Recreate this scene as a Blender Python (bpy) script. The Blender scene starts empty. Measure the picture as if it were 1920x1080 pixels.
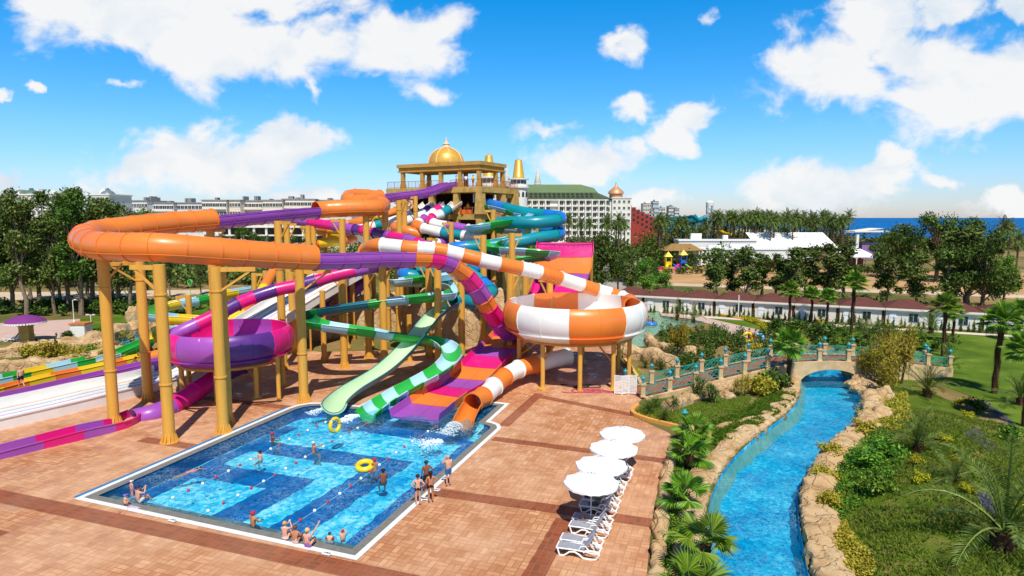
import bpy, math, random
from mathutils import Vector, Matrix, noise
from mathutils.geometry import tessellate_polygon
R = random.Random(7)
SC = bpy.context.scene
COL = SC.collection
V = Vector
PI = math.pi
# ------------------------------------------------------------------ camera geometry (metres, camera 15 m up)
F, H = 1200.0, 15.0
PT = math.atan(132.0 / F)
CP, SP = math.cos(PT), math.sin(PT)
def ray(u, v):
    b = (540 - v) / F
    return V(((u - 960) / F, CP + b * SP, -SP + b * CP))
def G(u, v, z=0.0):                       # where the sight line to a spot of the photo meets height z
    d = ray(u, v)
    return V((0, 0, H)) + d * ((z - H) / d.z)
def D(u, v, Y):                           # the same at a distance Y along the ground
    d = ray(u, v)
    return V((0, 0, H)) + d * (Y / d.y)
cam_d = bpy.data.cameras.new("camera")
cam_d.sensor_width = 36
cam_d.lens = F / 1920 * 36
cam_d.clip_start = 0.5
cam_d.clip_end = 60000
cam = bpy.data.objects.new("camera", cam_d)
COL.objects.link(cam)
cam.location = (0, 0, H)
cam.rotation_euler = (PI / 2 - PT, 0, 0)
SC.camera = cam
SC.view_settings.view_transform = 'Standard'
SC.view_settings.look = 'None'
SC.view_settings.exposure = 0
SC.view_settings.gamma = 1
SC.cycles.max_bounces = 6
SC.cycles.transparent_max_bounces = 12
SC.cycles.caustics_reflective = False
SC.cycles.caustics_refractive = False
# ------------------------------------------------------------------ materials
def srgb(h):
    h = h.lstrip('#')
    o = []
    for i in (0, 2, 4):
        c = int(h[i:i + 2], 16) / 255
        o.append(c / 12.92 if c <= 0.04045 else ((c + 0.055) / 1.055) ** 2.4)
    return (o[0], o[1], o[2], 1)
class NT:
    def __init__(s, name):
        s.m = bpy.data.materials.new(name)
        s.m.use_nodes = True
        s.t = s.m.node_tree
        s.t.nodes.clear()
        s.out = s.n('ShaderNodeOutputMaterial')
    def n(s, typ, **kw):
        nd = s.t.nodes.new(typ)
        for k, v in kw.items():
            if k.startswith('i_'):
                nd.inputs[k[2:].replace('_', ' ')].default_value = v
            elif k.startswith('x_'):
                nd.inputs[int(k[2:])].default_value = v
            else:
                setattr(nd, k, v)
        return nd
    def l(s, a, b):
        s.t.links.new(a, b)
    def coord(s, scale=1.0, kind='Object'):
        tc = s.n('ShaderNodeTexCoord')
        mp = s.n('ShaderNodeMapping')
        mp.inputs['Scale'].default_value = (scale,) * 3 if not hasattr(scale, '__len__') else scale
        s.l(tc.outputs[kind], mp.inputs['Vector'])
        return mp.outputs['Vector']
    def noise(s, vec, scale, detail=3, rough=0.55):
        nz = s.n('ShaderNodeTexNoise', i_Scale=scale, i_Detail=detail, i_Roughness=rough)
        s.l(vec, nz.inputs['Vector'])
        return nz.outputs['Fac']
    def ramp(s, fac, stops, interp='LINEAR'):
        r = s.n('ShaderNodeValToRGB')
        r.color_ramp.interpolation = interp
        el = r.color_ramp.elements
        while len(el) < len(stops):
            el.new(0.5)
        for e, (p, c) in zip(el, stops):
            e.position = p
            e.color = c
        s.l(fac, r.inputs['Fac'])
        return r.outputs['Color']
    def mix(s, fac, a, b, blend='MIX'):
        m = s.n('ShaderNodeMix', data_type='RGBA', blend_type=blend)
        for sock, val in ((m.inputs[0], fac), (m.inputs[6], a), (m.inputs[7], b)):
            if isinstance(val, (int, float, tuple)):
                sock.default_value = val
            else:
                s.l(val, sock)
        return m.outputs[2]
    def math(s, op, a, b=0.0, c=None):
        m = s.n('ShaderNodeMath', operation=op)
        for i, val in enumerate((a, b) if c is None else (a, b, c)):
            if isinstance(val, (int, float)):
                m.inputs[i].default_value = val
            else:
                s.l(val, m.inputs[i])
        return m.outputs[0]
    def bump(s, h, strength=0.3, dist=0.05):
        b = s.n('ShaderNodeBump', i_Strength=strength, i_Distance=dist)
        s.l(h, b.inputs['Height'])
        return b.outputs['Normal']
    def bsdf(s, color, rough=0.5, spec=0.5, normal=None, metal=0.0, coat=0.0):
        p = s.n('ShaderNodeBsdfPrincipled', i_Roughness=rough if isinstance(rough, (int, float)) else 0.5, i_Metallic=metal)
        p.inputs['Specular IOR Level'].default_value = spec
        p.inputs['Coat Weight'].default_value = coat
        p.inputs['Coat Roughness'].default_value = 0.12
        if isinstance(color, tuple):
            p.inputs['Base Color'].default_value = color
        else:
            s.l(color, p.inputs['Base Color'])
        if not isinstance(rough, (int, float)):
            s.l(rough, p.inputs['Roughness'])
        if normal is not None:
            s.l(normal, p.inputs['Normal'])
        return p
    def fin(s, shader):
        s.l(shader.outputs[0] if hasattr(shader, 'outputs') else shader, s.out.inputs['Surface'])
        return s.m
def sc4(c, k):
    return (c[0] * k, c[1] * k, c[2] * k, 1)
_MC = {}
def plain(hexc, rough=0.5, var=0.12, scale=1.5, spec=0.4, metal=0.0, coat=0.0, bump=0.0, name=None):
    """one colour with worn patches and a slightly uneven gloss"""
    key = (hexc, rough, var, scale, spec, metal, coat, bump)
    if key in _MC:
        return _MC[key]
    t = NT(name or 'surface_' + hexc.strip('#'))
    c = srgb(hexc)
    vec = t.coord(1.0)
    nz = t.noise(vec, scale, 5, 0.6)
    col = t.ramp(nz, [(0.3, sc4(c, 1 - var)), (0.7, sc4(c, 1 + var * 0.6))])
    rg = t.math('MULTIPLY_ADD', nz, 0.25, max(0.02, rough - 0.12))
    nm = t.bump(t.noise(vec, scale * 12, 3), bump, 0.03) if bump else None
    _MC[key] = t.fin(t.bsdf(col, rg, spec, nm, metal, coat))
    return _MC[key]
def plastic(hexc):
    key = ('p', hexc)
    if key in _MC:
        return _MC[key]
    t = NT('fibreglass_' + hexc.strip('#'))
    c = srgb(hexc)
    vec = t.coord(1.0)
    a = t.noise(vec, 0.25, 5, 0.6)
    st = t.noise(vec, 0.9, 6, 0.7)       # sun fading, dust and dried splashes in patches
    col = t.ramp(a, [(0.25, sc4(c, 0.8)), (0.75, sc4(c, 1.06))])
    chalk = t.math('MULTIPLY', t.math('SUBTRACT', st, 0.6), 0.6)
    chalk.node.use_clamp = True
    col = t.mix(chalk, col, (0.55, 0.52, 0.5, 1))
    rg = t.math('MULTIPLY_ADD', st, 0.4, 0.16)
    _MC[key] = t.fin(t.bsdf(col, rg, 0.45, None, 0, 0.12))
    return _MC[key]
# ------------------------------------------------------------------ mesh builder
class MB:
    def __init__(s):
        s.v, s.f, s.m, s.s = [], [], [], []
    def add(s, vs, fs, mi=0, smooth=False):
        o = len(s.v)
        s.v.extend([tuple(p) for p in vs])
        for f in fs:
            s.f.append(tuple(i + o for i in f))
            s.m.append(mi)
            s.s.append(smooth)
    def box(s, c, sz, rz=0.0, mi=0, mat=None):
        hx, hy, hz = sz[0] / 2, sz[1] / 2, sz[2] / 2
        M = mat or Matrix.Rotation(rz, 3, 'Z')
        vs = [V(c) + M @ V((x * hx, y * hy, z * hz)) for z in (-1, 1) for y in (-1, 1) for x in (-1, 1)]
        s.add(vs, [(0, 2, 3, 1), (4, 5, 7, 6), (0, 1, 5, 4), (2, 6, 7, 3), (0, 4, 6, 2), (1, 3, 7, 5)], mi)
    def bar(s, a, b, w, h=None, mi=0):
        a, b = V(a), V(b)
        d = b - a
        L = d.length
        if L < 1e-5:
            return
        z = d.normalized()
        up = V((0, 0, 1)) if abs(z.z) < 0.95 else V((0, 1, 0))
        x = up.cross(z).normalized()
        y = z.cross(x)
        M = Matrix((x, y, z)).transposed()
        s.box((a + b) / 2, (w, h or w, L), 0, mi, M)
    def tube(s, pts, r, n=8, caps=True, mi=0, smooth=True):
        pts = [V(p) for p in pts]
        rs = r if hasattr(r, '__len__') else [r] * len(pts)
        T = [((pts[min(i + 1, len(pts) - 1)] - pts[max(i - 1, 0)]).normalized()) for i in range(len(pts))]
        ref = V((0, 0, 1)) if abs(T[0].z) < 0.9 else V((1, 0, 0))
        x = T[0].cross(ref).normalized()
        vs = []
        for p, t, rr in zip(pts, T, rs):
            x = (x - t * x.dot(t)).normalized()
            y = t.cross(x)
            for k in range(n):
                a = 2 * PI * k / n
                vs.append(p + (x * math.cos(a) + y * math.sin(a)) * rr)
        fs = []
        for i in range(len(pts) - 1):
            for k in range(n):
                k2 = (k + 1) % n
                fs.append((i * n + k, i * n + k2, (i + 1) * n + k2, (i + 1) * n + k))
        s.add(vs, fs, mi, smooth)
        if caps:
            s.add(vs[:n], [tuple(range(n))[::-1]], mi)
            s.add(vs[-n:], [tuple(range(n))], mi)
    def lathe(s, prof, c=(0, 0, 0), n=16, mi=0, smooth=True, a0=0.0, a1=2 * PI):
        full = abs(a1 - a0 - 2 * PI) < 1e-6
        m = n if full else n + 1
        vs = []
        for (r, z) in prof:
            for k in range(m):
                a = a0 + (a1 - a0) * k / n
                vs.append((c[0] + r * math.cos(a), c[1] + r * math.sin(a), c[2] + z))
        fs = []
        for i in range(len(prof) - 1):
            for k in range(n):
                k2 = (k + 1) % m
                fs.append((i * m + k, i * m + k2, (i + 1) * m + k2, (i + 1) * m + k))
        s.add(vs, fs, mi, smooth)
    def prism(s, poly, z0, z1, mi=0, top=True, bottom=True):
        n = len(poly)
        vs = [(p[0], p[1], z0) for p in poly] + [(p[0], p[1], z1) for p in poly]
        fs = [(i, (i + 1) % n, n + (i + 1) % n, n + i) for i in range(n)]
        s.add(vs, fs, mi)
        tri = tessellate_polygon([[V((p[0], p[1], 0)) for p in poly]])
        if top:
            s.add([(p[0], p[1], z1) for p in poly], tri, mi)
        if bottom:
            s.add([(p[0], p[1], z0) for p in poly], [t[::-1] for t in tri], mi)
    def sheet(s, outer, holes=(), z=0.0, mi=0):
        loops = [[V((p[0], p[1], 0)) for p in outer]] + [[V((p[0], p[1], 0)) for p in h] for h in holes]
        flat = [p for l in loops for p in l]
        tri = tessellate_polygon(loops)
        fs = []
        for t in tri:
            a, b, c = (flat[i] for i in t)
            if (b - a).cross(c - a).z < 0:
                t = (t[0], t[2], t[1])
            fs.append(tuple(t))
        s.add([(p.x, p.y, z) for p in flat], fs, mi)
    def ball(s, c, r, n=10, m=7, mi=0, sq=(1, 1, 1)):
        prof = [(math.sin(PI * i / m), -math.cos(PI * i / m)) for i in range(m + 1)]
        vs = []
        for (rr, zz) in prof:
            for k in range(n):
                a = 2 * PI * k / n
                vs.append((c[0] + r * sq[0] * rr * math.cos(a), c[1] + r * sq[1] * rr * math.sin(a), c[2] + r * sq[2] * zz))
        fs = [(i * n + k, i * n + (k + 1) % n, (i + 1) * n + (k + 1) % n, (i + 1) * n + k) for i in range(m) for k in range(n)]
        s.add(vs, fs, mi, True)
    def mesh(s, name, mats):
        me = bpy.data.meshes.new(name)
        me.from_pydata(s.v, [], s.f)
        for m in (mats if isinstance(mats, (list, tuple)) else [mats]):
            me.materials.append(m)
        me.polygons.foreach_set('material_index', s.m)
        me.polygons.foreach_set('use_smooth', s.s)
        me.validate()
        me.update()
        if any(s.s):
            me.set_sharp_from_angle(angle=math.radians(42))
        return me
    def build(s, name, mats, parent=None, loc=None, **props):
        return link(name, s.mesh(name, mats), parent, loc, **props)
def link(name, me, parent=None, loc=None, **props):
    o = bpy.data.objects.new(name, me)
    COL.objects.link(o)
    if parent is not None:
        o.parent = parent
    if loc is not None:
        o.location = loc
    for k, v in props.items():
        o[k] = v
    return o
def thing(name, label, cat, loc=(0, 0, 0), rz=0.0, group=None):
    o = bpy.data.objects.new(name, None)
    COL.objects.link(o)
    o.empty_display_size = 0.3
    o.location = loc
    o.rotation_euler = (0, 0, rz)
    o['label'] = label
    o['category'] = cat
    if group:
        o['group'] = group
    return o
def tag(o, label, cat, group=None):
    o['label'] = label
    o['category'] = cat
    if group:
        o['group'] = group
    return o
def dup(src, loc, rz=0.0, scale=1.0, label=None, group=None):
    r = src.copy()
    COL.objects.link(r)
    r.location = loc
    r.rotation_euler = (0, 0, rz)
    r.scale = (scale,) * 3 if not hasattr(scale, '__len__') else scale
    if label:
        r['label'] = label
    if group:
        r['group'] = group
    for ch in list(src.children):
        c = ch.copy()
        COL.objects.link(c)
        c.parent = r
        for g in list(ch.children):
            d = g.copy()
            COL.objects.link(d)
            d.parent = c
    return r
def struct(o):
    o['kind'] = 'structure'
    return o
def stuff(o, label, cat):
    o['kind'] = 'stuff'
    return tag(o, label, cat)
ORD = ['first', 'second', 'third', 'fourth', 'fifth', 'sixth', 'seventh', 'eighth', 'ninth', 'tenth', 'eleventh', 'twelfth',
       'thirteenth', 'fourteenth', 'fifteenth', 'sixteenth', 'seventeenth', 'eighteenth', 'nineteenth', 'twentieth']
def ordn(i):
    if i < 20:
        return ORD[i]
    t = ['', '', 'twenty', 'thirty', 'forty', 'fifty', 'sixty', 'seventy', 'eighty', 'ninety'][(i + 1) // 10]
    k = (i + 1) % 10
    return t[:-1] + 'ieth' if k == 0 else t + '-' + ORD[k - 1]
# ------------------------------------------------------------------ sun and sky
EL = math.radians(57)
sv = V((0.17 * math.cos(EL), -0.985 * math.cos(EL), math.sin(EL))).normalized()
sun_d = bpy.data.lights.new("sun", 'SUN')
sun_d.energy = 5.0
sun_d.angle = math.radians(0.53)
sun_d.color = (1.0, 0.95, 0.86)
sun = bpy.data.objects.new("sun", sun_d)
COL.objects.link(sun)
sun.rotation_euler = sv.to_track_quat('Z', 'Y').to_euler()
sun.location = (0, -30, 60)
W = bpy.data.worlds.new("World")
SC.world = W
W.use_nodes = True
class WT(NT):
    def __init__(s):
        s.t = W.node_tree
        s.t.nodes.clear()
        s.out = s.n('ShaderNodeOutputWorld')
w = WT()
sky = w.n('ShaderNodeTexSky', sky_type='NISHITA', sun_disc=False, sun_elevation=EL, sun_rotation=math.atan2(sv.x, sv.y))
sky.air_density = 1.0
sky.dust_density = 0.3
sky.ozone_density = 2.5
tc = w.n('ShaderNodeTexCoord')
sep = w.n('ShaderNodeSeparateXYZ')
w.l(tc.outputs['Generated'], sep.inputs[0])
ay = w.math('MAXIMUM', w.math('ABSOLUTE', sep.outputs['Y']), 0.08)
comb = w.n('ShaderNodeCombineXYZ')
w.l(w.math('DIVIDE', sep.outputs['X'], ay), comb.inputs[0])
w.l(w.math('DIVIDE', sep.outputs['Z'], ay), comb.inputs[1])
pv0 = comb.outputs[0]
def warp(vec, sc, amp):
    nz = w.n('ShaderNodeTexNoise', i_Scale=sc, i_Detail=4, i_Roughness=0.6)
    w.l(vec, nz.inputs['Vector'])
    a = w.n('ShaderNodeVectorMath', operation='SUBTRACT')
    w.l(nz.outputs['Color'], a.inputs[0])
    a.inputs[1].default_value = (.5, .5, .5)
    b = w.n('ShaderNodeVectorMath', operation='MULTIPLY_ADD')
    w.l(a.outputs[0], b.inputs[0])
    b.inputs[1].default_value = (amp, amp * .7, 0)
    w.l(vec, b.inputs[2])
    return b.outputs[0]
pv = warp(warp(pv0, 7.0, .13), 24.0, .05)
CL = [(330, 55, 270, 85, 1), (520, 105, 250, 80, 1), (760, 90, 120, 85, 1.0), (430, 5, 330, 60, 1), (160, 12, 120, 40, .9),
      (420, 300, 225, 72, .95), (530, 275, 110, 52, 1), (290, 318, 120, 45, .8), (565, 372, 90, 26, 1), (20, 345, 55, 32, 1),
      (90, 165, 22, 15, .75), (8, 175, 26, 18, .8), (240, 166, 40, 12, .5), (605, 185, 18, 26, .5), (800, 190, 60, 16, .4),
      (1105, 300, 120, 50, 1), (1178, 215, 42, 34, .9), (1285, 222, 55, 40, .9), (1250, 262, 60, 40, .8), (1238, 372, 62, 28, 1),
      (1165, 92, 52, 34, .6), (1030, 250, 70, 16, .5), (1310, 42, 26, 20, .5),
      (1530, 150, 140, 85, 1), (1640, 40, 125, 65, 1), (1700, 110, 160, 95, .85), (1770, 170, 190, 120, 1), (1900, 135, 110, 80, 1),
      (1730, 18, 100, 42, 1), (1870, 24, 60, 24, .8), (1530, 348, 160, 62, .95), (1650, 320, 70, 40, 1), (1890, 388, 100, 30, 1), (1745, 350, 50, 20, .6)]
cur = None
for (u, v, a, b, k) in CL:
    s1 = w.n('ShaderNodeVectorMath', operation='SUBTRACT')
    w.l(pv, s1.inputs[0])
    s1.inputs[1].default_value = ((u - 960) / F, (408 - v) / F, 0)
    s2 = w.n('ShaderNodeVectorMath', operation='MULTIPLY')
    w.l(s1.outputs[0], s2.inputs[0])
    s2.inputs[1].default_value = (F / a, F / b, 0)
    s3 = w.n('ShaderNodeVectorMath', operation='LENGTH')
    w.l(s2.outputs[0], s3.inputs[0])
    e = w.math('MULTIPLY', w.math('SUBTRACT', 1.0, s3.outputs['Value']), k)
    cur = e if cur is None else w.math('SMOOTH_MAX', cur, e, 0.12)
mp = w.n('ShaderNodeMapping')
mp.inputs['Scale'].default_value = (1, 1.5, 1)
w.l(pv0, mp.inputs['Vector'])
n1 = w.n('ShaderNodeTexNoise', i_Scale=9.0, i_Detail=8, i_Roughness=0.56, i_Distortion=0.35)
w.l(mp.outputs[0], n1.inputs['Vector'])
n2 = w.n('ShaderNodeTexNoise', i_Scale=3.0, i_Detail=5, i_Roughness=0.5)
w.l(mp.outputs[0], n2.inputs['Vector'])
dn = w.math('ADD', w.math('MULTIPLY', cur, 0.8), w.math('MULTIPLY', w.math('SUBTRACT', n1.outputs['Fac'], 0.5), 1.5))
mr = w.n('ShaderNodeMapRange', interpolation_type='SMOOTHSTEP')
w.l(dn, mr.inputs['Value'])
mr.inputs['From Min'].default_value = -0.03
mr.inputs['From Max'].default_value = 0.36
den = w.math('MULTIPLY', mr.outputs[0], 0.97)
shade = w.math('MULTIPLY_ADD', w.math('SUBTRACT', n1.outputs['Fac'], n2.outputs['Fac']), 1.3, 0.62)
ccol = w.ramp(shade, [(0.2, (0.66, 0.80, 0.93, 1)), (0.66, (1.0, 1.0, 1.0, 1))])
cm = w.n('ShaderNodeVectorMath', operation='SCALE')
w.l(ccol, cm.inputs[0])
cm.inputs['Scale'].default_value = 9.4
hs = w.n('ShaderNodeHueSaturation', i_Saturation=1.28, i_Value=1.0)
w.l(sky.outputs[0], hs.inputs['Color'])
elv = w.n('ShaderNodeMapRange')
w.l(sep.outputs['Z'], elv.inputs['Value'])
elv.inputs['From Max'].default_value = 1.0
tint = w.ramp(elv.outputs[0], [(0.0, (1.03, 1.05, 1.5, 1)), (0.12, (0.85, 1.33, 1.7, 1)), (0.33, (0.05, 1.42, 1.85, 1)), (0.48, (.25, .62, .75, 1)), (1.0, (.32, .5, .55, 1))])
skyc = w.mix(1.0, hs.outputs[0], tint, 'MULTIPLY')
fc = w.mix(den, skyc, cm.outputs[0])
bg = w.n('ShaderNodeBackground', i_Strength=0.1)
w.l(fc, bg.inputs['Color'])
w.l(bg.outputs[0], w.out.inputs['Surface'])
# ================================================================== SETTING: ground, deck, pool, river
PA = G(664, 1040)
PE = (G(930, 804) - PA).normalized()           # along the pool
PN = V((-PE.y, PE.x, 0))                       # across the pool, to the left
def ST(s, t, z=0.0):
    p = PA + PN * s + PE * t
    return V((p.x, p.y, z))
POOLA = math.atan2(PE.y, PE.x)
def chaikin(pts, it=2, closed=False):
    pts = [V(p) for p in pts]
    for _ in range(it):
        out = [] if closed else [pts[0]]
        n = len(pts)
        for i in range(n if closed else n - 1):
            a, b = pts[i], pts[(i + 1) % n]
            out += [a * .75 + b * .25, a * .25 + b * .75]
        if not closed:
            out.append(pts[-1])
        pts = out
    return pts
pool_st = [(0, 0), (16.9, 0.4), (16.9, 17.4), (16.75, 18.2), (16.3, 18.85), (15.5, 19.2), (11.9, 19.4), (11.9, 23.9), (1.5, 23.9), (1.35, 19.2),
           (0.85, 19.1), (0.35, 18.8), (0.05, 18.2)]
pool_poly = [ST(*p) for p in pool_st]
def offset_poly(poly, d):                       # outward for a clockwise/ccw loop, by signed area
    n = len(poly)
    A = sum(poly[i].x * poly[(i + 1) % n].y - poly[(i + 1) % n].x * poly[i].y for i in range(n))
    sg = 1 if A > 0 else -1
    out = []
    for i in range(n):
        a, b, c = poly[i - 1], poly[i], poly[(i + 1) % n]
        n1 = V(((b - a).y, -(b - a).x, 0)).normalized() * sg
        n2 = V(((c - b).y, -(c - b).x, 0)).normalized() * sg
        m = (n1 + n2).normalized()
        out.append(b + m * (d / max(0.4, m.dot(n1))))
    return out
# river outline (photo edges at water level), from the bridge down to beyond the frame
WZ = -0.25
rl = [(1512, 690), (1500, 712), (1503, 742), (1488, 772), (1442, 808), (1400, 840), (1362, 880), (1337, 925), (1326, 970), (1326, 1020), (1318, 1090), (1312, 1200), (1300, 1400)]
rr = [(1578, 690), (1598, 722), (1615, 752), (1616, 778), (1592, 810), (1547, 850), (1512, 890), (1496, 930), (1496, 980), (1507, 1040), (1516, 1090), (1540, 1200), (1580, 1400)]
RL = chaikin([G(u, v, WZ) for u, v in rl], 2)
RR = chaikin([G(u, v, WZ) for u, v in rr], 2)
RL = [V((36, 69, WZ)), V((31.5, 63.5, WZ))] + RL
RR = [V((40, 68, WZ)), V((34.5, 62.6, WZ))] + RR
river_poly = [V((p.x, p.y, 0)) for p in RL + RR[::-1]]
pond_px = [(1172, 642), (1196, 590), (1240, 583), (1280, 587), (1318, 596), (1328, 604), (1290, 613), (1248, 616), (1226, 628), (1216, 644), (1200, 652)]
pond_poly = [V((p.x, p.y, 0)) for p in chaikin([G(u, v) for u, v in pond_px], 1, True)]
lpond_px = [(60, 668), (110, 650), (200, 640), (262, 622), (300, 628), (262, 648), (180, 662), (110, 674)]
lpond_poly = [V((p.x, p.y, 0)) for p in chaikin([G(u, v) for u, v in lpond_px], 1, True)]
# ---- ground
t = NT('dry_earth')
vec = t.coord(1.0)
a = t.noise(vec, 0.045, 6, 0.6)
b = t.noise(vec, 1.3, 5, 0.7)
c1 = t.ramp(a, [(0.36, srgb('#58622e')), (0.47, srgb('#7d7340')), (0.56, srgb('#a5875c')), (0.7, srgb('#b49a72'))])
c2 = t.mix(t.math('MULTIPLY', b, 0.55), c1, srgb('#4d4a26'))
M_EARTH = t.fin(t.bsdf(c2, 0.95, 0.1, t.bump(b, 0.5, 0.2)))
m = MB()
m.sheet([(-1500, -60), (2200, -60), (2200, 700), (-1500, 700)], [pool_poly, river_poly, pond_poly, lpond_poly], -0.012)
struct(m.build('ground', M_EARTH))
# sea to the right beyond the beach
t = NT('sea_water')
vec = t.coord(1.0)
nz = t.noise(t.coord((0.004, 0.02, 1)), 1.0, 4)
col = t.ramp(nz, [(0.35, srgb('#06589c')), (0.65, srgb('#0a6cae'))])
M_SEA = t.fin(t.bsdf(col, 0.75, 0.08, t.bump(t.noise(vec, 0.15, 4), 0.3, 0.5)))
m = MB()
m.sheet([(260, 470), (30000, 470), (30000, 40000), (-3000, 40000), (150, 2500), (330, 760)], (), 0.1)
struct(m.build('sea', M_SEA))
m = MB()
m.sheet([(-30000, 690), (150, 690), (150, 2600), (-2800, 39000), (-30000, 39000)], (), -0.02)
struct(m.build('plain', plain('#7f8a52', 0.95, 0.3, 0.01, 0.1)))
# ---- paved deck, salmon bricks laid basket fashion
def brick_mat(name, c1, c2, mort, sc, sy=0.25, wet=True):
    t = NT(name)
    tcn = t.n('ShaderNodeTexCoord')
    mp = t.n('ShaderNodeMapping')
    mp.inputs['Rotation'].default_value = (0, 0, -POOLA)
    t.l(tcn.outputs['Object'], mp.inputs['Vector'])
    vec = mp.outputs[0]
    bk = []
    for rot in (0, PI / 2):
        m2 = t.n('ShaderNodeMapping')
        m2.inputs['Rotation'].default_value = (0, 0, rot)
        t.l(vec, m2.inputs['Vector'])
        br = t.n('ShaderNodeTexBrick', i_Scale=sc, i_Mortar_Size=0.016, i_Bias=0.0, i_Brick_Width=0.5, i_Row_Height=sy, offset=0.0)
        br.inputs['Color1'].default_value = srgb(c1)
        br.inputs['Color2'].default_value = srgb(c2)
        br.inputs['Mortar'].default_value = srgb(mort)
        t.l(m2.outputs[0], br.inputs['Vector'])
        bk.append(br)
    ck = t.n('ShaderNodeTexChecker', i_Scale=sc * 2.0)
    t.l(vec, ck.inputs['Vector'])
    col = t.mix(ck.outputs['Fac'], bk[0].outputs['Color'], bk[1].outputs['Color'])
    big = t.noise(vec, 0.16, 6, 0.62)
    patch = t.noise(vec, 0.7, 5, 0.65)
    fine = t.noise(vec, 7.0, 3, 0.6)
    # dry, dusty bricks against damp ones: stains with a shape of their own
    col = t.mix(t.math('MULTIPLY', t.ramp(big, [(0.40, (0, 0, 0, 1)), (0.62, (1, 1, 1, 1))]), 0.55 if wet else .12), col, srgb('#e4bc9a'))
    col = t.mix(t.math('MULTIPLY', t.ramp(patch, [(0.42, (0, 0, 0, 1)), (0.7, (1, 1, 1, 1))]), 0.6 if wet else 0.1), col, srgb('#b4733e'))
    col = t.mix(t.math('MULTIPLY', fine, 0.3), col, srgb('#a06c44'))
    rg = t.ramp(patch, [(0.45, (0.8, 0.8, 0.8, 1)), (0.66, (0.16, 0.16, 0.16, 1))]) if wet else 0.7
    hgt = t.mix(ck.outputs['Fac'], bk[0].outputs['Fac'], bk[1].outputs['Fac'])
    return t.fin(t.bsdf(col, rg, 0.3, t.bump(hgt, -0.25, 0.01)))
M_DECK = brick_mat('salmon_paving', '#dca67c', '#b67852', '#8c6044', 0.85)
M_BAND = brick_mat('red_brick_band', '#96492f', '#783822', '#8f5f48', 0.85, 0.25, False)
deck = [ST(60, -14), ST(-9.2, -14), ST(-13.2, -4), ST(-13.0, 6), ST(-13.0, 14), ST(-12.4, 19.5)]
deck += [G(u, v) for u, v in [(1255, 812), (1180, 778), (1200, 752), (1215, 735), (1180, 700), (1150, 672), (1170, 650), (1120, 630), (990, 640), (900, 648), (800, 655), (600, 660), (560, 655), (430, 672), (300, 690), (120, 735), (0, 765), (-200, 810), (-900, 900)]]
m = MB()
m.sheet(deck, [pool_poly], 0.0)
struct(m.build('paved_deck', M_DECK))
def band(pts, w, z=0.004):
    m = MB()
    for a, b in zip(pts, pts[1:]):
        d = (b - a).normalized()
        n = V((-d.y, d.x, 0)) * w / 2
        m.add([(a - n).to_tuple()[:2] + (z,), (b - n).to_tuple()[:2] + (z,), (b + n).to_tuple()[:2] + (z,), (a + n).to_tuple()[:2] + (z,)], [(0, 1, 2, 3)])
    return struct(m.build('brick_band', M_BAND))
band([ST(30, -0.95), ST(-8.6, -1.15)], 1.15)
band([ST(-8.1, -14), ST(-8.1, 6.4)], 0.95, 0.008)
band([ST(-0.45, 7.15), ST(-13, 7.4)], 0.95, 0.012)
band([ST(-0.5, 16.2), ST(-12.6, 15.9)], 0.8)
band([ST(-0.3, 18.9), ST(-0.3, 28)], 0.85)
band([ST(0.1, 27.4), ST(-8.8, 24.6)], 0.8, 0.008)
band([ST(22, 8.3), ST(17.4, 8.3)], 0.9)
band([ST(28, 17.6), ST(17.4, 17.6)], 0.9)
band([ST(17.2, -3.6), ST(17.2, -14)], 0.9, 0.008)
band([ST(30, -8.4), ST(-8.6, -8.4)], 0.9, 0.012)
# ---- pool
PD = -1.1
def mosaic(name, stops, sc=2.6):
    t = NT(name)
    vec = t.coord(1.0)
    d = t.n('ShaderNodeTexNoise', i_Scale=1.2, i_Detail=3)
    t.l(vec, d.inputs['Vector'])
    dv = t.n('ShaderNodeVectorMath', operation='SCALE')
    t.l(d.outputs['Color'], dv.inputs[0])
    dv.inputs['Scale'].default_value = 0.55
    av = t.n('ShaderNodeVectorMath', operation='ADD')
    t.l(vec, av.inputs[0])
    t.l(dv.outputs[0], av.inputs[1])
    vo = t.n('ShaderNodeTexVoronoi', feature='F1', i_Scale=sc * 1.6)
    t.l(av.outputs[0], vo.inputs['Vector'])
    rnd = t.n('ShaderNodeSeparateColor')
    t.l(vo.outputs['Color'], rnd.inputs[0])
    big = t.noise(vec, 0.35, 4, 0.6)
    fac = t.math('ADD', t.math('MULTIPLY', rnd.outputs[0], 0.34), t.math('MULTIPLY', big, 0.86))
    col = t.ramp(fac, stops)
    return t.fin(t.bsdf(col, 0.5, 0.2))
M_TILE = mosaic('pale_blue_mosaic', [(0.34, srgb('#0098d8')), (0.5, srgb('#10bce8')), (0.64, srgb('#5ce0f4')), (0.82, srgb('#ccf8fc'))])
M_NAVY = mosaic('navy_mosaic', [(0.3, srgb('#003c86')), (0.62, srgb('#0258a4')), (0.9, srgb('#147cc0'))])
M_GREY = mosaic('grey_mosaic', [(0.3, srgb('#4d5a5c')), (0.9, srgb('#7d8c8e'))], 5)
M_RIVER = mosaic('river_lining', [(0.36, srgb('#0074ac')), (0.52, srgb('#00a0d0')), (0.68, srgb('#18bce0')), (0.88, srgb('#9ceaf6'))], 3.6)
M_POND = mosaic('pond_lining', [(0.3, srgb('#6f9d8c')), (0.8, srgb('#a9c4a2'))], 2)
def basin(name, poly, depth, mats, top=0.0):
    m = MB()
    n = len(poly)
    vs = [(p.x, p.y, top) for p in poly] + [(p.x, p.y, depth) for p in poly]
    m.add(vs, [((i + 1) % n, i, n + i, n + (i + 1) % n) for i in range(n)], 1)
    m.sheet(poly, (), depth, 0)
    return struct(m.build(name, mats))
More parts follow.
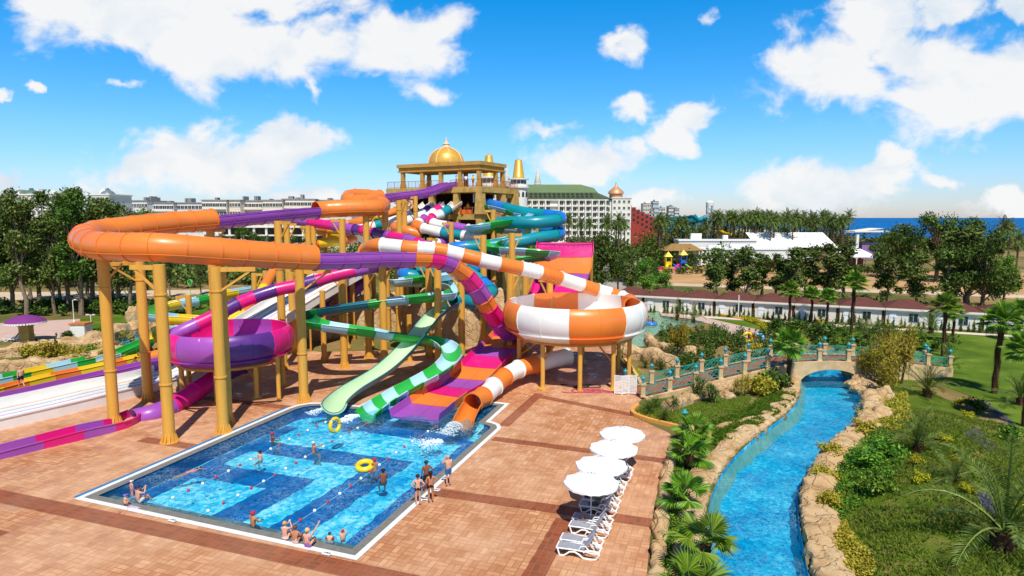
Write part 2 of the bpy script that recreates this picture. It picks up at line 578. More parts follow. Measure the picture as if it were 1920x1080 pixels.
basin('pool_basin', pool_poly, PD, [M_TILE, M_NAVY])
def wob(quad, z, mat, name='pool_lane_marking', amp=0.1):
    """a painted lane on the pool floor with a soft, uneven edge"""
    P = [ST(*q) for q in quad]
    loop = []
    for i in range(4):
        a, b = P[i], P[(i + 1) % 4]
        k = max(2, int((b - a).length / 0.35))
        d = (b - a).normalized()
        nn = V((-d.y, d.x, 0))
        for j in range(k):
            p = a.lerp(b, j / k)
            loop.append(p + nn * amp * noise.noise(p * 1.7 + V((z * 50, 0, 0))) * 1.8)
    m = MB()
    m.sheet(loop, (), z)
    return struct(m.build(name, mat))
wob([(0.1, 0.1), (2.2, 0.1), (2.2, 18), (0.1, 18)], PD + .004, M_NAVY)
wob([(4.6, 1.4), (6.9, 1.4), (6.3, 12.2), (4.0, 12.2)], PD + .004, M_NAVY)
wob([(4.0, 11.2), (15.8, 11.2), (15.8, 13.2), (4.0, 13.2)], PD + .008, M_NAVY)
wob([(8.6, 1.2), (10.8, 1.2), (10.3, 7.6), (8.3, 7.6)], PD + .012, M_NAVY)
wob([(8.3, 6.5), (15.8, 6.5), (15.8, 8.6), (8.3, 8.6)], PD + .016, M_NAVY)
wob([(2.2, 17.0), (13.5, 17.4), (13.5, 20.2), (2.2, 20.2)], PD + .012, M_NAVY)
wob([(15.6, 0.3), (16.8, 0.3), (16.8, 16.5), (15.6, 16.5)], PD + .004, M_NAVY)
m = MB()
m.prism([ST(.02, .02), ST(16.88, .42), ST(16.88, 1.75), ST(.02, 1.35)], PD, -.42)
struct(m.build('pool_shallow_step', plain('#6a6c62', .7, .3, 2)))
# ---- coping
def rim(name, poly, d0, d1, z, mat, h=0.0):
    a, b = offset_poly(poly, d0), offset_poly(poly, d1)
    n = len(poly)
    m = MB()
    vs = [(p.x, p.y, z) for p in a] + [(p.x, p.y, z) for p in b] + [(p.x, p.y, z - h - .03) for p in a] + [(p.x, p.y, z - h - .03) for p in b]
    fs = []
    for i in range(n):
        j = (i + 1) % n
        fs += [(i, j, n + j, n + i), (2 * n + i, 2 * n + j, j, i), (n + i, n + j, 3 * n + j, 3 * n + i)]
    m.add(vs, fs)
    o = m.build(name, mat)
    return struct(o)
rim('pool_gutter', pool_poly, -0.36, 0.12, 0.02, plain('#7c7a74', 0.7, 0.2, 3))
rim('pool_coping', pool_poly, 0.122, 0.40, 0.05, plain('#e9e9e6', 0.5, 0.06, 2))
m = MB()
for a, b in (((16.9 + .45, 0.2), (16.9 + .45, 17.6)),):
    m.bar(ST(*a, 0.02), ST(*b, 0.02), 0.5, 0.03)
struct(m.build('blue_tile_strip', plain('#2f7db0', 0.4, 0.2, 4)))
# ---- water
def water_mat(name, tint, spray, scat, bs, bstr, film=.42):
    t = NT(name)
    vec = t.coord(1.0)
    w1 = t.noise(vec, bs, 4, 0.6)
    w2 = t.noise(vec, bs * 4.5, 3, 0.6)
    hgt = t.math('ADD', w1, t.math('MULTIPLY', w2, 0.35))
    nm = t.bump(hgt, bstr, 0.25)
    tr = t.n('ShaderNodeBsdfTransparent')
    tr.inputs['Color'].default_value = tint
    df = t.n('ShaderNodeBsdfDiffuse')
    df.inputs['Color'].default_value = scat
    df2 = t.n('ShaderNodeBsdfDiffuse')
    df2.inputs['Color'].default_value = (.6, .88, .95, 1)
    t.l(nm, df.inputs['Normal'])
    gl = t.n('ShaderNodeBsdfGlossy', i_Roughness=0.06)
    t.l(nm, gl.inputs['Normal'])
    fr = t.n('ShaderNodeFresnel', i_IOR=1.17)
    t.l(nm, fr.inputs['Normal'])
    # pale lines painted on the water as caustic net and ripple glints, in patches
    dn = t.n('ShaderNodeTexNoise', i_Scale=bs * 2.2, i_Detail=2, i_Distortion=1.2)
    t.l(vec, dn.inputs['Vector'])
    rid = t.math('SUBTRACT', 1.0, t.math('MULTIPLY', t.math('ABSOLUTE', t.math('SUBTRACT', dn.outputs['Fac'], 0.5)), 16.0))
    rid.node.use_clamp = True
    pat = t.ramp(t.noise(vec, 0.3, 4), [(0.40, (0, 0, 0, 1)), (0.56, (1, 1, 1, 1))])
    foam = t.math('MULTIPLY', t.math('MULTIPLY', rid, pat), film)  # strength of the painted light lines
    m0 = t.n('ShaderNodeMixShader')
    m0.inputs[0].default_value = spray
    t.l(tr.outputs[0], m0.inputs[1])
    t.l(df.outputs[0], m0.inputs[2])
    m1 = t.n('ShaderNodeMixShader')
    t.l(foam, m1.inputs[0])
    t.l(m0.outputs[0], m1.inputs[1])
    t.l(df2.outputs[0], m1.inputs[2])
    m2 = t.n('ShaderNodeMixShader')
    t.l(t.math('MULTIPLY', fr.outputs[0], .6), m2.inputs[0])
    t.l(m1.outputs[0], m2.inputs[1])
    t.l(gl.outputs[0], m2.inputs[2])
    return t.fin(m2)
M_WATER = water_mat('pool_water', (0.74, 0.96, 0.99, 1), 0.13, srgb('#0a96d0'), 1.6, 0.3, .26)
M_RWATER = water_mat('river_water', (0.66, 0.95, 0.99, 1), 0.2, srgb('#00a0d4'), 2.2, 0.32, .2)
m = MB()
m.sheet(offset_poly(pool_poly, -0.01), (), -0.1)
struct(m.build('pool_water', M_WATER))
# ---- river
basin('river_basin', river_poly, -1.0, [M_RIVER, M_RIVER])
m = MB()                                        # shallow sandy ledge along the left wall
q_ = RL[2:]
vs, fs = [], []
for i, p in enumerate(q_):
    d_ = (q_[min(i + 1, len(q_) - 1)] - q_[max(i - 1, 0)]).normalized()
    n_ = V((-d_.y, d_.x, 0))
    k_ = .3 + .2 * noise.noise(p * .6)
    vs += [V((p.x, p.y, WZ - .03)), V((p.x, p.y, WZ - .3)) + n_ * k_ * .45, V((p.x, p.y, -.985)) + n_ * k_ * 1.25]
for i in range(len(q_) - 1):
    fs += [(i * 3, i * 3 + 3, i * 3 + 4, i * 3 + 1), (i * 3 + 1, i * 3 + 4, i * 3 + 5, i * 3 + 2)]
m.add(vs, fs, 0, True)
struct(m.build('river_ledge', plain('#9aa884', .9, .25, 1.6)))
m = MB()
m.sheet(offset_poly(river_poly, 0.3), (), WZ)
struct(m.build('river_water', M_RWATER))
basin('pond_basin', pond_poly, -0.4, [M_POND, M_POND])
m = MB()
m.sheet(offset_poly(pond_poly, 0.1), (), -0.08)
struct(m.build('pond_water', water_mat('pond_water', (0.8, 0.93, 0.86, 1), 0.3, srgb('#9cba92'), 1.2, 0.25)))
basin('stream_basin', lpond_poly, -0.4, [plain('#2f9fb5', .5, .2, 1)] * 2)
m = MB()
m.sheet(offset_poly(lpond_poly, 0.1), (), -0.08)
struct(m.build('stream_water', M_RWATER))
# ================================================================== WATER SLIDES
HX = dict(orange='#ee8434', purple='#a252b6', magenta='#e41c82', darkpurple='#5c2f86', white='#f2efe9', teal='#0f8f9c', blue='#1f7bd0',
          green='#2cb046', darkgreen='#17803a', lightblue='#b2dcea', yellow='#f4cf2c', mint='#c2e2b4', maroon='#8c3a2c', pinkwhite='#f0d8d2',
          darkteal='#1d7384', amber='#f09a24')
def PL(c):
    return plastic(HX[c])
def cr(pts, step):
    """Catmull-Rom through control points, roughly even spacing; returns samples and the control index of each sample"""
    out, idx = [], []
    n = len(pts)
    for i in range(n - 1):
        p0 = pts[i - 1] if i > 0 else pts[0] * 2 - pts[1]
        p1, p2 = pts[i], pts[i + 1]
        p3 = pts[i + 2] if i + 2 < n else pts[-1] * 2 - pts[-2]
        k = max(2, int(round((p2 - p1).length / step)))
        for j in range(k):
            t = j / k
            t2, t3 = t * t, t * t * t
            out.append(0.5 * ((2 * p1) + (p2 - p0) * t + (2 * p0 - 5 * p1 + 4 * p2 - p3) * t2 + (3 * p1 - p0 - 3 * p2 + p3) * t3))
            idx.append(i)
    out.append(pts[-1])
    idx.append(n - 1)
    return out, idx
def frames(P):
    fr = []
    n = len(P)
    pr = None
    for i in range(n):
        t = (P[min(i + 1, n - 1)] - P[max(i - 1, 0)]).normalized()
        r = t.cross(V((0, 0, 1)))
        if r.length < 0.15 and pr is not None:
            r = pr
        r.normalize()
        pr = r
        fr.append((P[i], t, r, r.cross(t)))
    return fr
def prof_arc(r, a0, a1, n):                 # angle measured from straight down, + towards the right-hand side
    return [(r * math.sin(a0 + (a1 - a0) * k / n), -r * math.cos(a0 + (a1 - a0) * k / n)) for k in range(n + 1)]
def sweep(m, fr, outer, inner, closed, mi=0, rim_w=0.0, inner_mi=0):
    k = len(outer)
    for prof, flip, mm in ((outer, False, mi), (inner, True, inner_mi)):
        vs = [p + r * x + u * y for (p, t, r, u) in fr for (x, y) in prof]
        fs = []
        for i in range(len(fr) - 1):
            for j in range(k if closed else k - 1):
                j2 = (j + 1) % k
                q = (i * k + j, i * k + j2, (i + 1) * k + j2, (i + 1) * k + j)
                fs.append(q[::-1] if flip else q)
        m.add(vs, fs, mm, True)
    for e in (0, len(fr) - 1):                 # wall thickness at both ends
        p, t, r, u = fr[e]
        vs = [p + r * x + u * y for (x, y) in outer] + [p + r * x + u * y for (x, y) in inner]
        fs = [(j, (j + 1) % k, k + (j + 1) % k, k + j) for j in range(k if closed else k - 1)]
        m.add(vs, [f[::-1] for f in fs] if e else fs, mi)
    if not closed:                             # rolled lips along both edges
        for j in (0, k - 1):
            m.tube([p + r * outer[j][0] + u * outer[j][1] for (p, t, r, u) in fr], rim_w or 0.05, 6, True, mi)
def ring(m, f, r, closed, a=PI, mi=0, w=0.07, h=0.1):
    p, t, rt, u = f
    n = 28 if closed else 18
    pr = prof_arc(r + h, -a, a, n)
    pi = prof_arc(r - 0.01, -a, a, n)
    va = []
    for s in (-w / 2, w / 2):
        va += [p + t * s + rt * x + u * y for (x, y) in pr]
    for s in (-w / 2, w / 2):
        va += [p + t * s + rt * x + u * y for (x, y) in pi]
    N = n + 1
    fs = []
    for j in range(n):
        fs += [(j, N + j, N + j + 1, j + 1), (2 * N + j, j, j + 1, 2 * N + j + 1), (N + j, 3 * N + j, 3 * N + j + 1, N + j + 1)]
    m.add(va, fs, mi)
def slide(name, label, cat, r, nodes, step=0.45, ring_gap=0.0, open_a=1.75, tube_n=20, seam=False, ribs=(), group=None, open_r=None, lift=0.0, out_col=None):
    """nodes: (u, v, Y[, colour[, shape]]) or (world Vector[, colour[, shape]]); a colour starts a new section"""
    pts, cols, shp = [], [], []
    c, s = 'white', 'tube'
    starts = []
    for i, nd in enumerate(nodes):
        if isinstance(nd[0], V):
            pts.append(nd[0])
            ex = nd[1:]
        else:
            pts.append(D(*nd[:3]))
            ex = nd[3:]
        if ex:
            c = ex[0]
            if len(ex) > 1:
                s = ex[1]
            starts.append((i, c, s))
        if s == 'open':
            pts[-1].z += lift
    P, I = cr(pts, step)
    fr = frames(P)
    base = V((sum(p.x for p in pts) / len(pts), sum(p.y for p in pts) / len(pts), 0))
    root = thing(name, label, cat, base, 0, group)
    loc = [(p - base, t, rr_, u) for (p, t, rr_, u) in fr]
    for k, (i0, col, sh) in enumerate(starts):
        i1 = starts[k + 1][0] if k + 1 < len(starts) else len(nodes) - 1
        a = I.index(i0)
        b = I.index(i1)
        f = loc[a:b + 1]
        if len(f) < 2:
            continue
        m = MB()
        closed = sh == 'tube'
        aa = PI if closed else open_a
        rad = r if closed else (open_r or r)
        if closed:
            o = prof_arc(rad, -PI, PI, tube_n)[:-1]
            ii = prof_arc(rad - 0.06, -PI, PI, tube_n)[:-1]
        elif sh == 'open':
            o = prof_arc(rad, -aa, aa, 16)
            ii = prof_arc(rad - 0.06, -aa, aa, 16)
        else:                                    # flat-floored run-out trough
            wl = 0.75 * rad
            o = [(-rad - .06, wl), (-rad - .03, .1), (-rad - .02, -0.42), (0, -0.44), (rad + .02, -0.42), (rad + .03, .1), (rad + .06, wl)]
            ii = [(-rad + .05, wl), (-rad + .08, 0.03), (-rad * .6, -0.03), (0, -0.05), (rad * .6, -0.03), (rad - .08, 0.03), (rad - .05, wl)]
        oc = out_col and sh == 'open'
        sweep(m, f, o, ii, closed, 1 if oc else 0)
        if sh in ('tube', 'open'):
            ring(m, f[0], rad, closed, aa)
            if k == len(starts) - 1:
                ring(m, f[-1], rad, closed, aa)
            if ring_gap or k in ribs:
                gap = 0.5 if k in ribs else ring_gap
                L = 0
                tot = sum((f[q + 1][0] - f[q][0]).length for q in range(len(f) - 1))
                nn = max(1, int(round(tot / gap)))
                nxt = tot / nn
                cnt = 1
                for q in range(len(f) - 1):
                    L += (f[q + 1][0] - f[q][0]).length
                    if L >= nxt * cnt and cnt < nn:
                        ring(m, f[q + 1], rad, closed, aa, 0, 0.06, 0.06)
                        cnt += 1
            if seam:
                for sg in (-1, 1):
                    ang = sg * 1.12
                    vs = []
                    for (p, t, rt, u) in f:
                        q = p + rt * (math.sin(ang) * rad) - u * (math.cos(ang) * rad)
                        vs += [q + rt * sg * 0.07 + u * 0.03, q + rt * sg * 0.07 - u * 0.03, q - u * 0.03, q + u * 0.03]
                    fs = []
                    for q in range(len(f) - 1):
                        for e in range(3):
                            fs.append((q * 4 + e, q * 4 + e + 1, q * 4 + 4 + e + 1, q * 4 + 4 + e))
                    m.add(vs, fs)
        m.build({'tube': 'tube_section', 'open': 'half_pipe_section', 'trough': 'trough_section'}[sh], [PL(col), PL(out_col)] if oc else PL(col), root)
    return root
slide('raft_slide', 'huge orange and purple raft slide looping out left on tall columns', 'water slide', 0.96,
 [(848, 345, 99, 'purple', 'open'), (832, 347, 97.5), (800, 358, 95), (740, 366, 91), (712, 370, 88, 'orange', 'tube'), (680, 368, 86), (660, 369, 84.2), (653, 374, 82.4), (664, 380, 80.5),
  (700, 379, 79.5), (716, 384, 77.5), (708, 389, 75.3), (680, 390, 74.2), (640, 391, 73.2), (592, 394, 72, 'purple', 'open'), (500, 402, 66), (398, 412, 60.5, 'orange', 'tube'), (330, 417, 57.5),
  (250, 426, 54), (192, 434, 51.3), (163, 443, 48.8), (160, 452, 46.4), (184, 460, 44.2), (230, 463, 42.9), (300, 464, 42.6), (400, 471, 44.2), (500, 478, 46.6),
  (590, 483, 49.2, 'purple', 'open'), (660, 482, 51.5), (720, 480, 53.5), (772, 480, 55.2, 'orange'), (803, 481, 56, 'magenta'), (828, 485, 56.8, 'purple'), (850, 494, 57.5, 'orange'),
  (874, 512, 58.3, 'magenta'), (890, 534, 59, 'purple'), (905, 557, 60, 'orange'), (915, 574, 60.7, 'magenta'), (932, 598, 62, 'purple'), (946, 616, 63.6), (960, 628, 66)],
 step=0.4, ring_gap=1.9, open_a=1.85, tube_n=26, seam=True)
slide('tube_slide', 'orange and white tube slide winding down into the orange and white bowl', 'water slide', 0.68,
 [(686, 471, 63, 'orange', 'tube'), (700, 462, 60.4), (718, 460, 59.6, 'white'), (757, 464, 59.2, 'orange'), (785, 466, 59.1, 'white'), (815, 468, 59.3, 'orange'), (838, 472, 59.5, 'white'), (868, 479, 59.8, 'orange'),
  (900, 487, 60, 'white'), (937, 495, 60.5, 'orange'), (977, 503, 61.2, 'white'), (1013, 511, 62, 'orange'), (1050, 522, 63.3, 'white'), (1092, 535, 64.6, 'orange'), (1120, 544, 65.3, 'white'),
  (1148, 552, 65.3, 'orange'), (1166, 558, 64.7, 'white'), (1180, 565, 63.4, 'orange'), (1184, 572, 61.8)], ribs=(9, 10))
slide('bowl_exit_tube', 'short orange and white tube from under the big bowl into the pool', 'water slide', 0.76,
 [(1064, 668, 60, 'white', 'tube'), (1003, 683, 57.5, 'orange'), (972, 692, 56, 'white'), (946, 707, 54, 'orange'), (926, 725, 52, 'white'), (906, 744, 50, 'orange'), (886, 762, 48.2, 'orange', 'open'), (874, 783, 46.3), (868, 797, 45.2)], open_a=1.5, lift=.3)
slide('open_slide', 'pale mint green open slide dropping from a dark tube mouth into the pool', 'water slide', 0.72,
 [(908, 500, 75, 'blue', 'tube'), (880, 508, 74, 'teal'), (905, 530, 72.5, 'blue'), (921, 546, 71, 'teal'), (905, 560, 69, 'blue'), (885, 567, 67, 'teal'), (850, 574, 65, 'mint', 'open'), (817, 593, 62.6), (788, 626, 60.4), (755, 666, 57.8), (715, 702, 55), (660, 736, 51.6), (634, 757, 49.2), (626, 768, 48)], open_a=1.42, lift=.62, out_col='darkteal', open_r=.95)
slide('spiral_slide', 'green and light blue open spiral slide coiling from tower to pool', 'water slide', 0.92,
 [(903, 384, 98, 'green', 'open'), (925, 386, 95.5, 'lightblue'), (958, 394, 92.5, 'green'), (975, 400, 90.5, 'lightblue'), (988, 403, 88), (978, 407, 85.5), (955, 412, 84, 'green'), (912, 419, 82, 'lightblue'), (892, 423, 81.5),
  (883, 426, 83), (900, 428, 85.8, 'green'), (940, 428, 88.3, 'lightblue'), (975, 431, 89), (991, 434, 87.5, 'lightblue'), (983, 439, 84.5, 'green'), (958, 445, 82.4, 'lightblue'), (930, 451, 80.5, 'green'), (917, 457, 78.6), (922, 462, 76.8),
  (943, 465, 75.6, 'lightblue'), (988, 468, 75, 'green'), (1024, 471, 75, 'lightblue'), (1037, 474, 76.6), (1027, 478, 78.8, 'green'), (985, 482, 79.6), (940, 488, 78.6, 'lightblue'), (905, 496, 76.6, 'green'),
  (870, 509, 73.6, 'lightblue'), (815, 517, 70.8, 'green'), (765, 522, 69, 'lightblue'), (747, 525, 68.4), (746, 526, 70.3), (765, 526, 72), (795, 527, 72.6, 'green'), (832, 530, 71.7, 'lightblue'), (853, 534, 70), (860, 541, 67.4, 'green'), (843, 549, 65, 'lightblue'),
  (808, 553, 63.6, 'green'), (762, 558, 62.6, 'lightblue'), (722, 562, 62, 'green'), (690, 567, 61.6, 'darkteal'), (640, 574, 61.5), (600, 580, 62, 'darkgreen'), (578, 586, 62), (573, 593, 60.2), (586, 601, 58.3, 'green'), (612, 607, 57.6, 'lightblue'),
  (655, 613, 57.8, 'green'), (705, 620, 58.5, 'lightblue'), (735, 625, 59, 'green'), (792, 632, 60.8), (826, 639, 60.8, 'lightblue'), (843, 650, 59.4, 'green'), (847, 666, 57.2, 'lightblue'), (832, 684, 55, 'green'), (806, 701, 53.4, 'lightblue'), (780, 715, 52.2, 'green'),
  (750, 731, 51, 'lightblue'), (728, 744, 50, 'green'), (712, 754, 49.2, 'lightblue'), (697, 765, 48.2, 'green'), (684, 776, 47.4)], open_a=1.42, step=0.5, lift=.2)
slide('blue_tube_slide', 'teal and blue closed tube slide coiling out to the right of the tower', 'water slide', 0.82,
 [(918, 384, 98, 'blue', 'tube'), (930, 386, 96), (950, 391, 94, 'teal'), (985, 399, 91.5), (1026, 404, 89.5, 'blue'), (1050, 407, 87.5), (1044, 413, 84.5, 'teal'), (1000, 417, 83.2), (955, 417, 84.6), (935, 419, 87.5, 'blue'), (952, 422, 90.5, 'teal'),
  (985, 427, 91.4), (1024, 431, 89.8, 'blue'), (1049, 434, 87.4), (1040, 441, 84.4, 'teal'), (1000, 448, 82.6), (950, 457, 81.6), (905, 462, 81.4), (872, 464, 81.4, 'blue'), (846, 467, 80.6), (843, 472, 78.5), (870, 478, 77.4, 'teal'), (915, 486, 77), (932, 490, 78.6),
  (905, 496, 80.4), (850, 502, 79.6), (803, 507, 77.6), (772, 509, 76.4, 'blue'), (757, 512, 75), (768, 518, 73.4, 'teal'), (815, 524, 74.6)], step=0.5, group=None)
slide('enclosed_slide', 'white tube slide with ribbed white end and purple middle, nearest the tower wall', 'water slide', 0.66,
 [(858, 379, 98, 'white', 'open'), (850, 386, 96.6), (840, 393, 95.5, 'teal', 'tube'), (826, 402, 94, 'white'), (810, 409, 92.5, 'magenta'), (806, 414, 90.5), (813, 419, 88.8, 'white'), (840, 424, 87.5, 'purple'), (878, 430, 86.5, 'white'), (894, 433, 85.8), (902, 438, 87.5), (893, 443, 90), (860, 447, 92)], ribs=(6,))
slide('enclosed_slide', 'white tube slide with orange bend and ribbed teal middle beside the tower', 'water slide', 0.66,
 [(839, 379, 98, 'white', 'open'), (831, 386, 96.6), (823, 392, 95.5, 'magenta', 'tube'), (813, 399, 94.5, 'white'), (797, 411, 92.5, 'purple'), (786, 418, 91, 'white'), (781, 423, 89, 'orange'), (795, 428, 87.3, 'white'), (830, 436, 86, 'teal'), (868, 442, 85, 'white'), (886, 445, 84.6), (896, 450, 86.5), (880, 455, 88, 'white'), (848, 455, 87.2, 'purple'), (820, 457, 85.4, 'white'), (806, 462, 83.5), (820, 468, 82)], ribs=(7, 8, ))
slide('enclosed_slide', 'white tube slide with one dark purple ring, passing behind the columns', 'water slide', 0.7,
 [(819, 380, 98.5, 'white', 'open'), (810, 388, 97.3), (803, 394, 96.4, 'darkpurple', 'tube'), (793, 400, 95.4, 'white'), (772, 411, 93.8), (752, 419, 92), (742, 426, 90, 'orange'), (760, 432, 88), (790, 440, 88)], ribs=())
slide('enclosed_slide', 'white tube slide with maroon ring and teal end, farthest left on the tower', 'water slide', 0.7,
 [(800, 380, 99.5, 'white', 'open'), (790, 388, 98.3), (780, 396, 97, 'maroon', 'tube'), (769, 402, 96, 'white'), (745, 412, 95), (722, 419, 94, 'teal'), (700, 424, 93, 'white'), (675, 430, 92), (650, 438, 93)])
slide('enclosed_slide', 'orange and yellow tube slide twisting behind columns to an orange and yellow run-out', 'water slide', 0.6,
 [(742, 396, 97, 'orange', 'tube'), (715, 404, 95.5, 'yellow'), (695, 409, 94.5, 'orange'), (668, 417, 92.5), (650, 421, 90), (655, 427, 87, 'yellow'), (640, 431, 84.5), (618, 430, 84, 'orange'), (600, 431, 86, 'yellow'), (612, 436, 89), (645, 441, 89, 'orange'), (662, 447, 86), (640, 452, 83, 'yellow'), (602, 456, 83, 'orange'),
  (560, 468, 84, 'yellow'), (520, 500, 82, 'orange'), (495, 540, 77, 'yellow'), (473, 570, 73.5, 'orange'), (452, 588, 71, 'yellow'), (425, 605, 69.2, 'amber'), (380, 635, 67, 'orange'), (330, 656, 65.4), (292, 668, 64, 'orange'), (262, 674, 63, 'yellow', 'trough'), (235, 681, 62, 'orange'), (200, 689, 60.9, 'yellow'), (150, 700, 59.4, 'orange'),
  (100, 710, 57.8, 'yellow'), (50, 722, 56, 'orange'), (0, 735, 54.2, 'yellow'), (-80, 756, 51.2)])
slide('open_slide', 'green, yellow and light blue open slide looping over rocks at the left', 'water slide', 0.84,
 [(650, 516, 88, 'yellow', 'open'), (600, 525, 87, 'lightblue'), (555, 533, 85, 'green'), (505, 537, 82, 'green'), (478, 540, 80.5, 'lightblue'), (440, 546, 78, 'yellow'), (395, 555, 76, 'green'), (370, 560, 75, 'lightblue'), (335, 566, 74, 'yellow'), (305, 573, 73, 'green'), (288, 580, 70.8), (288, 588, 68.4, 'lightblue'), (305, 592, 66.8), (325, 594, 66.2, 'yellow'),
  (375, 597, 66.5, 'yellow'), (402, 601, 68, 'green'), (408, 606, 70.4), (385, 610, 72.6, 'lightblue'), (345, 612, 73.4), (310, 613, 72.8, 'yellow'), (292, 622, 71, 'yellow'), (275, 637, 69.4, 'green'), (245, 651, 67.8, 'green'), (215, 664, 66, 'lightblue'), (190, 674, 64.6, 'yellow'), (170, 681, 63.4, 'green', 'trough'), (140, 688, 62.2, 'lightblue'), (95, 698, 60.6, 'yellow'),
  (50, 708, 58.9, 'green'), (15, 716, 57.4, 'lightblue'), (-80, 738, 54)])
slide('open_slide', 'plain purple run-out trough lying between the white racer lanes and the orange one', 'water slide', 0.78,
 [(690, 520, 86, 'purple', 'trough'), (645, 560, 80.5), (600, 592, 75.6), (560, 612, 72.5), (500, 632, 69.4, 'purple'), (420, 655, 66.2), (350, 672, 63.6, 'purple'), (300, 684, 61.8), (250, 696, 60.2, 'purple'), (200, 708, 58.5), (120, 727, 55.8, 'purple'), (60, 741, 53.8), (0, 754, 52), (-80, 772, 49.6)])
slide('enclosed_slide', 'magenta and purple tube slide running under the raft slide into the magenta and purple bowl', 'water slide', 0.6,
 [(530, 411, 85, 'purple', 'tube'), (582, 417, 82.5, 'magenta'), (628, 424, 81, 'purple'), (665, 430, 79.8, 'darkpurple'), (680, 432, 79.3, 'magenta'), (703, 437, 78.2, 'darkpurple'), (728, 442, 76.5, 'purple'), (735, 444, 76, 'magenta'), (762, 449, 74, 'purple'), (783, 456, 72.3, 'magenta'), (803, 463, 70.5, 'purple'), (818, 471, 68), (812, 481, 65.4),
  (790, 487, 63.8, 'magenta'), (745, 493, 62.8, 'purple'), (705, 500, 62, 'purple'), (665, 508, 61.6, 'magenta'), (625, 517, 61, 'magenta'), (592, 527, 60.5, 'darkpurple'), (555, 536, 60, 'magenta'), (517, 544, 59.4, 'darkpurple'), (474, 558, 58.4, 'magenta'), (445, 570, 57.4, 'darkpurple'), (420, 583, 56.6, 'purple'), (402, 593, 56, 'magenta'),
  (368, 609, 55, 'purple'), (340, 622, 54.3), (322, 634, 54)], ribs=(21,))
slide('bowl_exit_tube', 'magenta and purple tube leaving the purple bowl into a trough on the paving', 'water slide', 0.76,
 [(455, 684, 56, 'darkpurple', 'tube'), (425, 698, 54.4), (400, 712, 52.9, 'magenta'), (365, 735, 51, 'magenta'), (318, 764, 48.4, 'purple'), (285, 778, 47), (252, 786, 46.6, 'magenta', 'trough'), (228, 800, 45.0, 'magenta'), (205, 806, 44.1, 'purple'), (150, 818, 42.6, 'magenta'), (75, 838, 40.8, 'purple'), (0, 858, 39.1), (-80, 880, 37.5)])
# ---- broad multi-coloured family slide with the upright wall at its far end
def ribbon():
    N = [(777, 786, 46.9, 3.7, 'purple'), (810, 761, 50, 3.7, 'orange'), (837, 742, 52, 3.7, 'magenta'), (863, 728, 54, 3.7, 'purple'), (881, 712, 56.2, 3.7, 'orange'), (903, 690, 59, 3.7, 'magenta'), (923, 669, 61.8, 3.7, 'purple'), (941, 652, 64.2, 3.8, 'orange'),
         (959, 633, 67, 3.9, 'magenta'), (980, 612, 70.5, 4.6, 'purple'), (1012, 588, 74.5, 5.8, 'magenta'), (1040, 562, 77.6, 6.4, 'magenta'), (1052, 528, 79.8, 6.7, 'purple'), (1056, 512, 80.4, 6.8, 'orange'), (1059, 482, 81.3, 6.8, 'magenta'), (1060, 455, 81.9, 6.8, None)]
    pts = [D(*n[:3]) for n in N]
    P, I = cr(pts, 0.6)
    fr = frames(P)
    base = V((pts[5].x, pts[5].y, 0))
    root = thing('family_slide', 'wide magenta, orange and purple striped slide rising from the pool to a tall upright wall', 'water slide', base)
    def wid(k):
        i = I[k]
        return N[i][3]
    for q in range(len(N) - 1):
        a, b = I.index(q), I.index(q + 1)
        m = MB()
        prs = []
        for k in range(a, b + 1):
            p, t, r, u = fr[k]
            # steep part: keep the wall facing back down the slide
            w = wid(k) / 2
            wl = 0.62
            row = [(-w - .22, wl), (-w - .16, wl), (-w, 0.06), (-w * .5, 0), (0, -0.01), (w * .5, 0), (w, 0.06), (w + .16, wl), (w + .22, wl), (w + .1, -0.1), (0, -0.12), (-w - .1, -0.1)]
            prs.append([p - base + r * x + u * y for (x, y) in row])
        n = 12
        vs = [c for row in prs for c in row]
        fs = []
        for k in range(len(prs) - 1):
            for j in range(n):
                j2 = (j + 1) % n
                fs.append((k * n + j, (k + 1) * n + j, (k + 1) * n + j2, k * n + j2))
        fs += [tuple(range(n)), tuple(range((len(prs) - 1) * n, len(prs) * n))[::-1]]
        m.add(vs, fs)
        for k in (0,):                             # seam lip between the panels
            m.bar(prs[0][2], prs[0][6], 0.03, 0.03)
        m.bar(prs[0][4] + V((0, 0, .01)), prs[-1][4] + V((0, 0, .01)), 0.02, 0.02)
        m.build('slide_panel', PL(N[q][4]), root)
    m = MB()
    m.bar(prs[-1][0] + V((0, 0, .35)), prs[-1][8] + V((0, 0, .35)), 0.05)
    for k in range(13):
        a = V(prs[-1][0]).lerp(V(prs[-1][8]), k / 12)
        m.bar(a, a + V((0, 0, .36)), 0.04)
    m.build('handrail', plain('#55504a', .6), root)
    for j in (2, 6):
        for k in (len(P) - 2, len(P) - 6):
            p, t, r, u = fr[k]
            q = p - base + r * (wid(k) / 2 * (1 if j == 6 else -1)) - u * 0.3
            m = MB()
            m.tube([q, V((q.x + .3, q.y + 2.6, 0))], 0.16, 8)
            m.build('support_leg', plain('#c8923a', .5), root)
    return root
ribbon()
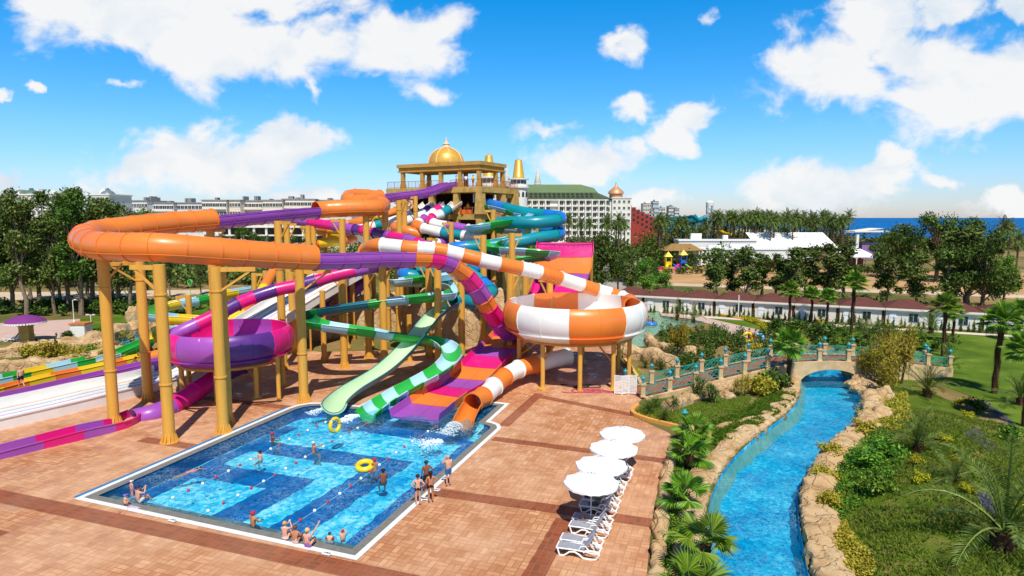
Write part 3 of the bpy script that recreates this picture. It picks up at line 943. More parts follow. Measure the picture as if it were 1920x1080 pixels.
# ---- mat racer
def racer():
    N = [(770, 452, 90), (735, 464, 87.5), (690, 487, 83.8), (640, 515, 79.3), (560, 560, 73), (480, 610, 67.6), (420, 650, 64), (360, 688, 60.8), (300, 712, 58), (200, 733, 53.4), (100, 757, 49.6), (0, 779, 46.6), (-120, 806, 43.4)]
    pts = [D(*n) for n in N]
    P, I = cr(pts, 0.9)
    fr = frames(P)
    base = V((pts[5].x, pts[5].y, 0))
    root = thing('mat_racer', 'white multi-lane racing slide with thin coloured stripes, running down to the left edge', 'water slide', base)
    w = 3.05
    lanes = 6
    def sw(row, name, mat):
        m = MB()
        n = len(row)
        vs = [p - base + r * x + u * y for (p, t, r, u) in fr for (x, y) in row]
        fs = [(k * n + j, (k + 1) * n + j, (k + 1) * n + (j + 1) % n, k * n + (j + 1) % n) for k in range(len(fr) - 1) for j in range(n)]
        fs += [tuple(range(n)), tuple(range((len(fr) - 1) * n, len(fr) * n))[::-1]]
        m.add(vs, fs)
        return m.build(name, mat, root)
    sw([(-w, .0), (w, .0), (w, -.12), (-w, -.12)], 'lane_floor', PL('white'))
    for s in (-1, 1):
        sw([(s * (w + .02), .62), (s * (w + .16), .62), (s * (w + .16), .54), (s * (w + .09), .5), (s * (w + .09), -.35), (s * (w + .02), -.35)][::s], 'side_wall', PL('white'))
    for k in range(1, lanes):
        x = -w + 2 * w * k / lanes
        sw([(x - .05, .004), (x - .03, .1), (x + .03, .1), (x + .05, .004)], 'lane_divider', PL('white'))
        cc = ['#2aa8b8', '#e88a3a', '#9a55c8', '#2aa8b8', '#e88a3a'][k - 1]
        sw([(x - .19, .004), (x - .19, .012), (x - .09, .012), (x - .09, .004)], 'lane_stripe', plain(cc, .4))
    for k in range(0, len(fr), 4):
        p, t, r, u = fr[k]
        a = p - base + r * (w + .13)
        m = MB()
        m.bar(a + u * .54, V((a.x, a.y, max(0, a.z - .4) if a.z < 2 else a.z - .4)), 0.1, 0.1)
        m.build('side_post', PL('white'), root)
    for k in range(0, len(fr), 8):
        p, t, r, u = fr[k]
        if p.z > 1.5:
            m = MB()
            for s in (-1, 1):
                a = p - base + r * s * (w - .5) - u * .15
                m.tube([a, V((a.x, a.y, 0))], 0.12, 8)
            m.bar(p - base - r * w - u * .2, p - base + r * w - u * .2, .15)
            m.build('support_frame', plain('#c8923a', .5), root)
racer()
# ---- bowls
def bowl(name, label, c, S, cols, z0, rimz, legs, inner, exitang=None, n_sec=8, start=-54):
    root = thing(name, label, 'water slide', (c.x, c.y, 0))
    hh = rimz - z0
    out = [(S * .62, z0 - .05), (S * .84, z0), (S * .93, z0 + hh * .13), (S * .985, z0 + hh * .38), (S * 1.0, z0 + hh * .58), (S * .985, z0 + hh * .8), (S * .945, z0 + hh * .95), (S * .915, rimz), (S * .895, rimz - .02),
           (S * .915, z0 + hh * .8), (S * .93, z0 + hh * .55), (S * .91, z0 + hh * .38), (S * .8, z0 + hh * .24), (S * .6, z0 + hh * .2)]
    st = math.radians(360 / n_sec)
    for k in range(n_sec):
        a0 = math.radians(start) + k * st - PI / 2
        m = MB()
        m.lathe(out, (0, 0, 0), 9, 0, True, a0, a0 + st)
        for aa in (a0, a0 + st / 2):                # panel joints stand proud
            pr = out[1:8]
            pts = [V((rr_ * math.cos(aa), rr_ * math.sin(aa), z)) for rr_, z in pr]
            m.tube(pts, 0.05 if aa == a0 else 0.025, 5)
        m.lathe([(S * .94, z0 + hh * .21), (S * .968, z0 + hh * .21), (S * .968, z0 + hh * .18), (S * .93, z0 + hh * .18)], (0, 0, 0), 9, 0, False, a0, a0 + st)
        m.build('bowl_panel', PL(cols[k % len(cols)]), root)
    m = MB()
    m.lathe([(S * .62, z0 + hh * .2 - .01), (S * .45, z0 + hh * .14), (S * .25, z0 + hh * .02), (S * .14, z0 - .25), (S * .14, z0 - .6)], (0, 0, 0), 36)
    m.build('bowl_floor', PL(inner), root)
    m = MB()
    pts = [V((S * .8 * math.cos(2 * PI * k / 32), S * .8 * math.sin(2 * PI * k / 32), z0 - .16)) for k in range(33)]
    m.tube(pts, 0.14, 8, False)
    for k in range(8):
        a = 2 * PI * (k + .5) / 8
        m.bar((S * .8 * math.cos(a), S * .8 * math.sin(a), z0 - .2), (S * .15 * math.cos(a), S * .15 * math.sin(a), z0 - .45), .14)
    m.build('ring_beam', plain('#c8923a', .5), root)
    for ang in legs:
        a = math.radians(ang) - PI / 2
        x, y = S * .8 * math.cos(a), S * .8 * math.sin(a)
        m = MB()
        m.tube([(x, y, 0), (x, y, z0 - .2)], 0.2, 12)
        m.lathe([(.5, 0.012), (.5, .05), (.24, .06), (.21, .3)], (x, y, 0), 10, 0, False)
        m.bar((x, y, z0 * .55), (x * .55, y * .55, z0 - .35), .1)
        m.build('leg', plain('#d9a347', .5, .1, .8), root)
    return root
cb = D(1077, 600, 59.6)
bowl('bowl_slide', 'big round bowl of orange and white panels on yellow legs beside the pool', cb, 6.75, ['white', 'orange'], 4.2, 7.3, [0, -36, 34, 62, -75, 120, 165, -150], 'white', start=-54)
cb2 = D(432, 650, 54.8)
bowl('bowl_slide', 'magenta and purple round bowl standing behind the tall yellow columns', cb2, 5.25, ['magenta', 'purple', 'darkpurple', 'magenta', 'magenta', 'purple', 'magenta', 'darkpurple'], 2.9, 5.55, [50, 8, -40, -100, 110, 170], 'magenta', start=-70)
# ------------------------------------------------------------------ steel columns
t = NT('painted_steel')
c = srgb('#dda444')
a_ = t.noise(t.coord((1, 1, .12)), 2.2, 5, .65)          # rain streaks down the pipe
b_ = t.noise(t.coord(1.0), .8, 6, .7)
d_ = t.noise(t.coord(1.0), 9, 4, .7)
col = t.ramp(a_, [(.3, sc4(c, .8)), (.55, c), (.8, sc4(c, 1.06))])
col = t.mix(t.ramp(b_, [(.6, (0, 0, 0, 1)), (.78, (.5, .5, .5, 1))]), col, srgb('#b98a48'))
col = t.mix(t.ramp(d_, [(.68, (0, 0, 0, 1)), (.76, (.7, .7, .7, 1))]), col, srgb('#8a5a2e'))
M_COL = t.fin(t.bsdf(col, t.math('MULTIPLY_ADD', b_, .3, .32), .4))
CR = R
_cm = {}
def column(p, top, r, label, arm=None, fins=True, brace=False):
    root = thing('support_column', label, 'column', (p.x, p.y, 0), 0, 'yellow steel columns under the slides')
    key = (round(top, 1), r)
    m = MB()
    m.tube([(0, 0, 0), (0, 0, top)], r, 20)
    zz = 4.0
    while zz < top - 1:                             # butt joints of the pipe lengths
        m.lathe([(r, zz - .06), (r + .05, zz - .05), (r + .05, zz + .05), (r, zz + .06)], (0, 0, 0), 20)
        zz += 6.0
    m.build('shaft', M_COL, root)
    m = MB()
    m.lathe([(r * 1.6, 0.012), (r * 1.6, .06), (r, .061)], (0, 0, 0), 20, 0, False)
    if fins:
        for k in range(12):
            a = 2 * PI * k / 12
            d = V((math.cos(a), math.sin(a), 0))
            n = V((-d.y, d.x, 0)) * .03
            q = [d * r * .97 + V((0, 0, .062)), d * r * 1.55 + V((0, 0, .062)), d * r * 1.4 + V((0, 0, .2)), d * r * .97 + V((0, 0, .7))]
            vs = [x + n for x in q] + [x - n for x in q]
            m.add(vs, [(0, 1, 2, 3), (7, 6, 5, 4), (0, 4, 5, 1), (1, 5, 6, 2), (2, 6, 7, 3), (3, 7, 4, 0)])
    m.build('base_plate', M_COL, root)
    if arm is not None:                             # bracket towards the slide it carries
        d = V((arm[0], arm[1], 0)).normalized()
        L = V((arm[0], arm[1], 0)).length
        m = MB()
        m.bar(V((0, 0, top - .2)) - d * .3, d * L + V((0, 0, top - .2)), .22, .3)
        m.bar(d * r + V((0, 0, top - 1.6)), d * L * .85 + V((0, 0, top - .35)), .14)
        m.build('bracket', M_COL, root)
    return root
# (base u, v, top v, radius, label, arm)
CL_ = [(214, 795, 478, .46, 'tall yellow column at the far left, under the left bend of the orange tube', (1.6, .6)),
       (278, 750, 488, .46, 'tall yellow column just behind and right of the leftmost one', (-1.5, -2)),
       (318, 829, 496, .46, 'tall yellow column nearest the purple trough mouth, partly in front of the purple bowl', (-2.0, .2)),
       (419, 811, 500, .46, 'tall yellow column close to the pool edge, in front of the magenta bowl', (2.6, .4)),
       (429, 793, 504, .36, 'thinner yellow column half hidden right behind the one by the pool edge', None),
       (532, 692, 414, .46, 'very tall yellow column rising behind the orange tube to the upper purple run', (1.4, -.6)),
       (570, 752, 505, .46, 'yellow column under the joint of orange tube and purple half pipe', (2.4, .6)),
       (646, 690, 505, .44, 'yellow column in full sun, left of the pair behind the mint slide', (-1.6, -.4)),
       (692, 672, 505, .44, 'yellow column in full sun, right of the pair behind the mint slide', (1.4, -2)),
       (721, 697, 494, .46, 'shaded yellow column standing just left of the mint slide', (1.2, -.8)),
       (866, 680, 511, .44, 'yellow column with a free top, right of the green spiral run', (-1.3, .8))]
for (u, v, vt, r, lab, arm) in CL_:
    p = G(u, v)
    column(p, D(u - (v - vt) * 0.055 * (960 - u) / 700, vt, p.y).z, r * .82, lab, arm)
# columns further back: (top u, distance, top v, radius, label)
CB_ = [(394, 60.5, 428, .42, 'shaded yellow column under the upper run where orange meets purple'),
       (537, 76, 418, .40, 'sunlit yellow column paired with the very tall one under the upper purple run'),
       (577, 80, 423, .38, 'shaded yellow column under the magenta tube, left one of a close pair'),
       (587, 82, 424, .38, 'sunlit yellow column under the magenta tube, right one of a close pair'),
       (609, 88, 420, .38, 'slim yellow column behind the yellow tube twists'),
       (641, 73, 410, .42, 'shaded yellow column under the orange upper run, beside the magenta tube'),
       (686, 74.5, 404, .42, 'shaded yellow column under the orange loop'),
       (722, 77, 393, .44, 'sunlit yellow column right beside the orange loop'),
       (748, 84, 376, .44, 'tall sunlit yellow column under the purple chute near the tower'),
       (758, 90, 374, .42, 'yellow column half hidden behind the tall one under the purple chute'),
       (779, 92, 368, .36, 'shaded thin column under the upper purple chute near its start'),
       (805, 80, 446, .40, 'shaded yellow column under the orange bend of the white tubes'),
       (846, 84, 416, .36, 'yellow column below the two white tubes beside the tower'),
       (906, 74, 441, .44, 'sunlit yellow column in front of the left end of the green spiral'),
       (925, 87, 393, .40, 'yellow column inside the upper turn of the green and blue spiral'),
       (960, 72, 437, .42, 'sunlit yellow column in front of the lower green spiral turn'),
       (989, 84, 405, .38, 'yellow column at the right end of the upper green turns'),
       (1008, 90, 420, .40, 'shaded yellow column under the blue tube ends'),
       (820, 63, 488, .42, 'yellow column in front of the green spiral with its top under the magenta chute'),
       (803, 68, 492, .40, 'shaded yellow column left of the one under the magenta chute'),
       (745, 78, 500, .34, 'slim yellow column in the shade under the purple half pipe'),
       (916, 80, 525, .40, 'wide sunlit yellow column below the blue tube end'),
       (956, 65, 512, .40, 'shaded yellow column under the ribbed orange tube section'),
       (985, 70, 515, .38, 'yellow column under the ribbed white tube section'),
       (1031, 65.8, 523, .40, 'yellow column rising behind the big bowl to carry the orange and white tube'),
       (353, 71, 553, .36, 'short yellow column inside the yellow and green slide loop'),
       (476, 78, 512, .36, 'thin yellow column under the light blue part of the left slide'),
       (497, 82, 508, .38, 'yellow column beside the green start of the left slide'),
       (604, 66, 545, .32, 'thin yellow column right of the white racer lanes'),
       (545, 70, 510, .40, 'yellow column seen between the orange tube and the magenta tube'),
       (660, 80, 520, .34, 'yellow column behind the purple tube with a pointed bracket'),
       (700, 84, 515, .34, 'yellow column in the background between two sunlit columns'),
       (767, 66, 590, .3, 'thin column below the lower green band'),
       (480, 69, 612, .24, 'thin post under the white racer lanes'),
       (520, 51.5, 668, .2, 'thin dark-sided post under the right edge of the purple bowl')]
for (u, Y, vt, r, lab) in CB_:
    p = D(u, vt, Y)
    column(p, p.z, r * .88, lab, (R.choice((-1, 1)) * 1.1, R.uniform(-.8, .8)) if r > .35 else None, r > .3)
# ================================================================== BUILDINGS
M_STONE = plain('#c9a35a', .85, .3, 1.2, .2, bump=.4)
M_BSTONE = plain('#d2b488', .85, .25, 1.5, .2, bump=.4)
M_TAN = plain('#c79a4e', .8, .22, 1.0, .2, bump=.3)
M_GOLD = plain('#e2b04a', .38, .15, .8, .6, .25)
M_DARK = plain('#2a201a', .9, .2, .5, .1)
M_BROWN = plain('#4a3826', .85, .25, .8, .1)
M_WHITE = plain('#e8e4da', .7, .08, .3, .2)
M_CREAM = plain('#ebe5da', .8, .1, .2, .2)
M_GLASS = plain('#2b3438', .15, .2, .3, .6)
M_RAIL = plain('#9a5a3c', .6, .2, 3)
M_PLAST = plain('#efeeec', .45, .05, 2, .4)
# ---------------- slide tower
K = D(900, 301, 97.0)
ta, tb = V((-.872, .49, 0)), V((.49, .872, 0))
TZ = math.atan2(-.49, .872)                     # local x axis points along -ta (towards the near corner)
tower = thing('slide_tower', 'tan stone slide tower with flat roof, golden dome and open terraces', 'tower', (K.x, K.y, 0), 0)
def TP(a, b, z):
    return ta * a + tb * b + V((0, 0, z))
def tslab(a0, a1, b0, b1, z0, z1, name, mat):
    m = MB()
    m.prism([TP(a0, b0, 0), TP(a0, b1, 0), TP(a1, b1, 0), TP(a1, b0, 0)], z0, z1)
    return m.build(name, mat, tower)
zr = K.z
m = MB()
for (g, z0, z1) in ((0, zr - .55, zr), (.25, zr - 1.05, zr - .55), (.1, zr - 1.25, zr - 1.05)):
    m.prism([TP(g, g, 0), TP(g, 8 - g, 0), TP(15.9 - g, 8 - g, 0), TP(15.9 - g, g, 0)], z0, z1)
m.build('roof', M_TAN, tower)
DZ = 19.6
for a, b in [(.5, .5), (3.9, .5), (7.5, .5), (11.1, .5), (15, .5), (.5, 5.4), (.5, 7.5), (15, 7.5), (7.5, 7.5)]:
    m = MB()
    M3 = Matrix((-ta, -tb, V((0, 0, 1)))).transposed()
    m.box(TP(a, b, (DZ + zr - 1.25) / 2), (.55, .55, zr - 1.25 - DZ - .004), 0, 0, M3)
    m.box(TP(a, b, DZ + .35), (.75, .75, .7), 0, 0, M3)
    m.build('pillar', M_TAN, tower)
dm = MB()
dome_prof = [(2.75, 0), (2.85, .15), (2.85, .5), (2.7, 1.1), (2.35, 1.7), (1.8, 2.2), (1.1, 2.55), (.55, 2.7)]
dc = TP(8.9, 4, zr)
dm.lathe(dome_prof, dc, 32)
dome = dm.build('dome', M_GOLD, tower)
for k in range(8):
    a = 2 * PI * k / 8 + .3
    m = MB()
    m.tube([dc + V((r * 1.01 * math.cos(a), r * 1.01 * math.sin(a), z)) for r, z in dome_prof[1:]], .11, 6)
    m.build('dome_rib', plain('#e8c08a', .5, .1), dome)
m = MB()
m.lathe([(.55, 2.65), (.7, 2.75), (.6, 2.9), (.5, 3.1), (.62, 3.25), (.3, 3.5), (.12, 3.9), (.05, 4.35), (0, 4.5)], dc, 16)
m.build('finial', plain('#e6c49a', .5, .1), dome)
tslab(-1.2, 17, -1.4, 9.9, DZ - .85, DZ - .004, 'terrace_slab', M_STONE)
tslab(-.9, 10.5, -1.2, 9.9, 14.7, 15.5, 'terrace_slab', M_STONE)
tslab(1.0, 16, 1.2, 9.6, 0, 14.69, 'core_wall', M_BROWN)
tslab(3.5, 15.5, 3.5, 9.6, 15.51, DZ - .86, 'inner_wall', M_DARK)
for a, b, w in [(-.6, -.9, 1.3), (3.6, -.9, 1.0), (8.2, -.9, 1.0), (13.2, -.9, 1.0), (-.6, 5.2, 1.3), (-.6, 9.0, 1.7)]:
    for z0, z1 in ((0, 14.69), (15.51, DZ - .86)):
        m = MB()
        k = .78
        q = [TP(a - w / 2, b - w / 2, 0), TP(a - w / 2, b + w / 2, 0), TP(a + w / 2, b + w / 2, 0), TP(a + w / 2, b - w / 2, 0)]
        c = TP(a, b, 0)
        vs = [p + V((0, 0, z0)) for p in q] + [c + (p - c) * k + V((0, 0, z1)) for p in q]
        m.add(vs, [(0, 1, 5, 4), (1, 2, 6, 5), (2, 3, 7, 6), (3, 0, 4, 7), (4, 5, 6, 7)])
        m.build('pier', M_STONE, tower)
# annex wall with a lattice window on the right flank
m = MB()
for z0, z1, b0, b1 in ((15.51, 16.3, 5.9, 8.3), (18.1, DZ - .86, 5.9, 8.3)):
    m.prism([TP(-.75, b0, 0), TP(-.75, b1, 0), TP(-.35, b1, 0), TP(-.35, b0, 0)], z0, z1)
m.build('annex_wall', M_STONE, tower)
m = MB()
for k in range(5):
    m.bar(TP(-.55, 5.9 + k * .53, 16.3), TP(-.55, 5.9 + k * .53, 18.1), .07)
for k in range(5):
    m.bar(TP(-.55, 5.9, 16.35 + k * .42), TP(-.55, 8.2, 16.35 + k * .42), .07)
m.build('lattice_window', M_RAIL, tower)
def rail(pts, z, name='railing', h=1.05, parent=tower, mat=M_RAIL, dx=.28):
    m = MB()
    for a, b in zip(pts, pts[1:]):
        n = max(2, int((b - a).length / dx))
        for zz in (h, .12):
            m.bar(a + V((0, 0, z + zz)), b + V((0, 0, z + zz)), .06)
        for k in range(n + 1):
            p = a.lerp(b, k / n)
            m.bar(p + V((0, 0, z)), p + V((0, 0, z + h)), .035 if k % 5 else .08)
    return m.build(name, mat, parent)
rail([TP(4.6, -1.2, 0), TP(-1, -1.2, 0), TP(-1, 9.7, 0), TP(2, 9.7, 0)], DZ)
rail([TP(16.8, -1.2, 0), TP(6.6, -1.2, 0)], DZ)
rail([TP(2.2, -1.05, 0), TP(-.8, -1.05, 0), TP(-.8, 5, 0)], 15.5)
m = MB()
for k in range(26):
    p = TP(17.4 - k * .05, 1 + k * .35, 19 - k * .55)
    m.box(p, (1.4, .4, .12), math.atan2(.49, -.872) * 0 + .5)
m.build('stair', M_BROWN, tower)
m = MB()
m.box(TP(2.2, -.6, 15.85), (1.6, .7, .68), .5)
tag(m.build('crate', plain('#e56a1e', .5)), 'orange crate on the lower tower terrace beside the white slide tops', 'crate').location = (K.x, K.y, 0)
# ---------------- generic block with window parts
_win = {}
def win_mesh(w, h, frame, glass):
    k = (round(w, 2), round(h, 2), frame.name, glass.name)
    if k not in _win:
        m = MB()
        m.box((0, -.03, 0), (w, .06, h), 0, 1)
        for s in (-1, 1):
            m.box((s * w / 2, -.06, 0), (.12, .14, h + .12))
            m.box((0, -.06, s * h / 2), (w - .12, .14, .12))
        m.box((0, -.05, 0), (.07, .1, h - .12))
        _win[k] = m.mesh('window', [frame, glass])
    return _win[k]
def block(name, label, cat, c, w, d, h, rz, wall, roofm, floors, bays, ww=1.3, wh=1.5, z0=3.0, group=None, balcony=False, skip=(), roofh=.5, frame=None):
    root = thing(name, label, cat, (c[0], c[1], 0), rz, group)
    m = MB()
    m.box((0, d / 2, h / 2), (w, d, h))
    m.build('wall', wall, root)
    m = MB()
    m.box((0, d / 2, h + roofh / 2), (w + .6, d + .6, roofh))
    q = random.Random(label)
    for _ in range(q.randint(1, 3)):
        bw = w * q.uniform(.05, .2)
        bx = q.uniform(-w / 2 + bw, w / 2 - bw)
        bh = q.uniform(.5, 2.2)
        m.box((bx, d * q.uniform(.35, .65), h + roofh + bh / 2 - .01), (bw, d * .25, bh))
    m.build('roof', roofm, root)
    fh = (h - z0) / floors
    me = win_mesh(ww, wh, frame or M_WHITE, M_GLASS)
    for f in range(floors):
        for b in range(bays):
            if (f, b) in skip or b in skip:
                continue
            link('window', me, root, (-w / 2 + w * (b + .5) / bays, 0, z0 + fh * (f + .5)))
        if balcony:
            m = MB()
            m.box((0, -.55, z0 + fh * f + .0), (w * .96, 1.1, .16))
            m.box((0, -1.07, z0 + fh * f + .55), (w * .96, .08, .9))
            m.build('balcony', wall, root)
    return root
# ---------------- hotel with green roof
def XY(u, Y):
    return ((u - 960) / F * Y / 1.0 * (1.0), Y)
def zof(v, Y):
    return D(960, v, Y).z
hx0, hx1 = D(984, 400, 300).x, D(1146, 400, 300).x
hz = zof(375, 300)
hotel = block('hotel', 'long white hotel with green mansard roof and rows of balconies', 'hotel', ((hx0 + hx1) / 2, 300), hx1 - hx0, 24, hz, 0, M_CREAM, plain('#46523f', .8), 7, 13, 1.7, 1.9, 3.5, skip=(4,), roofh=.35)
for k in range(13):
    if k == 4:
        continue
    m = MB()
    x = -(hx1 - hx0) / 2 + (hx1 - hx0) * k / 13 + .3
    m.box((x, -.7, hz / 2 + 1), (.55, 1.4, hz - 2.2))
    m.build('buttress', M_CREAM, hotel)
for f in range(8):
    m = MB()
    m.box((0, -.5, 3.5 + (hz - 3.5) / 7 * f), (hx1 - hx0 - 3, .9, .5))
    m.build('balcony_band', M_CREAM, hotel)
W2 = (hx1 - hx0) / 2
zb, zt = zof(361, 306), zof(346, 312)
m = MB()
gm = plain('#47553a', .8, .18, .3)
gm2 = plain('#667a52', .75, .12, .2)
xr = W2 - 9
vs = [(-W2, -.8, hz + .36), (W2 + .5, -.8, hz + .36), (xr + 3, 6, zb), (-W2, 6, zb), (-W2, 12, zt), (xr - 4, 12, zt), (W2 + .5, 24.5, hz + .36), (-W2, 24.5, hz + .36), (xr + 1.8, 8.5, zb + 2.2)]
m.add(vs, [(0, 1, 2, 3)], 0)
m.add(vs, [(3, 2, 8, 5, 4), (4, 5, 6, 7), (1, 6, 5, 8, 2), (0, 3, 4, 7)], 1)
m.build('mansard_roof', [gm, gm2], hotel)
for k in range(14):
    for r in (0, 1):
        m = MB()
        yy = 1.2 + r * 2.6
        zz = hz + .36 + (zb - hz - .36) * (yy + .8) / 6.8
        m.box((-W2 + 3 + k * (2 * W2 - 12) / 13, yy, zz + .35), (1.2, 1.0, .8))
        m.build('dormer', plain('#3c4436', .8), hotel)
def round_tower(u, Y, vt, vc, vb, rpx, label, gold=True):
    p = D(u, vb, Y)
    k = Y / F
    root = thing('hotel_tower', label, 'tower', (p.x, p.y, 0))
    r = rpx * k
    zc = zof(vc, Y)
    ztop = zof(vt, Y)
    m = MB()
    m.lathe([(r * .95, 0), (r * .95, zc - 4.6), (r * 1.12, zc - 4.2), (r * 1.12, zc - 3.4), (r, zc - 3.3), (r, zc - 2.6), (r * .8, zc - 2.5), (r * .8, zc - .6), (r * 1.1, zc - .5), (r * 1.1, zc), (.1, zc)], (0, 0, 0), 28)
    m.build('shaft', M_WHITE, root)
    for i in range(12):
        a = 2 * PI * i / 12
        m = MB()
        m.box((r * .81 * math.cos(a), r * .81 * math.sin(a), zc - 1.6), (.2, r * .3, 1.5), a)
        m.build('arch_window', M_GLASS, root)
        if math.sin(a) < .3:
            m = MB()
            aa = a
            w2 = r * .13
            for q in range(2):
                m.box((r * .955 * math.cos(aa), r * .955 * math.sin(aa), zc - 7.4 + q * 1.0), (.2, 2 * w2 * (1 - .3 * q), 1.6 if q == 0 else .8), aa)
            m.build('arch_window', M_GLASS, root)
    m = MB()
    R0 = r * .66
    n = 9
    prof = []
    for i in range(n + 1):
        t = i / n
        rr_ = R0 * (1 - .42 * t)
        z = zc + (ztop - zc) * t * .93
        prof += [(rr_, z), (rr_ * .97, z + .08)]
    prof += [(R0 * .5, zc + (ztop - zc) * .95), (R0 * .2, zc + (ztop - zc) * .97), (R0 * .2, ztop), (0, ztop)]
    m.lathe(prof, (0, 0, 0), 28)
    m.build('golden_cap', M_GOLD, root)
round_tower(972, 292, 298, 335, 420, 17.5, 'white round hotel tower with stepped golden cap beside the green roof')
round_tower(917, 255, 289, 332, 420, 18, 'white round tower with golden cap showing behind the slide tower roof')
for (u, vt, vb, rp, Y, lab) in [(950.5, 309, 352, 7, 320, 'slender white scaled spire between the two golden caps'), (1008, 312, 349, 7.5, 320, 'slender white scaled spire rising above the left end of the green roof'),
                                (804, 319, 345, 7.5, 330, 'slender white spire seen between the left terrace pillars'), (873, 314, 345, 7, 330, 'slender white spire seen between the right terrace pillars')]:
    p = D(u, vb, Y)
    k = Y / F
    root = thing('spire', lab, 'spire', (p.x, p.y, 0))
    z0, z1 = zof(vb, Y), zof(vt, Y)
    m = MB()
    prof = [(rp * k, 0)]
    for i in range(10):
        t = i / 10
        rr_ = rp * k * (1 - t)
        z = z0 + (z1 - z0) * t
        prof += [(rr_, z), (rr_ * .86, z + (z1 - z0) * .085)]
    prof += [(0, z1)]
    m.lathe(prof, (0, 0, 0), 14)
    m.build('spire_shaft', plain('#d6d0c0', .8, .2, 1), root)
    m = MB()
    m.lathe([(rp * k * .5, 0), (rp * k * .45, .8), (0, 1.1)], (0, -rp * k * .95, z0 - .5), 10)
    m.build('base_niche', M_DARK, root)
# annex with copper dome and the red stair-like block
p = D(1165, 420, 305)
an = block('hotel_annex', 'white hotel annex with copper dome between the green roof and the red block', 'building', (p.x, p.y), 9, 18, zof(372, 305), 0, M_CREAM, M_CREAM, 7, 4, 1.2, 1.3)
m = MB()
zz = zof(371, 305)
m.lathe([(3.2, zz), (3.2, zz + 2), (3.9, zz + 2.1), (3.6, zz + 3.2), (2.2, zz + 4.4), (.7, zz + 5.6), (.3, zz + 7.2), (0, zz + 8)], (-2, 5, 0), 20)
m.build('copper_dome', plain('#d29a72', .5, .15, 1, .4, .3), an)
p = D(1190, 420, 310)
rb = thing('terraced_block', 'red terraced block stepping down to the right of the white hotel', 'building', (p.x, p.y, 0))
for i in range(8):
    m = MB()
    x = -5 + i * 2.1
    z = zof(380 + i * 4.3, 310)
    m.box((x, 6 - i * .1, z / 2), (2.1, 14, z))
    m.build('step', plain('#a23c34', .8, .2, .6), rb)
    for j in range(3):
        m = MB()
        m.box((x, -1.04 + .1 * (-i), z - 1.2 - j * 2.4), (1.0, .12, 1.1))
        m.build('window', M_GLASS, rb)
# city far right of the hotel
for (u, w, vt, c, lab) in [(1213, 16, 382, '#cfc4b8', 'pale mid-rise hotel just right of the red block, far away'), (1229, 11, 378, '#b9c4cc', 'blue grey tower block far away right of the hotel'), (1241, 12, 390, '#d8d4cc', 'low pale block far away beyond the palms'),
                          (1258, 9, 387, '#ddd2c4', 'beige block with thin mast far away'), (1269, 8, 391, '#c9ced2', 'grey far block, farthest right of the distant town'), (1222, 9, 392, '#d9c7b4', 'small beige far block in front of the grey tower')]:
    Y = 800
    p = D(u, 408, Y)
    block('tower_block', lab, 'building', (p.x, p.y), w * Y / F, 12, zof(vt, Y), 0, plain(c, .8, .1, .05), plain('#8d8a86', .8), 6, 4, 1.6, 2.0, 2)
# ---------------- apartments on the left horizon
for i, (u0, u1, vt, bays, c, lab) in enumerate([(246, 278, 379, 6, '#e9e6e0', 'white apartment block with blue glass floors, leftmost of the far row'), (280, 325, 380, 7, '#e6e1da', 'white apartment block with dark balcony bands, second of the far row'),
        (326, 380, 381, 8, '#dfdedc', 'grey white apartment block with recessed top, in the middle of the far row'), (381, 424, 377, 7, '#e8ddcf', 'cream apartment block where the purple run begins'), (425, 452, 378, 5, '#e6d5c2', 'beige apartment block just above the upper purple run'),
        (453, 492, 376, 6, '#e9dccb', 'pale beige apartment block, sixth of the far row'), (493, 530, 376, 6, '#e4d2bf', 'sand coloured block right of centre in the far row'), (531, 590, 375, 9, '#e7d8c6', 'long beige block ending behind the orange run'), (598, 660, 378, 9, '#e2d3c4', 'beige block half hidden behind the orange loop')]):
    Y = 285 + (i % 3) * 4
    pa, pb = D(u0, 400, Y), D(u1, 400, Y)
    b = block('apartment_block', lab, 'building', ((pa.x + pb.x) / 2, Y), pb.x - pa.x, 18, zof(vt + (i * 7) % 4 - 1.5, Y), (-.12, .1, .0, .16)[i % 4], plain(c, .8, .08, .2), plain('#8f8c88', .8), 5, bays, 1.5, 1.6, 4, balcony=(i % 2 == 1))
p = D(500, 440, 262)
pk = thing('parking_deck', 'open white concrete parking structure below the apartment blocks', 'building', (p.x, p.y, 0))
for f in range(4):
    m = MB()
    m.box((0, 6, 1 + f * 3.4), (42, 14, .55))
    m.build('slab', M_CREAM, pk)
for k in range(9):
    m = MB()
    m.box((-20 + k * 5, -.2, 6), (.8, .6, 12))
    m.build('post', M_WHITE, pk)
m = MB()
m.box((0, 9, 5.5), (41, 6, 11))
m.build('back_wall', plain('#5d5650', .9), pk)
for (u, w, vt, lab, dome) in [(92, 36, 364, 'white building with teal glass floors showing between the left trees', False), (40, 60, 366, 'wide grey building under a low green dome behind the leftmost trees', True), (186, 42, 366, 'white building with glass dome behind the left trees', True)]:
    Y = 240
    p = D(u, 400, Y)
    h = zof(vt, Y)
    b = block('glass_block', lab, 'building', (p.x, p.y), w * Y / F, 14, h, 0, M_WHITE, M_CREAM, 8, 5, 1.3, 1.1, 3)
    if dome:
        m = MB()
        rr_ = w * Y / F * .3
        m.lathe([(rr_, h + .5), (rr_ * .9, h + 1.1), (rr_ * .6, h + 1.8), (rr_ * .2, h + 2.2), (rr_ * .2, h + 2.8), (0, h + 2.9)], (0, 6, 0), 20)
        m.build('dome', plain('#5c7468' if u < 100 else '#6d7b84', .4, .15), b)
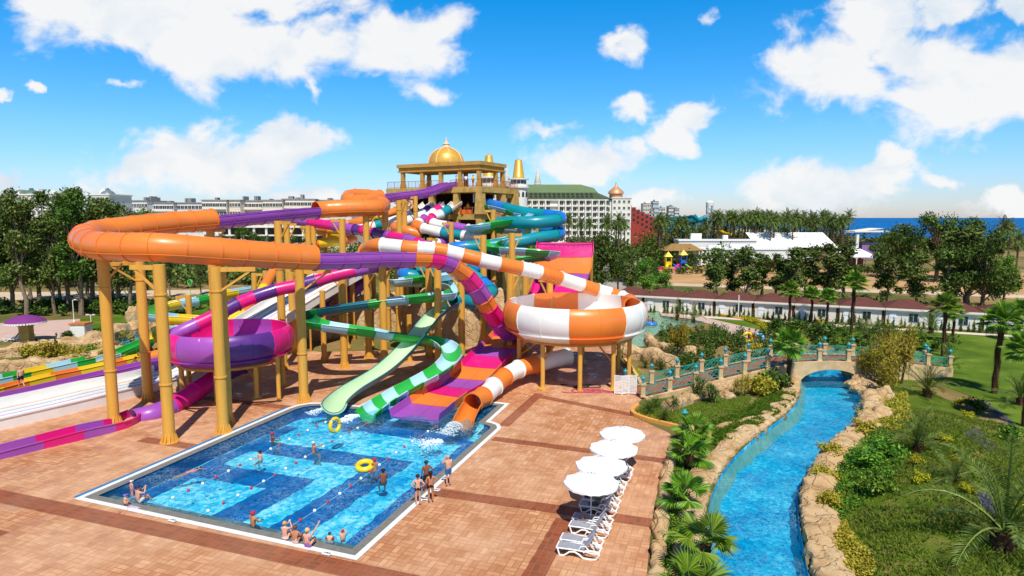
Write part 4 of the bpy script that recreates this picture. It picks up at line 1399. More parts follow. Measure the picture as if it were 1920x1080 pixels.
# ---------------- row of cabins
L0, L1 = V((21.5, 103.2, 0)), V((66.5, 82.6, 0))
ld = (L1 - L0).normalized()
ln = V((ld.y, -ld.x, 0))
if ln.y > 0:
    ln = -ln
def on_line(u):
    k = (u - 960) / F
    # D(): x = k*y/(CP+..): close enough with straight projection on this line
    t = (k * L0.y - L0.x) / (ld.x - k * ld.y)
    return L0 + ld * t
seams = [1148, 1209, 1278, 1344, 1418, 1495, 1579, 1666, 1756, 1854, 1965, 2090]
M_MAROON = plain('#6a413a', .85, .18, 1.2, .1, bump=.2)
M_FASC = plain('#e9e4dc', .7, .06, 1)
crz = math.atan2(ld.y, ld.x)
clabel = ['cabin half hidden by the orange and white tube, leftmost of the maroon roofed row', 'maroon roofed cabin right of the bowl, second of the row', 'maroon roofed cabin with two small windows, third of the row', 'maroon roofed cabin behind the thin white flagpole, fourth of the row',
          'maroon roofed cabin left of the first tall palm trunk, fifth of the row', 'maroon roofed cabin behind the yellow bin, sixth of the row', 'maroon roofed cabin behind the pair of palm trunks, seventh of the row', 'maroon roofed cabin with a blue window, eighth of the row',
          'maroon roofed cabin behind the leaning young palm, ninth of the row', 'maroon roofed cabin beside the big fan palm, tenth of the row', 'maroon roofed cabin at the right edge, last of the row']
for i in range(11):
    a, b = on_line(seams[i]), on_line(seams[i + 1])
    c = (a + b) / 2
    w = (b - a).length
    root = thing('cabin', clabel[i], 'cabin', c, crz, 'row of maroon roofed cabins')
    d = 6.0
    ww = w - .5
    m = MB()
    m.box((-.1, d / 2, 1.1), (ww, d, 2.2))
    m.build('wall', M_CREAM, root)
    m = MB()
    ov = .18
    x0, x1, y0, y1, z0 = -w / 2 + .03, w / 2 - .03, -.35, d + .4, 2.42
    zt = 3.45
    vs = [(x0, y0, z0), (x1, y0, z0), (x1, y1, z0), (x0, y1, z0), (x0 + 2.1, d / 2, zt), (x1 - 2.1, d / 2, zt)]
    m.add(vs, [(0, 1, 5, 4), (1, 2, 5), (2, 3, 4, 5), (3, 0, 4)])
    m.build('roof', M_MAROON, root)
    m = MB()
    m.box((0, -.38, 2.3), (w - .05, .07, .26))
    for k in range(int(w / .22)):
        m.box((-w / 2 + .15 + k * .22, -.38, 2.13), (.1, .05, .09))
    m.box((0, -.16, 2.21), (w - .08, .36, .03))
    m.build('fascia', M_FASC, root)
    m = MB()
    m.box((-w * .32, -.03, .98), (1.0, .06, 1.95))
    dr = m.build('door', plain('#dfe3e6', .5, .06), root)
    m = MB()
    for zz in (.55, 1.4):
        m.box((-w * .32, -.075, zz), (.7, .03, .65))
    m.build('door_panel', plain('#f0f2f4', .5, .04), dr)
    m = MB()
    m.box((w * .12, -.03, 1.2), (1.1, .06, 1.2))
    wn = m.build('window', plain('#7fb6bf' if i in (7, 8) else '#d9dcd8', .4, .1), root)
    m = MB()
    for s in (-1, 1):
        m.box((w * .12 + s * .27, -.07, 1.2), (.44, .03, 1.05))
    m.build('pane', M_GLASS, wn)
    m = MB()
    m.box((w / 2 - .17, .3, 1.1), (.34, .5, 2.2))
    m.build('niche', plain('#4a2c26', .9), root)
# path in front of the cabins and lawn
def gsheet(name, px, z, mat, z0=0.0):
    m = MB()
    m.sheet([G(u, v, z0) for u, v in px], (), z)
    return struct(m.build(name, mat))
a0, a1 = on_line(1290), on_line(2090)
m = MB()
m.sheet([a0 + ln * 2.6, a1 + ln * 2.6, a1 + ln * 4.3, a0 + ln * 4.3], (), .03)
struct(m.build('pale_footpath', plain('#dccbb8', .9, .1, 1)))
t = NT('lawn_grass')
vec = t.coord(1.0)
c_ = t.ramp(t.noise(vec, .25, 6, .65), [(.3, srgb('#44601a')), (.5, srgb('#627c22')), (.72, srgb('#86963a'))])
c_ = t.mix(t.math('MULTIPLY', t.noise(vec, 9, 3, .7), .6), c_, srgb('#3a500f'))
M_LAWN = t.fin(t.bsdf(c_, .9, .1, t.bump(t.noise(vec, 14, 3), .6, .06)))
m = MB()
e = [a0 + ln * 4.32 + ld * 4, a1 + ln * 4.32]
m.sheet([V((p.x, p.y, 0)) for p in e] + [G(2150, 900), G(1930, 820), G(1840, 750), G(1760, 720), G(1660, 690), G(1560, 650)], (), .02)
struct(m.build('lawn', M_LAWN))
# curved grey path round the upper pond
M_PATH = plain('#c4aa9c', .9, .12, .8)
gsheet('curved_path', [(1235, 582), (1270, 584), (1330, 590), (1385, 601), (1425, 615), (1438, 628), (1400, 634), (1372, 628), (1340, 610), (1295, 598), (1240, 592)], .012, M_PATH)
m = MB()
pts = [G(u, v) for u, v in [(1225, 580), (1270, 581.5), (1330, 587), (1390, 598), (1430, 612), (1445, 628)]]
m.tube([p + V((0, 0, .1)) for p in chaikin(pts, 2)], .16, 6)
tag(m.build('kerb', plain('#d8a848', .7)), 'yellow curb along the outer edge of the curved path', 'curb')
# sandy lots and roads
M_SAND = plain('#bf9668', .95, .22, .12, .1, bump=.3)
M_ROAD = plain('#cdb79c', .95, .15, .2, .1)
gsheet('sandy_lot', [(1225, 500), (1420, 503), (1650, 508), (1990, 512), (2100, 545), (1900, 560), (1600, 543), (1420, 540), (1250, 536)], .004, M_SAND)
gsheet('gravel_road', [(1180, 532), (1400, 541), (1640, 549), (2000, 562), (2000, 556), (1640, 543), (1400, 536), (1180, 528)], .012, M_ROAD)
gsheet('asphalt_lane', [(1130, 482), (1215, 480), (1190, 498), (1180, 540), (1120, 556), (1105, 530)], .008, plain('#a69a90', .9, .15, .2))
gsheet('playing_field', [(1120, 468), (1222, 467), (1205, 481), (1120, 482)], .016, plain('#6b8a34', .9, .15, .1))
gsheet('running_track', [(1128, 466.4), (1230, 465.2), (1222, 467.2), (1126, 468.2)], .02, plain('#5aa59a', .8, .2, .2))
gsheet('gravel_road', [(-300, 545), (0, 548), (260, 545), (520, 540), (620, 536), (620, 542), (520, 548), (260, 556), (0, 563), (-300, 566)], .006, M_ROAD)
gsheet('pink_paving', [(-200, 618), (0, 606), (150, 598), (150, 632), (60, 636), (-200, 650)], .008, plain('#c9aa9c', .9, .12, .6))
gsheet('garden_lawn', [(150, 598), (330, 570), (420, 560), (480, 620), (300, 620), (240, 628), (150, 634)], .006, M_LAWN)
# ---------------- tents and service buildings in the middle distance
pa, pb = D(1415, 470, 232), D(1566, 470, 232)
tn = thing('marquee', 'long white fabric marquee roof right of the palm grove', 'marquee', ((pa.x + pb.x) / 2, 232, 0))
w = pb.x - pa.x
m = MB()
N = 12
for i in range(N):
    x0, x1 = -w / 2 + w * i / N, -w / 2 + w * (i + 1) / N
    xm = (x0 + x1) / 2
    zt, zl = zof(436, 240), zof(464, 230)
    vs = [(x0, -2, zl), (x1, -2, zl), (xm, 4, (zl + zt) / 2 - .25), (x1, 10, zt), (x0, 10, zt)]
    m.add(vs, [(0, 1, 2), (1, 3, 2), (3, 4, 2), (4, 0, 2)], 0, False)
    m.bar((x0, -2, zl + .03), (x0, 10, zt + .03), .12)
m.build('canopy', M_PLAST, tn)
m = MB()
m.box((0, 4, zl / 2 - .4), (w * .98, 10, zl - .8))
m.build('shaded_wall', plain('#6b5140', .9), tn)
p = D(1395, 490, 200)
block('service_building', 'low white service building behind the dark trees, left of the marquee', 'building', (p.x, p.y), 32, 8, 5.0, 0, M_WHITE, M_PLAST, 1, 9, 1.2, 1.2, 1)
p = D(1345, 478, 215)
block('kiosk', 'white kiosk with flat white roof left of the marquee', 'building', (p.x, p.y), 26, 6, zof(452, 215), 0, M_CREAM, M_PLAST, 1, 5, 1.6, 1.2, 1)
def pavilion(u, v, Y, w, d, label, peak=False):
    p = D(u, v, Y)
    root = thing('pavilion', label, 'pavilion', (p.x, p.y, 0))
    h = 3.4
    m = MB()
    if peak:
        m.add([(-w / 2, 0, h), (w / 2, 0, h), (w / 2, d, h), (-w / 2, d, h), (0, d / 2, h + 3.2)], [(0, 1, 4), (1, 2, 4), (2, 3, 4), (3, 0, 4)])
    m.box((0, d / 2, h - .16), (w, d, .3))
    m.build('roof', M_PLAST, root)
    for x in (-w / 2 + .3, 0, w / 2 - .3):
        for y in (.3, d - .3):
            m = MB()
            m.tube([(x, y, 0), (x, y, h - .32)], .14, 8)
            m.build('post', M_WHITE, root)
    m = MB()
    m.box((0, d - .6, 1.2), (w * .8, .2, 2.4))
    m.build('counter', plain('#8a4a3c', .8), root)
    return root
pavilion(1470, 492, 188, 18, 6, 'flat white pavilion with slim posts among the dark trees')
pavilion(1607, 490, 192, 12, 6, 'white peaked pavilion with slim posts and a red end wall', True)
p = D(1632, 470, 230)
sg = thing('beach_stage', 'white and purple open sided stage building left of the big trees', 'building', (p.x, p.y, 0))
m = MB()
m.box((0, 4, zof(434, 230)), (13, 10, .5))
m.add([(-7, -1, zof(436, 230)), (4, -1, zof(428, 230)), (4, 9, zof(428, 230)), (-7, 9, zof(436, 230))], [(0, 1, 2, 3)])
m.build('roof', M_WHITE, sg)
m = MB()
m.box((1.5, 5, 3), (7, 6, 6))
m.build('wall', plain('#8f6f9e', .8), sg)
m = MB()
m.box((-5, 0, 4.5), (.9, .9, 9))
m.build('post', M_WHITE, sg)
# thatched hut and playground
p = D(1281, 492, 196)
ht = thing('thatched_hut', 'open hut with wide straw roof behind the playground', 'hut', (p.x, p.y, 0))
m = MB()
z0, z1 = zof(470, 196), zof(457, 198)
m.add([(-6, -1, z0), (6, -1, z0), (6, 7, z0), (-6, 7, z0), (-3, 3, z1), (3, 3, z1)], [(0, 1, 5, 4), (1, 2, 5), (2, 3, 4, 5), (3, 0, 4)])
m.build('straw_roof', plain('#9a7748', .95, .3, 2, .1, bump=.5), ht)
for x in (-5.2, -1.7, 1.7, 5.2):
    m = MB()
    m.tube([(x, 0, 0), (x, 0, z0)], .15, 8)
    m.build('post', M_BROWN, ht)
m = MB()
m.box((0, 6, 1.5), (11, .3, 3))
m.build('back_wall', plain('#b9a08a', .9), ht)
p = D(1268, 496, 184)
pg = thing('playground_frame', 'colourful plastic playground tower with small slides and pointed roofs', 'playground', (p.x, p.y, 0))
for (x, c, h, tc_) in ((-2.2, '#e8c51f', 2.4, '#f0cf22'), (2.2, '#2c5fc0', 2.9, '#f2c21a')):
    m = MB()
    for dx in (-.8, .8):
        for dy in (0, 1.6):
            m.tube([(x + dx, dy, 0), (x + dx, dy, h + 1.4)], .12, 6)
    m.box((x, .8, h - .9), (1.7, 1.7, .15))
    m.box((x, 0, h - .4), (1.7, .1, .8))
    m.build('platform', plain(c, .4), pg)
    m = MB()
    m.add([(x - 1.1, -.3, h + 1.4), (x + 1.1, -.3, h + 1.4), (x + 1.1, 1.9, h + 1.4), (x - 1.1, 1.9, h + 1.4), (x, .8, h + 2.9)], [(0, 1, 4), (1, 2, 4), (2, 3, 4), (3, 0, 4)])
    m.build('pointed_roof', plain(tc_, .4), pg)
for (x0, x1, c) in ((-2.4, -3.6, '#f0d01e'), (-.8, .8, '#3a62c8'), (2.6, 4.6, '#8fd02c'), (0.6, -.9, '#d8327e')):
    m = MB()
    m.bar((x0, -.2, 1.7), (x1, -1.8, .15), .8, .12)
    m.build('small_slide', plain(c, .4), pg)
for (x, c) in ((-4.5, '#d8327e'), (-3.4, '#e88a1e'), (5.2, '#d83a2e'), (1, '#b02c8e'), (3.9, '#e8762a')):
    m = MB()
    m.box((x, .5, .5), (1.2, .2, .9))
    m.build('panel', plain(c, .4), pg)
# distant slide tower, teal helix, yellow slide
p = D(1328, 470, 262)
fs_ = thing('distant_slide_tower', 'slim grey steel tower with white cap above the palm grove', 'tower', (p.x, p.y, 0))
zt = zof(386, 262)
m = MB()
for dx in (-1, 1):
    for dy in (-1, 1):
        m.bar((dx, dy, 0), (dx, dy, zt), .3)
for k in range(9):
    z = zt * k / 9
    m.bar((-1, -1, z), (1, -1, z + zt / 9), .15)
    m.bar((1, 1, z), (-1, 1, z + zt / 9), .15)
m.build('lattice', plain('#8fa3ab', .5), fs_)
m = MB()
m.lathe([(1.5, zt), (1.6, zt + 1.4), (.8, zt + 2.0), (0, zt + 2.1)], (0, 0, 0), 12)
m.build('cap', M_WHITE, fs_)
pts = []
c0 = D(1276, 430, 258)
for k in range(40):
    a = k * .52
    pts.append((c0 + V((5.2 * math.cos(a), 3.5 * math.sin(a), 5.5 - k * .19)),) + (('teal', 'open') if k == 0 else ()))
pts = [(D(1322, 408, 260), 'teal', 'tube'), (D(1308, 413, 259),)] + pts
slide('distant_slide', 'teal spiral slide among the trees in front of the distant hotel', 'water slide', 1.0, pts, step=1.2)
slide('distant_slide', 'yellow slide curving down from the slim steel tower far away', 'water slide', .9, [(1335, 425, 262, 'yellow', 'open'), (1348, 430, 258), (1358, 436, 256), (1370, 438, 254)], step=1.0)
# ---------------- bridge and its ramp
BZ = 1.6
bA, bB, bC = G(1207, 748), D(1489, 688, 58.2), D(1622, 688, 58.2)
bB.z = bC.z = BZ
path = [bA.copy(), bA.lerp(bB, .33), bA.lerp(bB, .66), bB, bB.lerp(bC, .5), bC, bC + V((4, .2, -.2)), bC + V((9, 1.5, -.9))]
path[0].z = 0.05
path[1].z, path[2].z = .55, 1.1
path[4].z = BZ + .12
off = []
for i, p in enumerate(path):
    d = (path[min(i + 1, len(path) - 1)] - path[max(i - 1, 0)])
    d.z = 0
    d.normalize()
    n = V((-d.y, d.x, 0))
    off.append(n)
BW = 3.0
br = thing('footbridge', 'tan stone footbridge with brick deck arching over the blue river channel', 'bridge', (0, 0, 0))
m = MB()
vs = []
for p, n in zip(path, off):
    vs += [p, p + n * BW]
m.add(vs, [(2 * i, 2 * i + 2, 2 * i + 3, 2 * i + 1) for i in range(len(path) - 1)])
m.build('walkway', M_BAND, br)
m = MB()                                         # side walls and arch
def side(base, sgn):
    for i in range(len(path) - 1):
        a, b = base[i], base[i + 1]
        n = off[i] * .3 * sgn
        if i in (3, 4):
            K_ = 8
            for k in range(K_):
                f0, f1 = k / K_, (k + 1) / K_
                g0, g1 = ((i - 3) + f0) / 2, ((i - 3) + f1) / 2
                def low(g):
                    x = (g - .5) / .46
                    return WZ - .6 if abs(x) >= 1 else BZ - .55 - 1.5 * (1 - math.sqrt(1 - x * x))
                p0, p1 = a.lerp(b, f0), a.lerp(b, f1)
                q = [V((p0.x, p0.y, low(g0))), V((p1.x, p1.y, low(g1))), p1 + V((0, 0, .12)), p0 + V((0, 0, .12))]
                vs = q + [x - n for x in q]
                m.add(vs, [(0, 1, 2, 3), (7, 6, 5, 4), (0, 4, 5, 1), (3, 2, 6, 7)])
        else:
            q = [V((a.x, a.y, -.1)), V((b.x, b.y, -.1)), b + V((0, 0, .12)), a + V((0, 0, .12))]
            vs = q + [x - n for x in q]
            m.add(vs, [(0, 1, 2, 3), (7, 6, 5, 4), (0, 4, 5, 1), (3, 2, 6, 7), (0, 3, 7, 4), (1, 5, 6, 2)])
nearb = [p - n * .02 for p, n in zip(path, off)]
farb = [p + n * (BW + .02) for p, n in zip(path, off)]
side(nearb, 1)
side(farb, -1)
m.build('side_wall', M_BSTONE, br)
m = MB()
for k in range(12):
    g0, g1 = k / 12, (k + 1) / 12
    def low2(g):
        x = (g - .5) / .46
        return WZ - .6 if abs(x) >= 1 else BZ - .55 - 1.5 * (1 - math.sqrt(1 - x * x))
    p0, p1 = nearb[3].lerp(nearb[5], g0), nearb[3].lerp(nearb[5], g1)
    n = off[4] * BW
    m.add([V((p0.x, p0.y, low2(g0) + .01)), V((p1.x, p1.y, low2(g1) + .01)), V((p1.x, p1.y, low2(g1) + .01)) + n, V((p0.x, p0.y, low2(g0) + .01)) + n], [(0, 1, 2, 3)], 0, True)
m.build('arch_vault', M_BSTONE, br)
M_TEAL = plain('#1f9c96', .5, .12, 2)
M_LAMPB = plain('#4f8fc0', .35, .1, 3)
m = MB()
m.box((0, 0, .5), (.34, .34, 1.0))
m.box((0, 0, 1.06), (.46, .46, .12))
m.box((0, 0, .06), (.42, .42, .12))
me_post = m.mesh('pillar', M_BSTONE)
m = MB()
m.lathe([(.06, 0), (.05, .12), (.1, .16), (.05, .2)], (0, 0, 1.12), 8)
me_lstem = m.mesh('lamp_stem', M_TEAL)
m = MB()
m.lathe([(.07, .2), (.14, .3), (.16, .42), (.15, .46)], (0, 0, 1.12), 10)
me_lglass = m.mesh('lamp_glass', M_LAMPB)
m = MB()
m.lathe([(.2, .46), (.17, .52), (.06, .6), (.02, .7), (0, .72)], (0, 0, 1.12), 10)
me_lcap = m.mesh('lamp_cap', M_TEAL)
def along(base, t):
    L = [0]
    for a, b in zip(base, base[1:]):
        L.append(L[-1] + (b - a).length)
    s = t * L[-1]
    for i in range(len(base) - 1):
        if s <= L[i + 1] + 1e-6:
            return base[i].lerp(base[i + 1], (s - L[i]) / (L[i + 1] - L[i]))
    return base[-1]
NP = 12
for si, (base, nm) in enumerate(((nearb, 'near'), (farb, 'far'))):
    inset = .17 if si == 0 else -.17
    P_ = [along(base, (i) / NP) + (off[min(int(i / NP * 7), 7)] * inset) for i in range(NP + 1)]
    for i, p in enumerate(P_):
        r = thing('pillar_lamp', '%s lantern pillar from the deck along the %s side of the footbridge' % (ordn(i), nm), 'pillar lamp', p + V((0, 0, .1)), 0, 'lantern pillars along the footbridge')
        link('pillar', me_post, r)
        l_ = link('lamp_stem', me_lstem, r)
        link('lamp_glass', me_lglass, l_)
        link('lamp_cap', me_lcap, l_)
    for i in range(NP):
        a, b = P_[i], P_[i + 1]
        d = (b - a)
        a2, b2 = a + d * .085, b - d * .085
        q = thing('railing_panel', 'teal railing panel after the %s pillar on the %s side of the footbridge' % (ordn(i), nm), 'railing', a2, 0, 'teal railings along the footbridge')
        b3 = b2 - a2
        m = MB()
        for zz in (.28, 1.0):
            m.bar(V((0, 0, zz)), b3 + V((0, 0, zz)), .055)
        for f in (0.01, .99):
            m.bar(b3 * f + V((0, 0, .12)), b3 * f + V((0, 0, 1.0)), .05)
        m.build('frame', M_TEAL, q)
        m = MB()
        lo, hi = V((0, 0, .28)), V((0, 0, 1.0))
        for f in (.2, .4, .6, .8):
            m.bar(lo + b3 * max(0, f - .22), hi + b3 * min(1, f + .18), .03)
        m.bar(lo, hi + b3 * .5, .035)
        m.bar(hi + b3 * .5, lo + b3, .035)
        m.build('diagonal_bars', M_TEAL, q)
# ================================================================== ROCKS
t = NT('carved_sandstone')
vec = t.coord(1.0)
n_a = t.noise(vec, .6, 6, .65)
n_b = t.noise(vec, 3.2, 5, .7)
vo = t.n('ShaderNodeTexVoronoi', feature='DISTANCE_TO_EDGE', i_Scale=.9)
dv = t.n('ShaderNodeVectorMath', operation='SCALE')
nn_ = t.n('ShaderNodeTexNoise', i_Scale=1.5, i_Detail=4)
t.l(vec, nn_.inputs['Vector'])
t.l(nn_.outputs['Color'], dv.inputs[0])
dv.inputs['Scale'].default_value = .9
av = t.n('ShaderNodeVectorMath', operation='ADD')
t.l(vec, av.inputs[0])
t.l(dv.outputs[0], av.inputs[1])
t.l(av.outputs[0], vo.inputs['Vector'])
crk = t.ramp(vo.outputs['Distance'], [(0.0, (0, 0, 0, 1)), (.07, (1, 1, 1, 1))])
c_ = t.ramp(n_a, [(.3, srgb('#b08a5c')), (.5, srgb('#cfae82')), (.72, srgb('#dfc6a0'))])
c_ = t.mix(t.math('MULTIPLY', n_b, .35), c_, srgb('#8f6c46'))
sz_ = t.n('ShaderNodeSeparateXYZ')
t.l(vec, sz_.inputs[0])
wl_ = t.ramp(t.math('MULTIPLY_ADD', n_b, .35, sz_.outputs['Z']), [(0.0, (1, 1, 1, 1)), (.22, (0, 0, 0, 1))])   # damp, algae-stained foot
c_ = t.mix(t.math('MULTIPLY', wl_, .55), c_, srgb('#6a6040'))
hh_ = t.math('ADD', t.math('MULTIPLY', crk, .5), t.math('ADD', n_a, t.math('MULTIPLY', n_b, .35)))
M_ROCK = t.fin(t.bsdf(c_, .9, .15, t.bump(hh_, .7, .25)))
def rocky(name, line, w, h, seed, label, cat='rock edging', z0=-.1, side=1, strata=0.0, amp=1.0, step=.22):
    """lumpy moulded rock running along a line; side says on which hand of the line it lies"""
    P, _ = cr([V((p.x, p.y, 0)) for p in line], step)
    n = 11
    m = MB()
    vs = []
    c0 = sum(P, V()) / len(P)
    for i, p in enumerate(P):
        t_ = (P[min(i + 1, len(P) - 1)] - P[max(i - 1, 0)]).normalized()
        r = V((t_.y, -t_.x, 0)) * side
        wl = w * (1 + .3 * noise.noise(p * .33 + V((seed, 0, 0))))
        hl = h * (1 + .4 * noise.noise(p * .5 + V((0, seed, 0))))
        for k in range(n):
            a = PI * k / (n - 1)
            x = wl * (.5 - .5 * math.cos(a))
            z = hl * math.sin(a) ** .55
            q = p + r * x + V((0, 0, z))
            d = .16 * noise.noise(q * 1.1 + V((seed, 3, 0))) + .13 * noise.noise(q * 2.7) + .07 * noise.noise(q * 6)
            if strata:
                d += strata * abs(math.sin(q.z * 5.5 + 1.5 * noise.noise(q * .5))) - strata * .5
            d += .16 * max(0, abs(noise.noise(q * .8 + V((9, seed, 2)))) - .06) * 2 - .08
            dirv = (r * -math.cos(a) + V((0, 0, math.sin(a)))).normalized()
            q2 = q + dirv * d * amp * min(1.0, h * 2)
            q2.z = q2.z if 0 < k < n - 1 else z0
            vs.append(q2 - c0 + V((0, 0, max(z0, 0) if False else 0)))
    fs = [(i * n + k, i * n + k + 1, (i + 1) * n + k + 1, (i + 1) * n + k) if side < 0 else (i * n + k, (i + 1) * n + k, (i + 1) * n + k + 1, i * n + k + 1) for i in range(len(P) - 1) for k in range(n - 1)]
    fs += [tuple(range(n)), tuple(range((len(P) - 1) * n, len(P) * n))]
    m.add(vs, fs, 0, True)
    return tag(m.build(name, M_ROCK, None, c0), label, cat)
rocky('rock_edging', [p + V((-.05, 0, 0)) for p in RL[2:]], 1.5, .42, 1, 'sandy moulded rock edging along the left bank of the blue channel', side=1, z0=-.6)
rocky('rock_edging', [p + V((.05, 0, 0)) for p in RR[2:]], 1.7, .62, 5, 'rough sandy rock edging along the right bank of the blue channel', side=-1, z0=-.6)
rocky('rock_edging', [G(u, v) for u, v in [(1262, 838), (1247, 868), (1238, 905), (1228, 955), (1222, 1010), (1218, 1080), (1212, 1200)]], .75, .5, 9, 'row of low rocks between the paved deck and the fan palm bed', side=-1)
rocky('rock_edging', [G(u, v) for u, v in [(1460, 778), (1440, 790), (1410, 795), (1370, 806), (1330, 826)]], .6, .45, 12, 'low rock ledge inside the planting bed above the leafy ground cover')
rocky('rock_wall', [G(u, v) for u, v in [(1168, 672), (1195, 676), (1222, 684), (1248, 695)]], 1.6, 1.5, 3, 'stacked sandstone wall right of the big bowl', 'rock wall', side=-1, strata=.16)
rocky('rock_edging', [G(u, v) for u, v in [(1206, 634), (1214, 650), (1240, 660), (1272, 666), (1305, 668)]], 1.3, .8, 6, 'sandy rock edging around the turquoise upper pond', side=-1, strata=.1)
rocky('rock_wall', [G(u, v, 0) for u, v in [(1262, 775), (1320, 752), (1372, 738), (1420, 724), (1470, 716)]], 1.2, .9, 16, 'low rock wall holding the footbridge ramp above the bed', 'rock wall', side=-1, strata=.1)
for i, (pts, w, h, lab) in enumerate([([(-120, 690), (0, 672), (70, 668), (140, 662), (205, 662)], 2.2, 1.3, 'stacked rock terrace at the left edge above the purple run-out'),
        ([(-60, 704), (40, 694), (110, 690), (165, 678), (240, 664)], 1.4, .9, 'low rock bank directly behind the green run-out trough'),
        ([(120, 660), (170, 652), (215, 642), (250, 628), (300, 620)], 2.0, 1.5, 'layered rock wall left of the first tall column'),
        ([(330, 632), (420, 628), (470, 640)], 1.6, .9, 'rock bank under the yellow slide loop'),
        ([(590, 640), (660, 632), (730, 628), (800, 636), (860, 645), (930, 650), (985, 640)], 3.5, 5.2, 'tall layered rock face in shade under the slide tower')]):
    rocky('rock_wall', [G(u, v) for u, v in pts], w, h, 20 + i, lab, 'rock wall', side=-1, strata=.22)
def boulder(u, v, r, label, sq=(1, 1, 1), z=0, seed=0):
    p = G(u, v, z)
    m = MB()
    m.ball((0, 0, 0), 1.0, 22, 14)
    vs = []
    for q in m.v:
        q = V(q)
        d = 1 + .28 * noise.noise(q * 1.3 + V((seed, 1, 2))) + .12 * noise.noise(q * 3.1 + V((seed, 0, 0)))
        q = q * d * r
        vs.append((q.x * sq[0], q.y * sq[1], max(-.2, q.z * sq[2] + r * .35)))
    m.v = vs
    return tag(m.build('boulder', M_ROCK, None, p), label, 'boulder', 'boulders')
for i, (u, v, r, sq, lab) in enumerate([(1596, 724, .5, (1.2, 1, .8), 'boulder nearest the bridge arch on the right bank'), (1610, 734, .55, (1.3, 1, .7), 'flat boulder second from the arch on the right bank'), (1632, 750, .75, (1.2, 1, .9), 'large round boulder on the right bank'),
        (1646, 740, .55, (1, 1, 1), 'boulder behind the large round one on the right bank'), (1656, 752, .8, (1, .8, 1.2), 'tall pale boulder by the golden bamboo'), (1652, 784, .75, (1.1, 1, .9), 'pale boulder lowest of the right bank group'),
        (1604, 716, .4, (1, 1, .9), 'small boulder right beneath the end of the bridge'), (1640, 806, .5, (1, 1, .8), 'small boulder at the bend of the right bank')]):
    boulder(u, v, r, lab, sq, 0, i)
boulder(252, 602, 1.5, 'smooth sandy standing rock, the left wider one of the pair on the lawn', (.75, .6, 1.25), 0, 40)
boulder(268, 604, 1.4, 'smooth sandy standing rock, the right taller one of the pair on the lawn', (.55, .55, 1.75), 0, 44)
boulder(1286, 812, .55, 'pale boulder at the end of the orange bed kerb', (1.2, 1, 1), 0, 50)
boulder(1366, 748, .5, 'pale boulder in the bed below the footbridge ramp', (1.2, 1, .8), 0, 52)
# ================================================================== PLANTS
def leafmat(name, cols, transl=.25, rough=.55):
    t = NT(name)
    g = t.n('ShaderNodeNewGeometry')
    col = t.ramp(g.outputs['Random Per Island'], [(i / max(1, len(cols) - 1), srgb(c)) for i, c in enumerate(cols)])
    oi = t.n('ShaderNodeObjectInfo')
    hs = t.n('ShaderNodeHueSaturation')
    t.l(col, hs.inputs['Color'])
    t.l(t.math('MULTIPLY_ADD', oi.outputs['Random'], .35, .82), hs.inputs['Value'])
    t.l(t.math('MULTIPLY_ADD', oi.outputs['Random'], .03, .485), hs.inputs['Hue'])
    p = t.bsdf(hs.outputs[0], rough, .25)
    tr = t.n('ShaderNodeBsdfTranslucent')
    t.l(hs.outputs[0], tr.inputs['Color'])
    mx = t.n('ShaderNodeMixShader')
    mx.inputs[0].default_value = transl
    t.l(p.outputs[0], mx.inputs[1])
    t.l(tr.outputs[0], mx.inputs[2])
    return t.fin(mx)
LF_EUC = leafmat('eucalyptus_leaf', ['#2c3f18', '#4d6426', '#71833a', '#8f9a52'])
LF_DARK = leafmat('dark_leaf', ['#26390f', '#3b561a', '#556f24', '#738a36'])
LF_MID = leafmat('bright_leaf', ['#35561a', '#4d7a20', '#6f9a2c', '#93b23c'])
LF_GOLD = leafmat('golden_leaf', ['#857e1e', '#aa9a2c', '#c6b244', '#8f962c'])
LF_YEL = leafmat('yellow_leaf', ['#8c8f14', '#b8b41e', '#d2cc30', '#7a8a1c'])
LF_PALM = leafmat('palm_leaf', ['#34560f', '#527a18', '#729826', '#92ae3c'], .14, .45)
LF_DATE = leafmat('date_palm_leaf', ['#33491c', '#4d6628', '#6d8038', '#8a9448'], .2, .45)
LF_GRASS = leafmat('grass_blade', ['#5a781e', '#7c942a', '#9cac3e', '#b8b262'], .4, .6)
LF_DRY = leafmat('dry_blade', ['#6f7a34', '#93904a', '#5d7a2a', '#a89c5e'], .3, .7)
LF_PURP = leafmat('purple_petal', ['#4c2a8c', '#6f3cae', '#8a58c8', '#3c5020'], .2, .6)
M_BARK = plain('#6b5844', .95, .3, 2.5, .1, bump=.6)
M_BARKL = plain('#8d7a66', .95, .35, 2.0, .1, bump=.5)
M_BOOT = plain('#5a4230', .95, .4, 5, .1, bump=.7)
def leaf(m, c, d, up, L, w):
    s = d.cross(up)
    if s.length < 1e-4:
        s = V((1, 0, 0))
    s = s.normalized() * w / 2
    m.add([c - d * L / 2, c + s, c + d * L / 2 + up * L * -.12, c - s], [(0, 1, 2, 3)])
def rv(rr):
    while True:
        v = V((rr.uniform(-1, 1), rr.uniform(-1, 1), rr.uniform(-1, 1)))
        if .05 < v.length < 1:
            return v
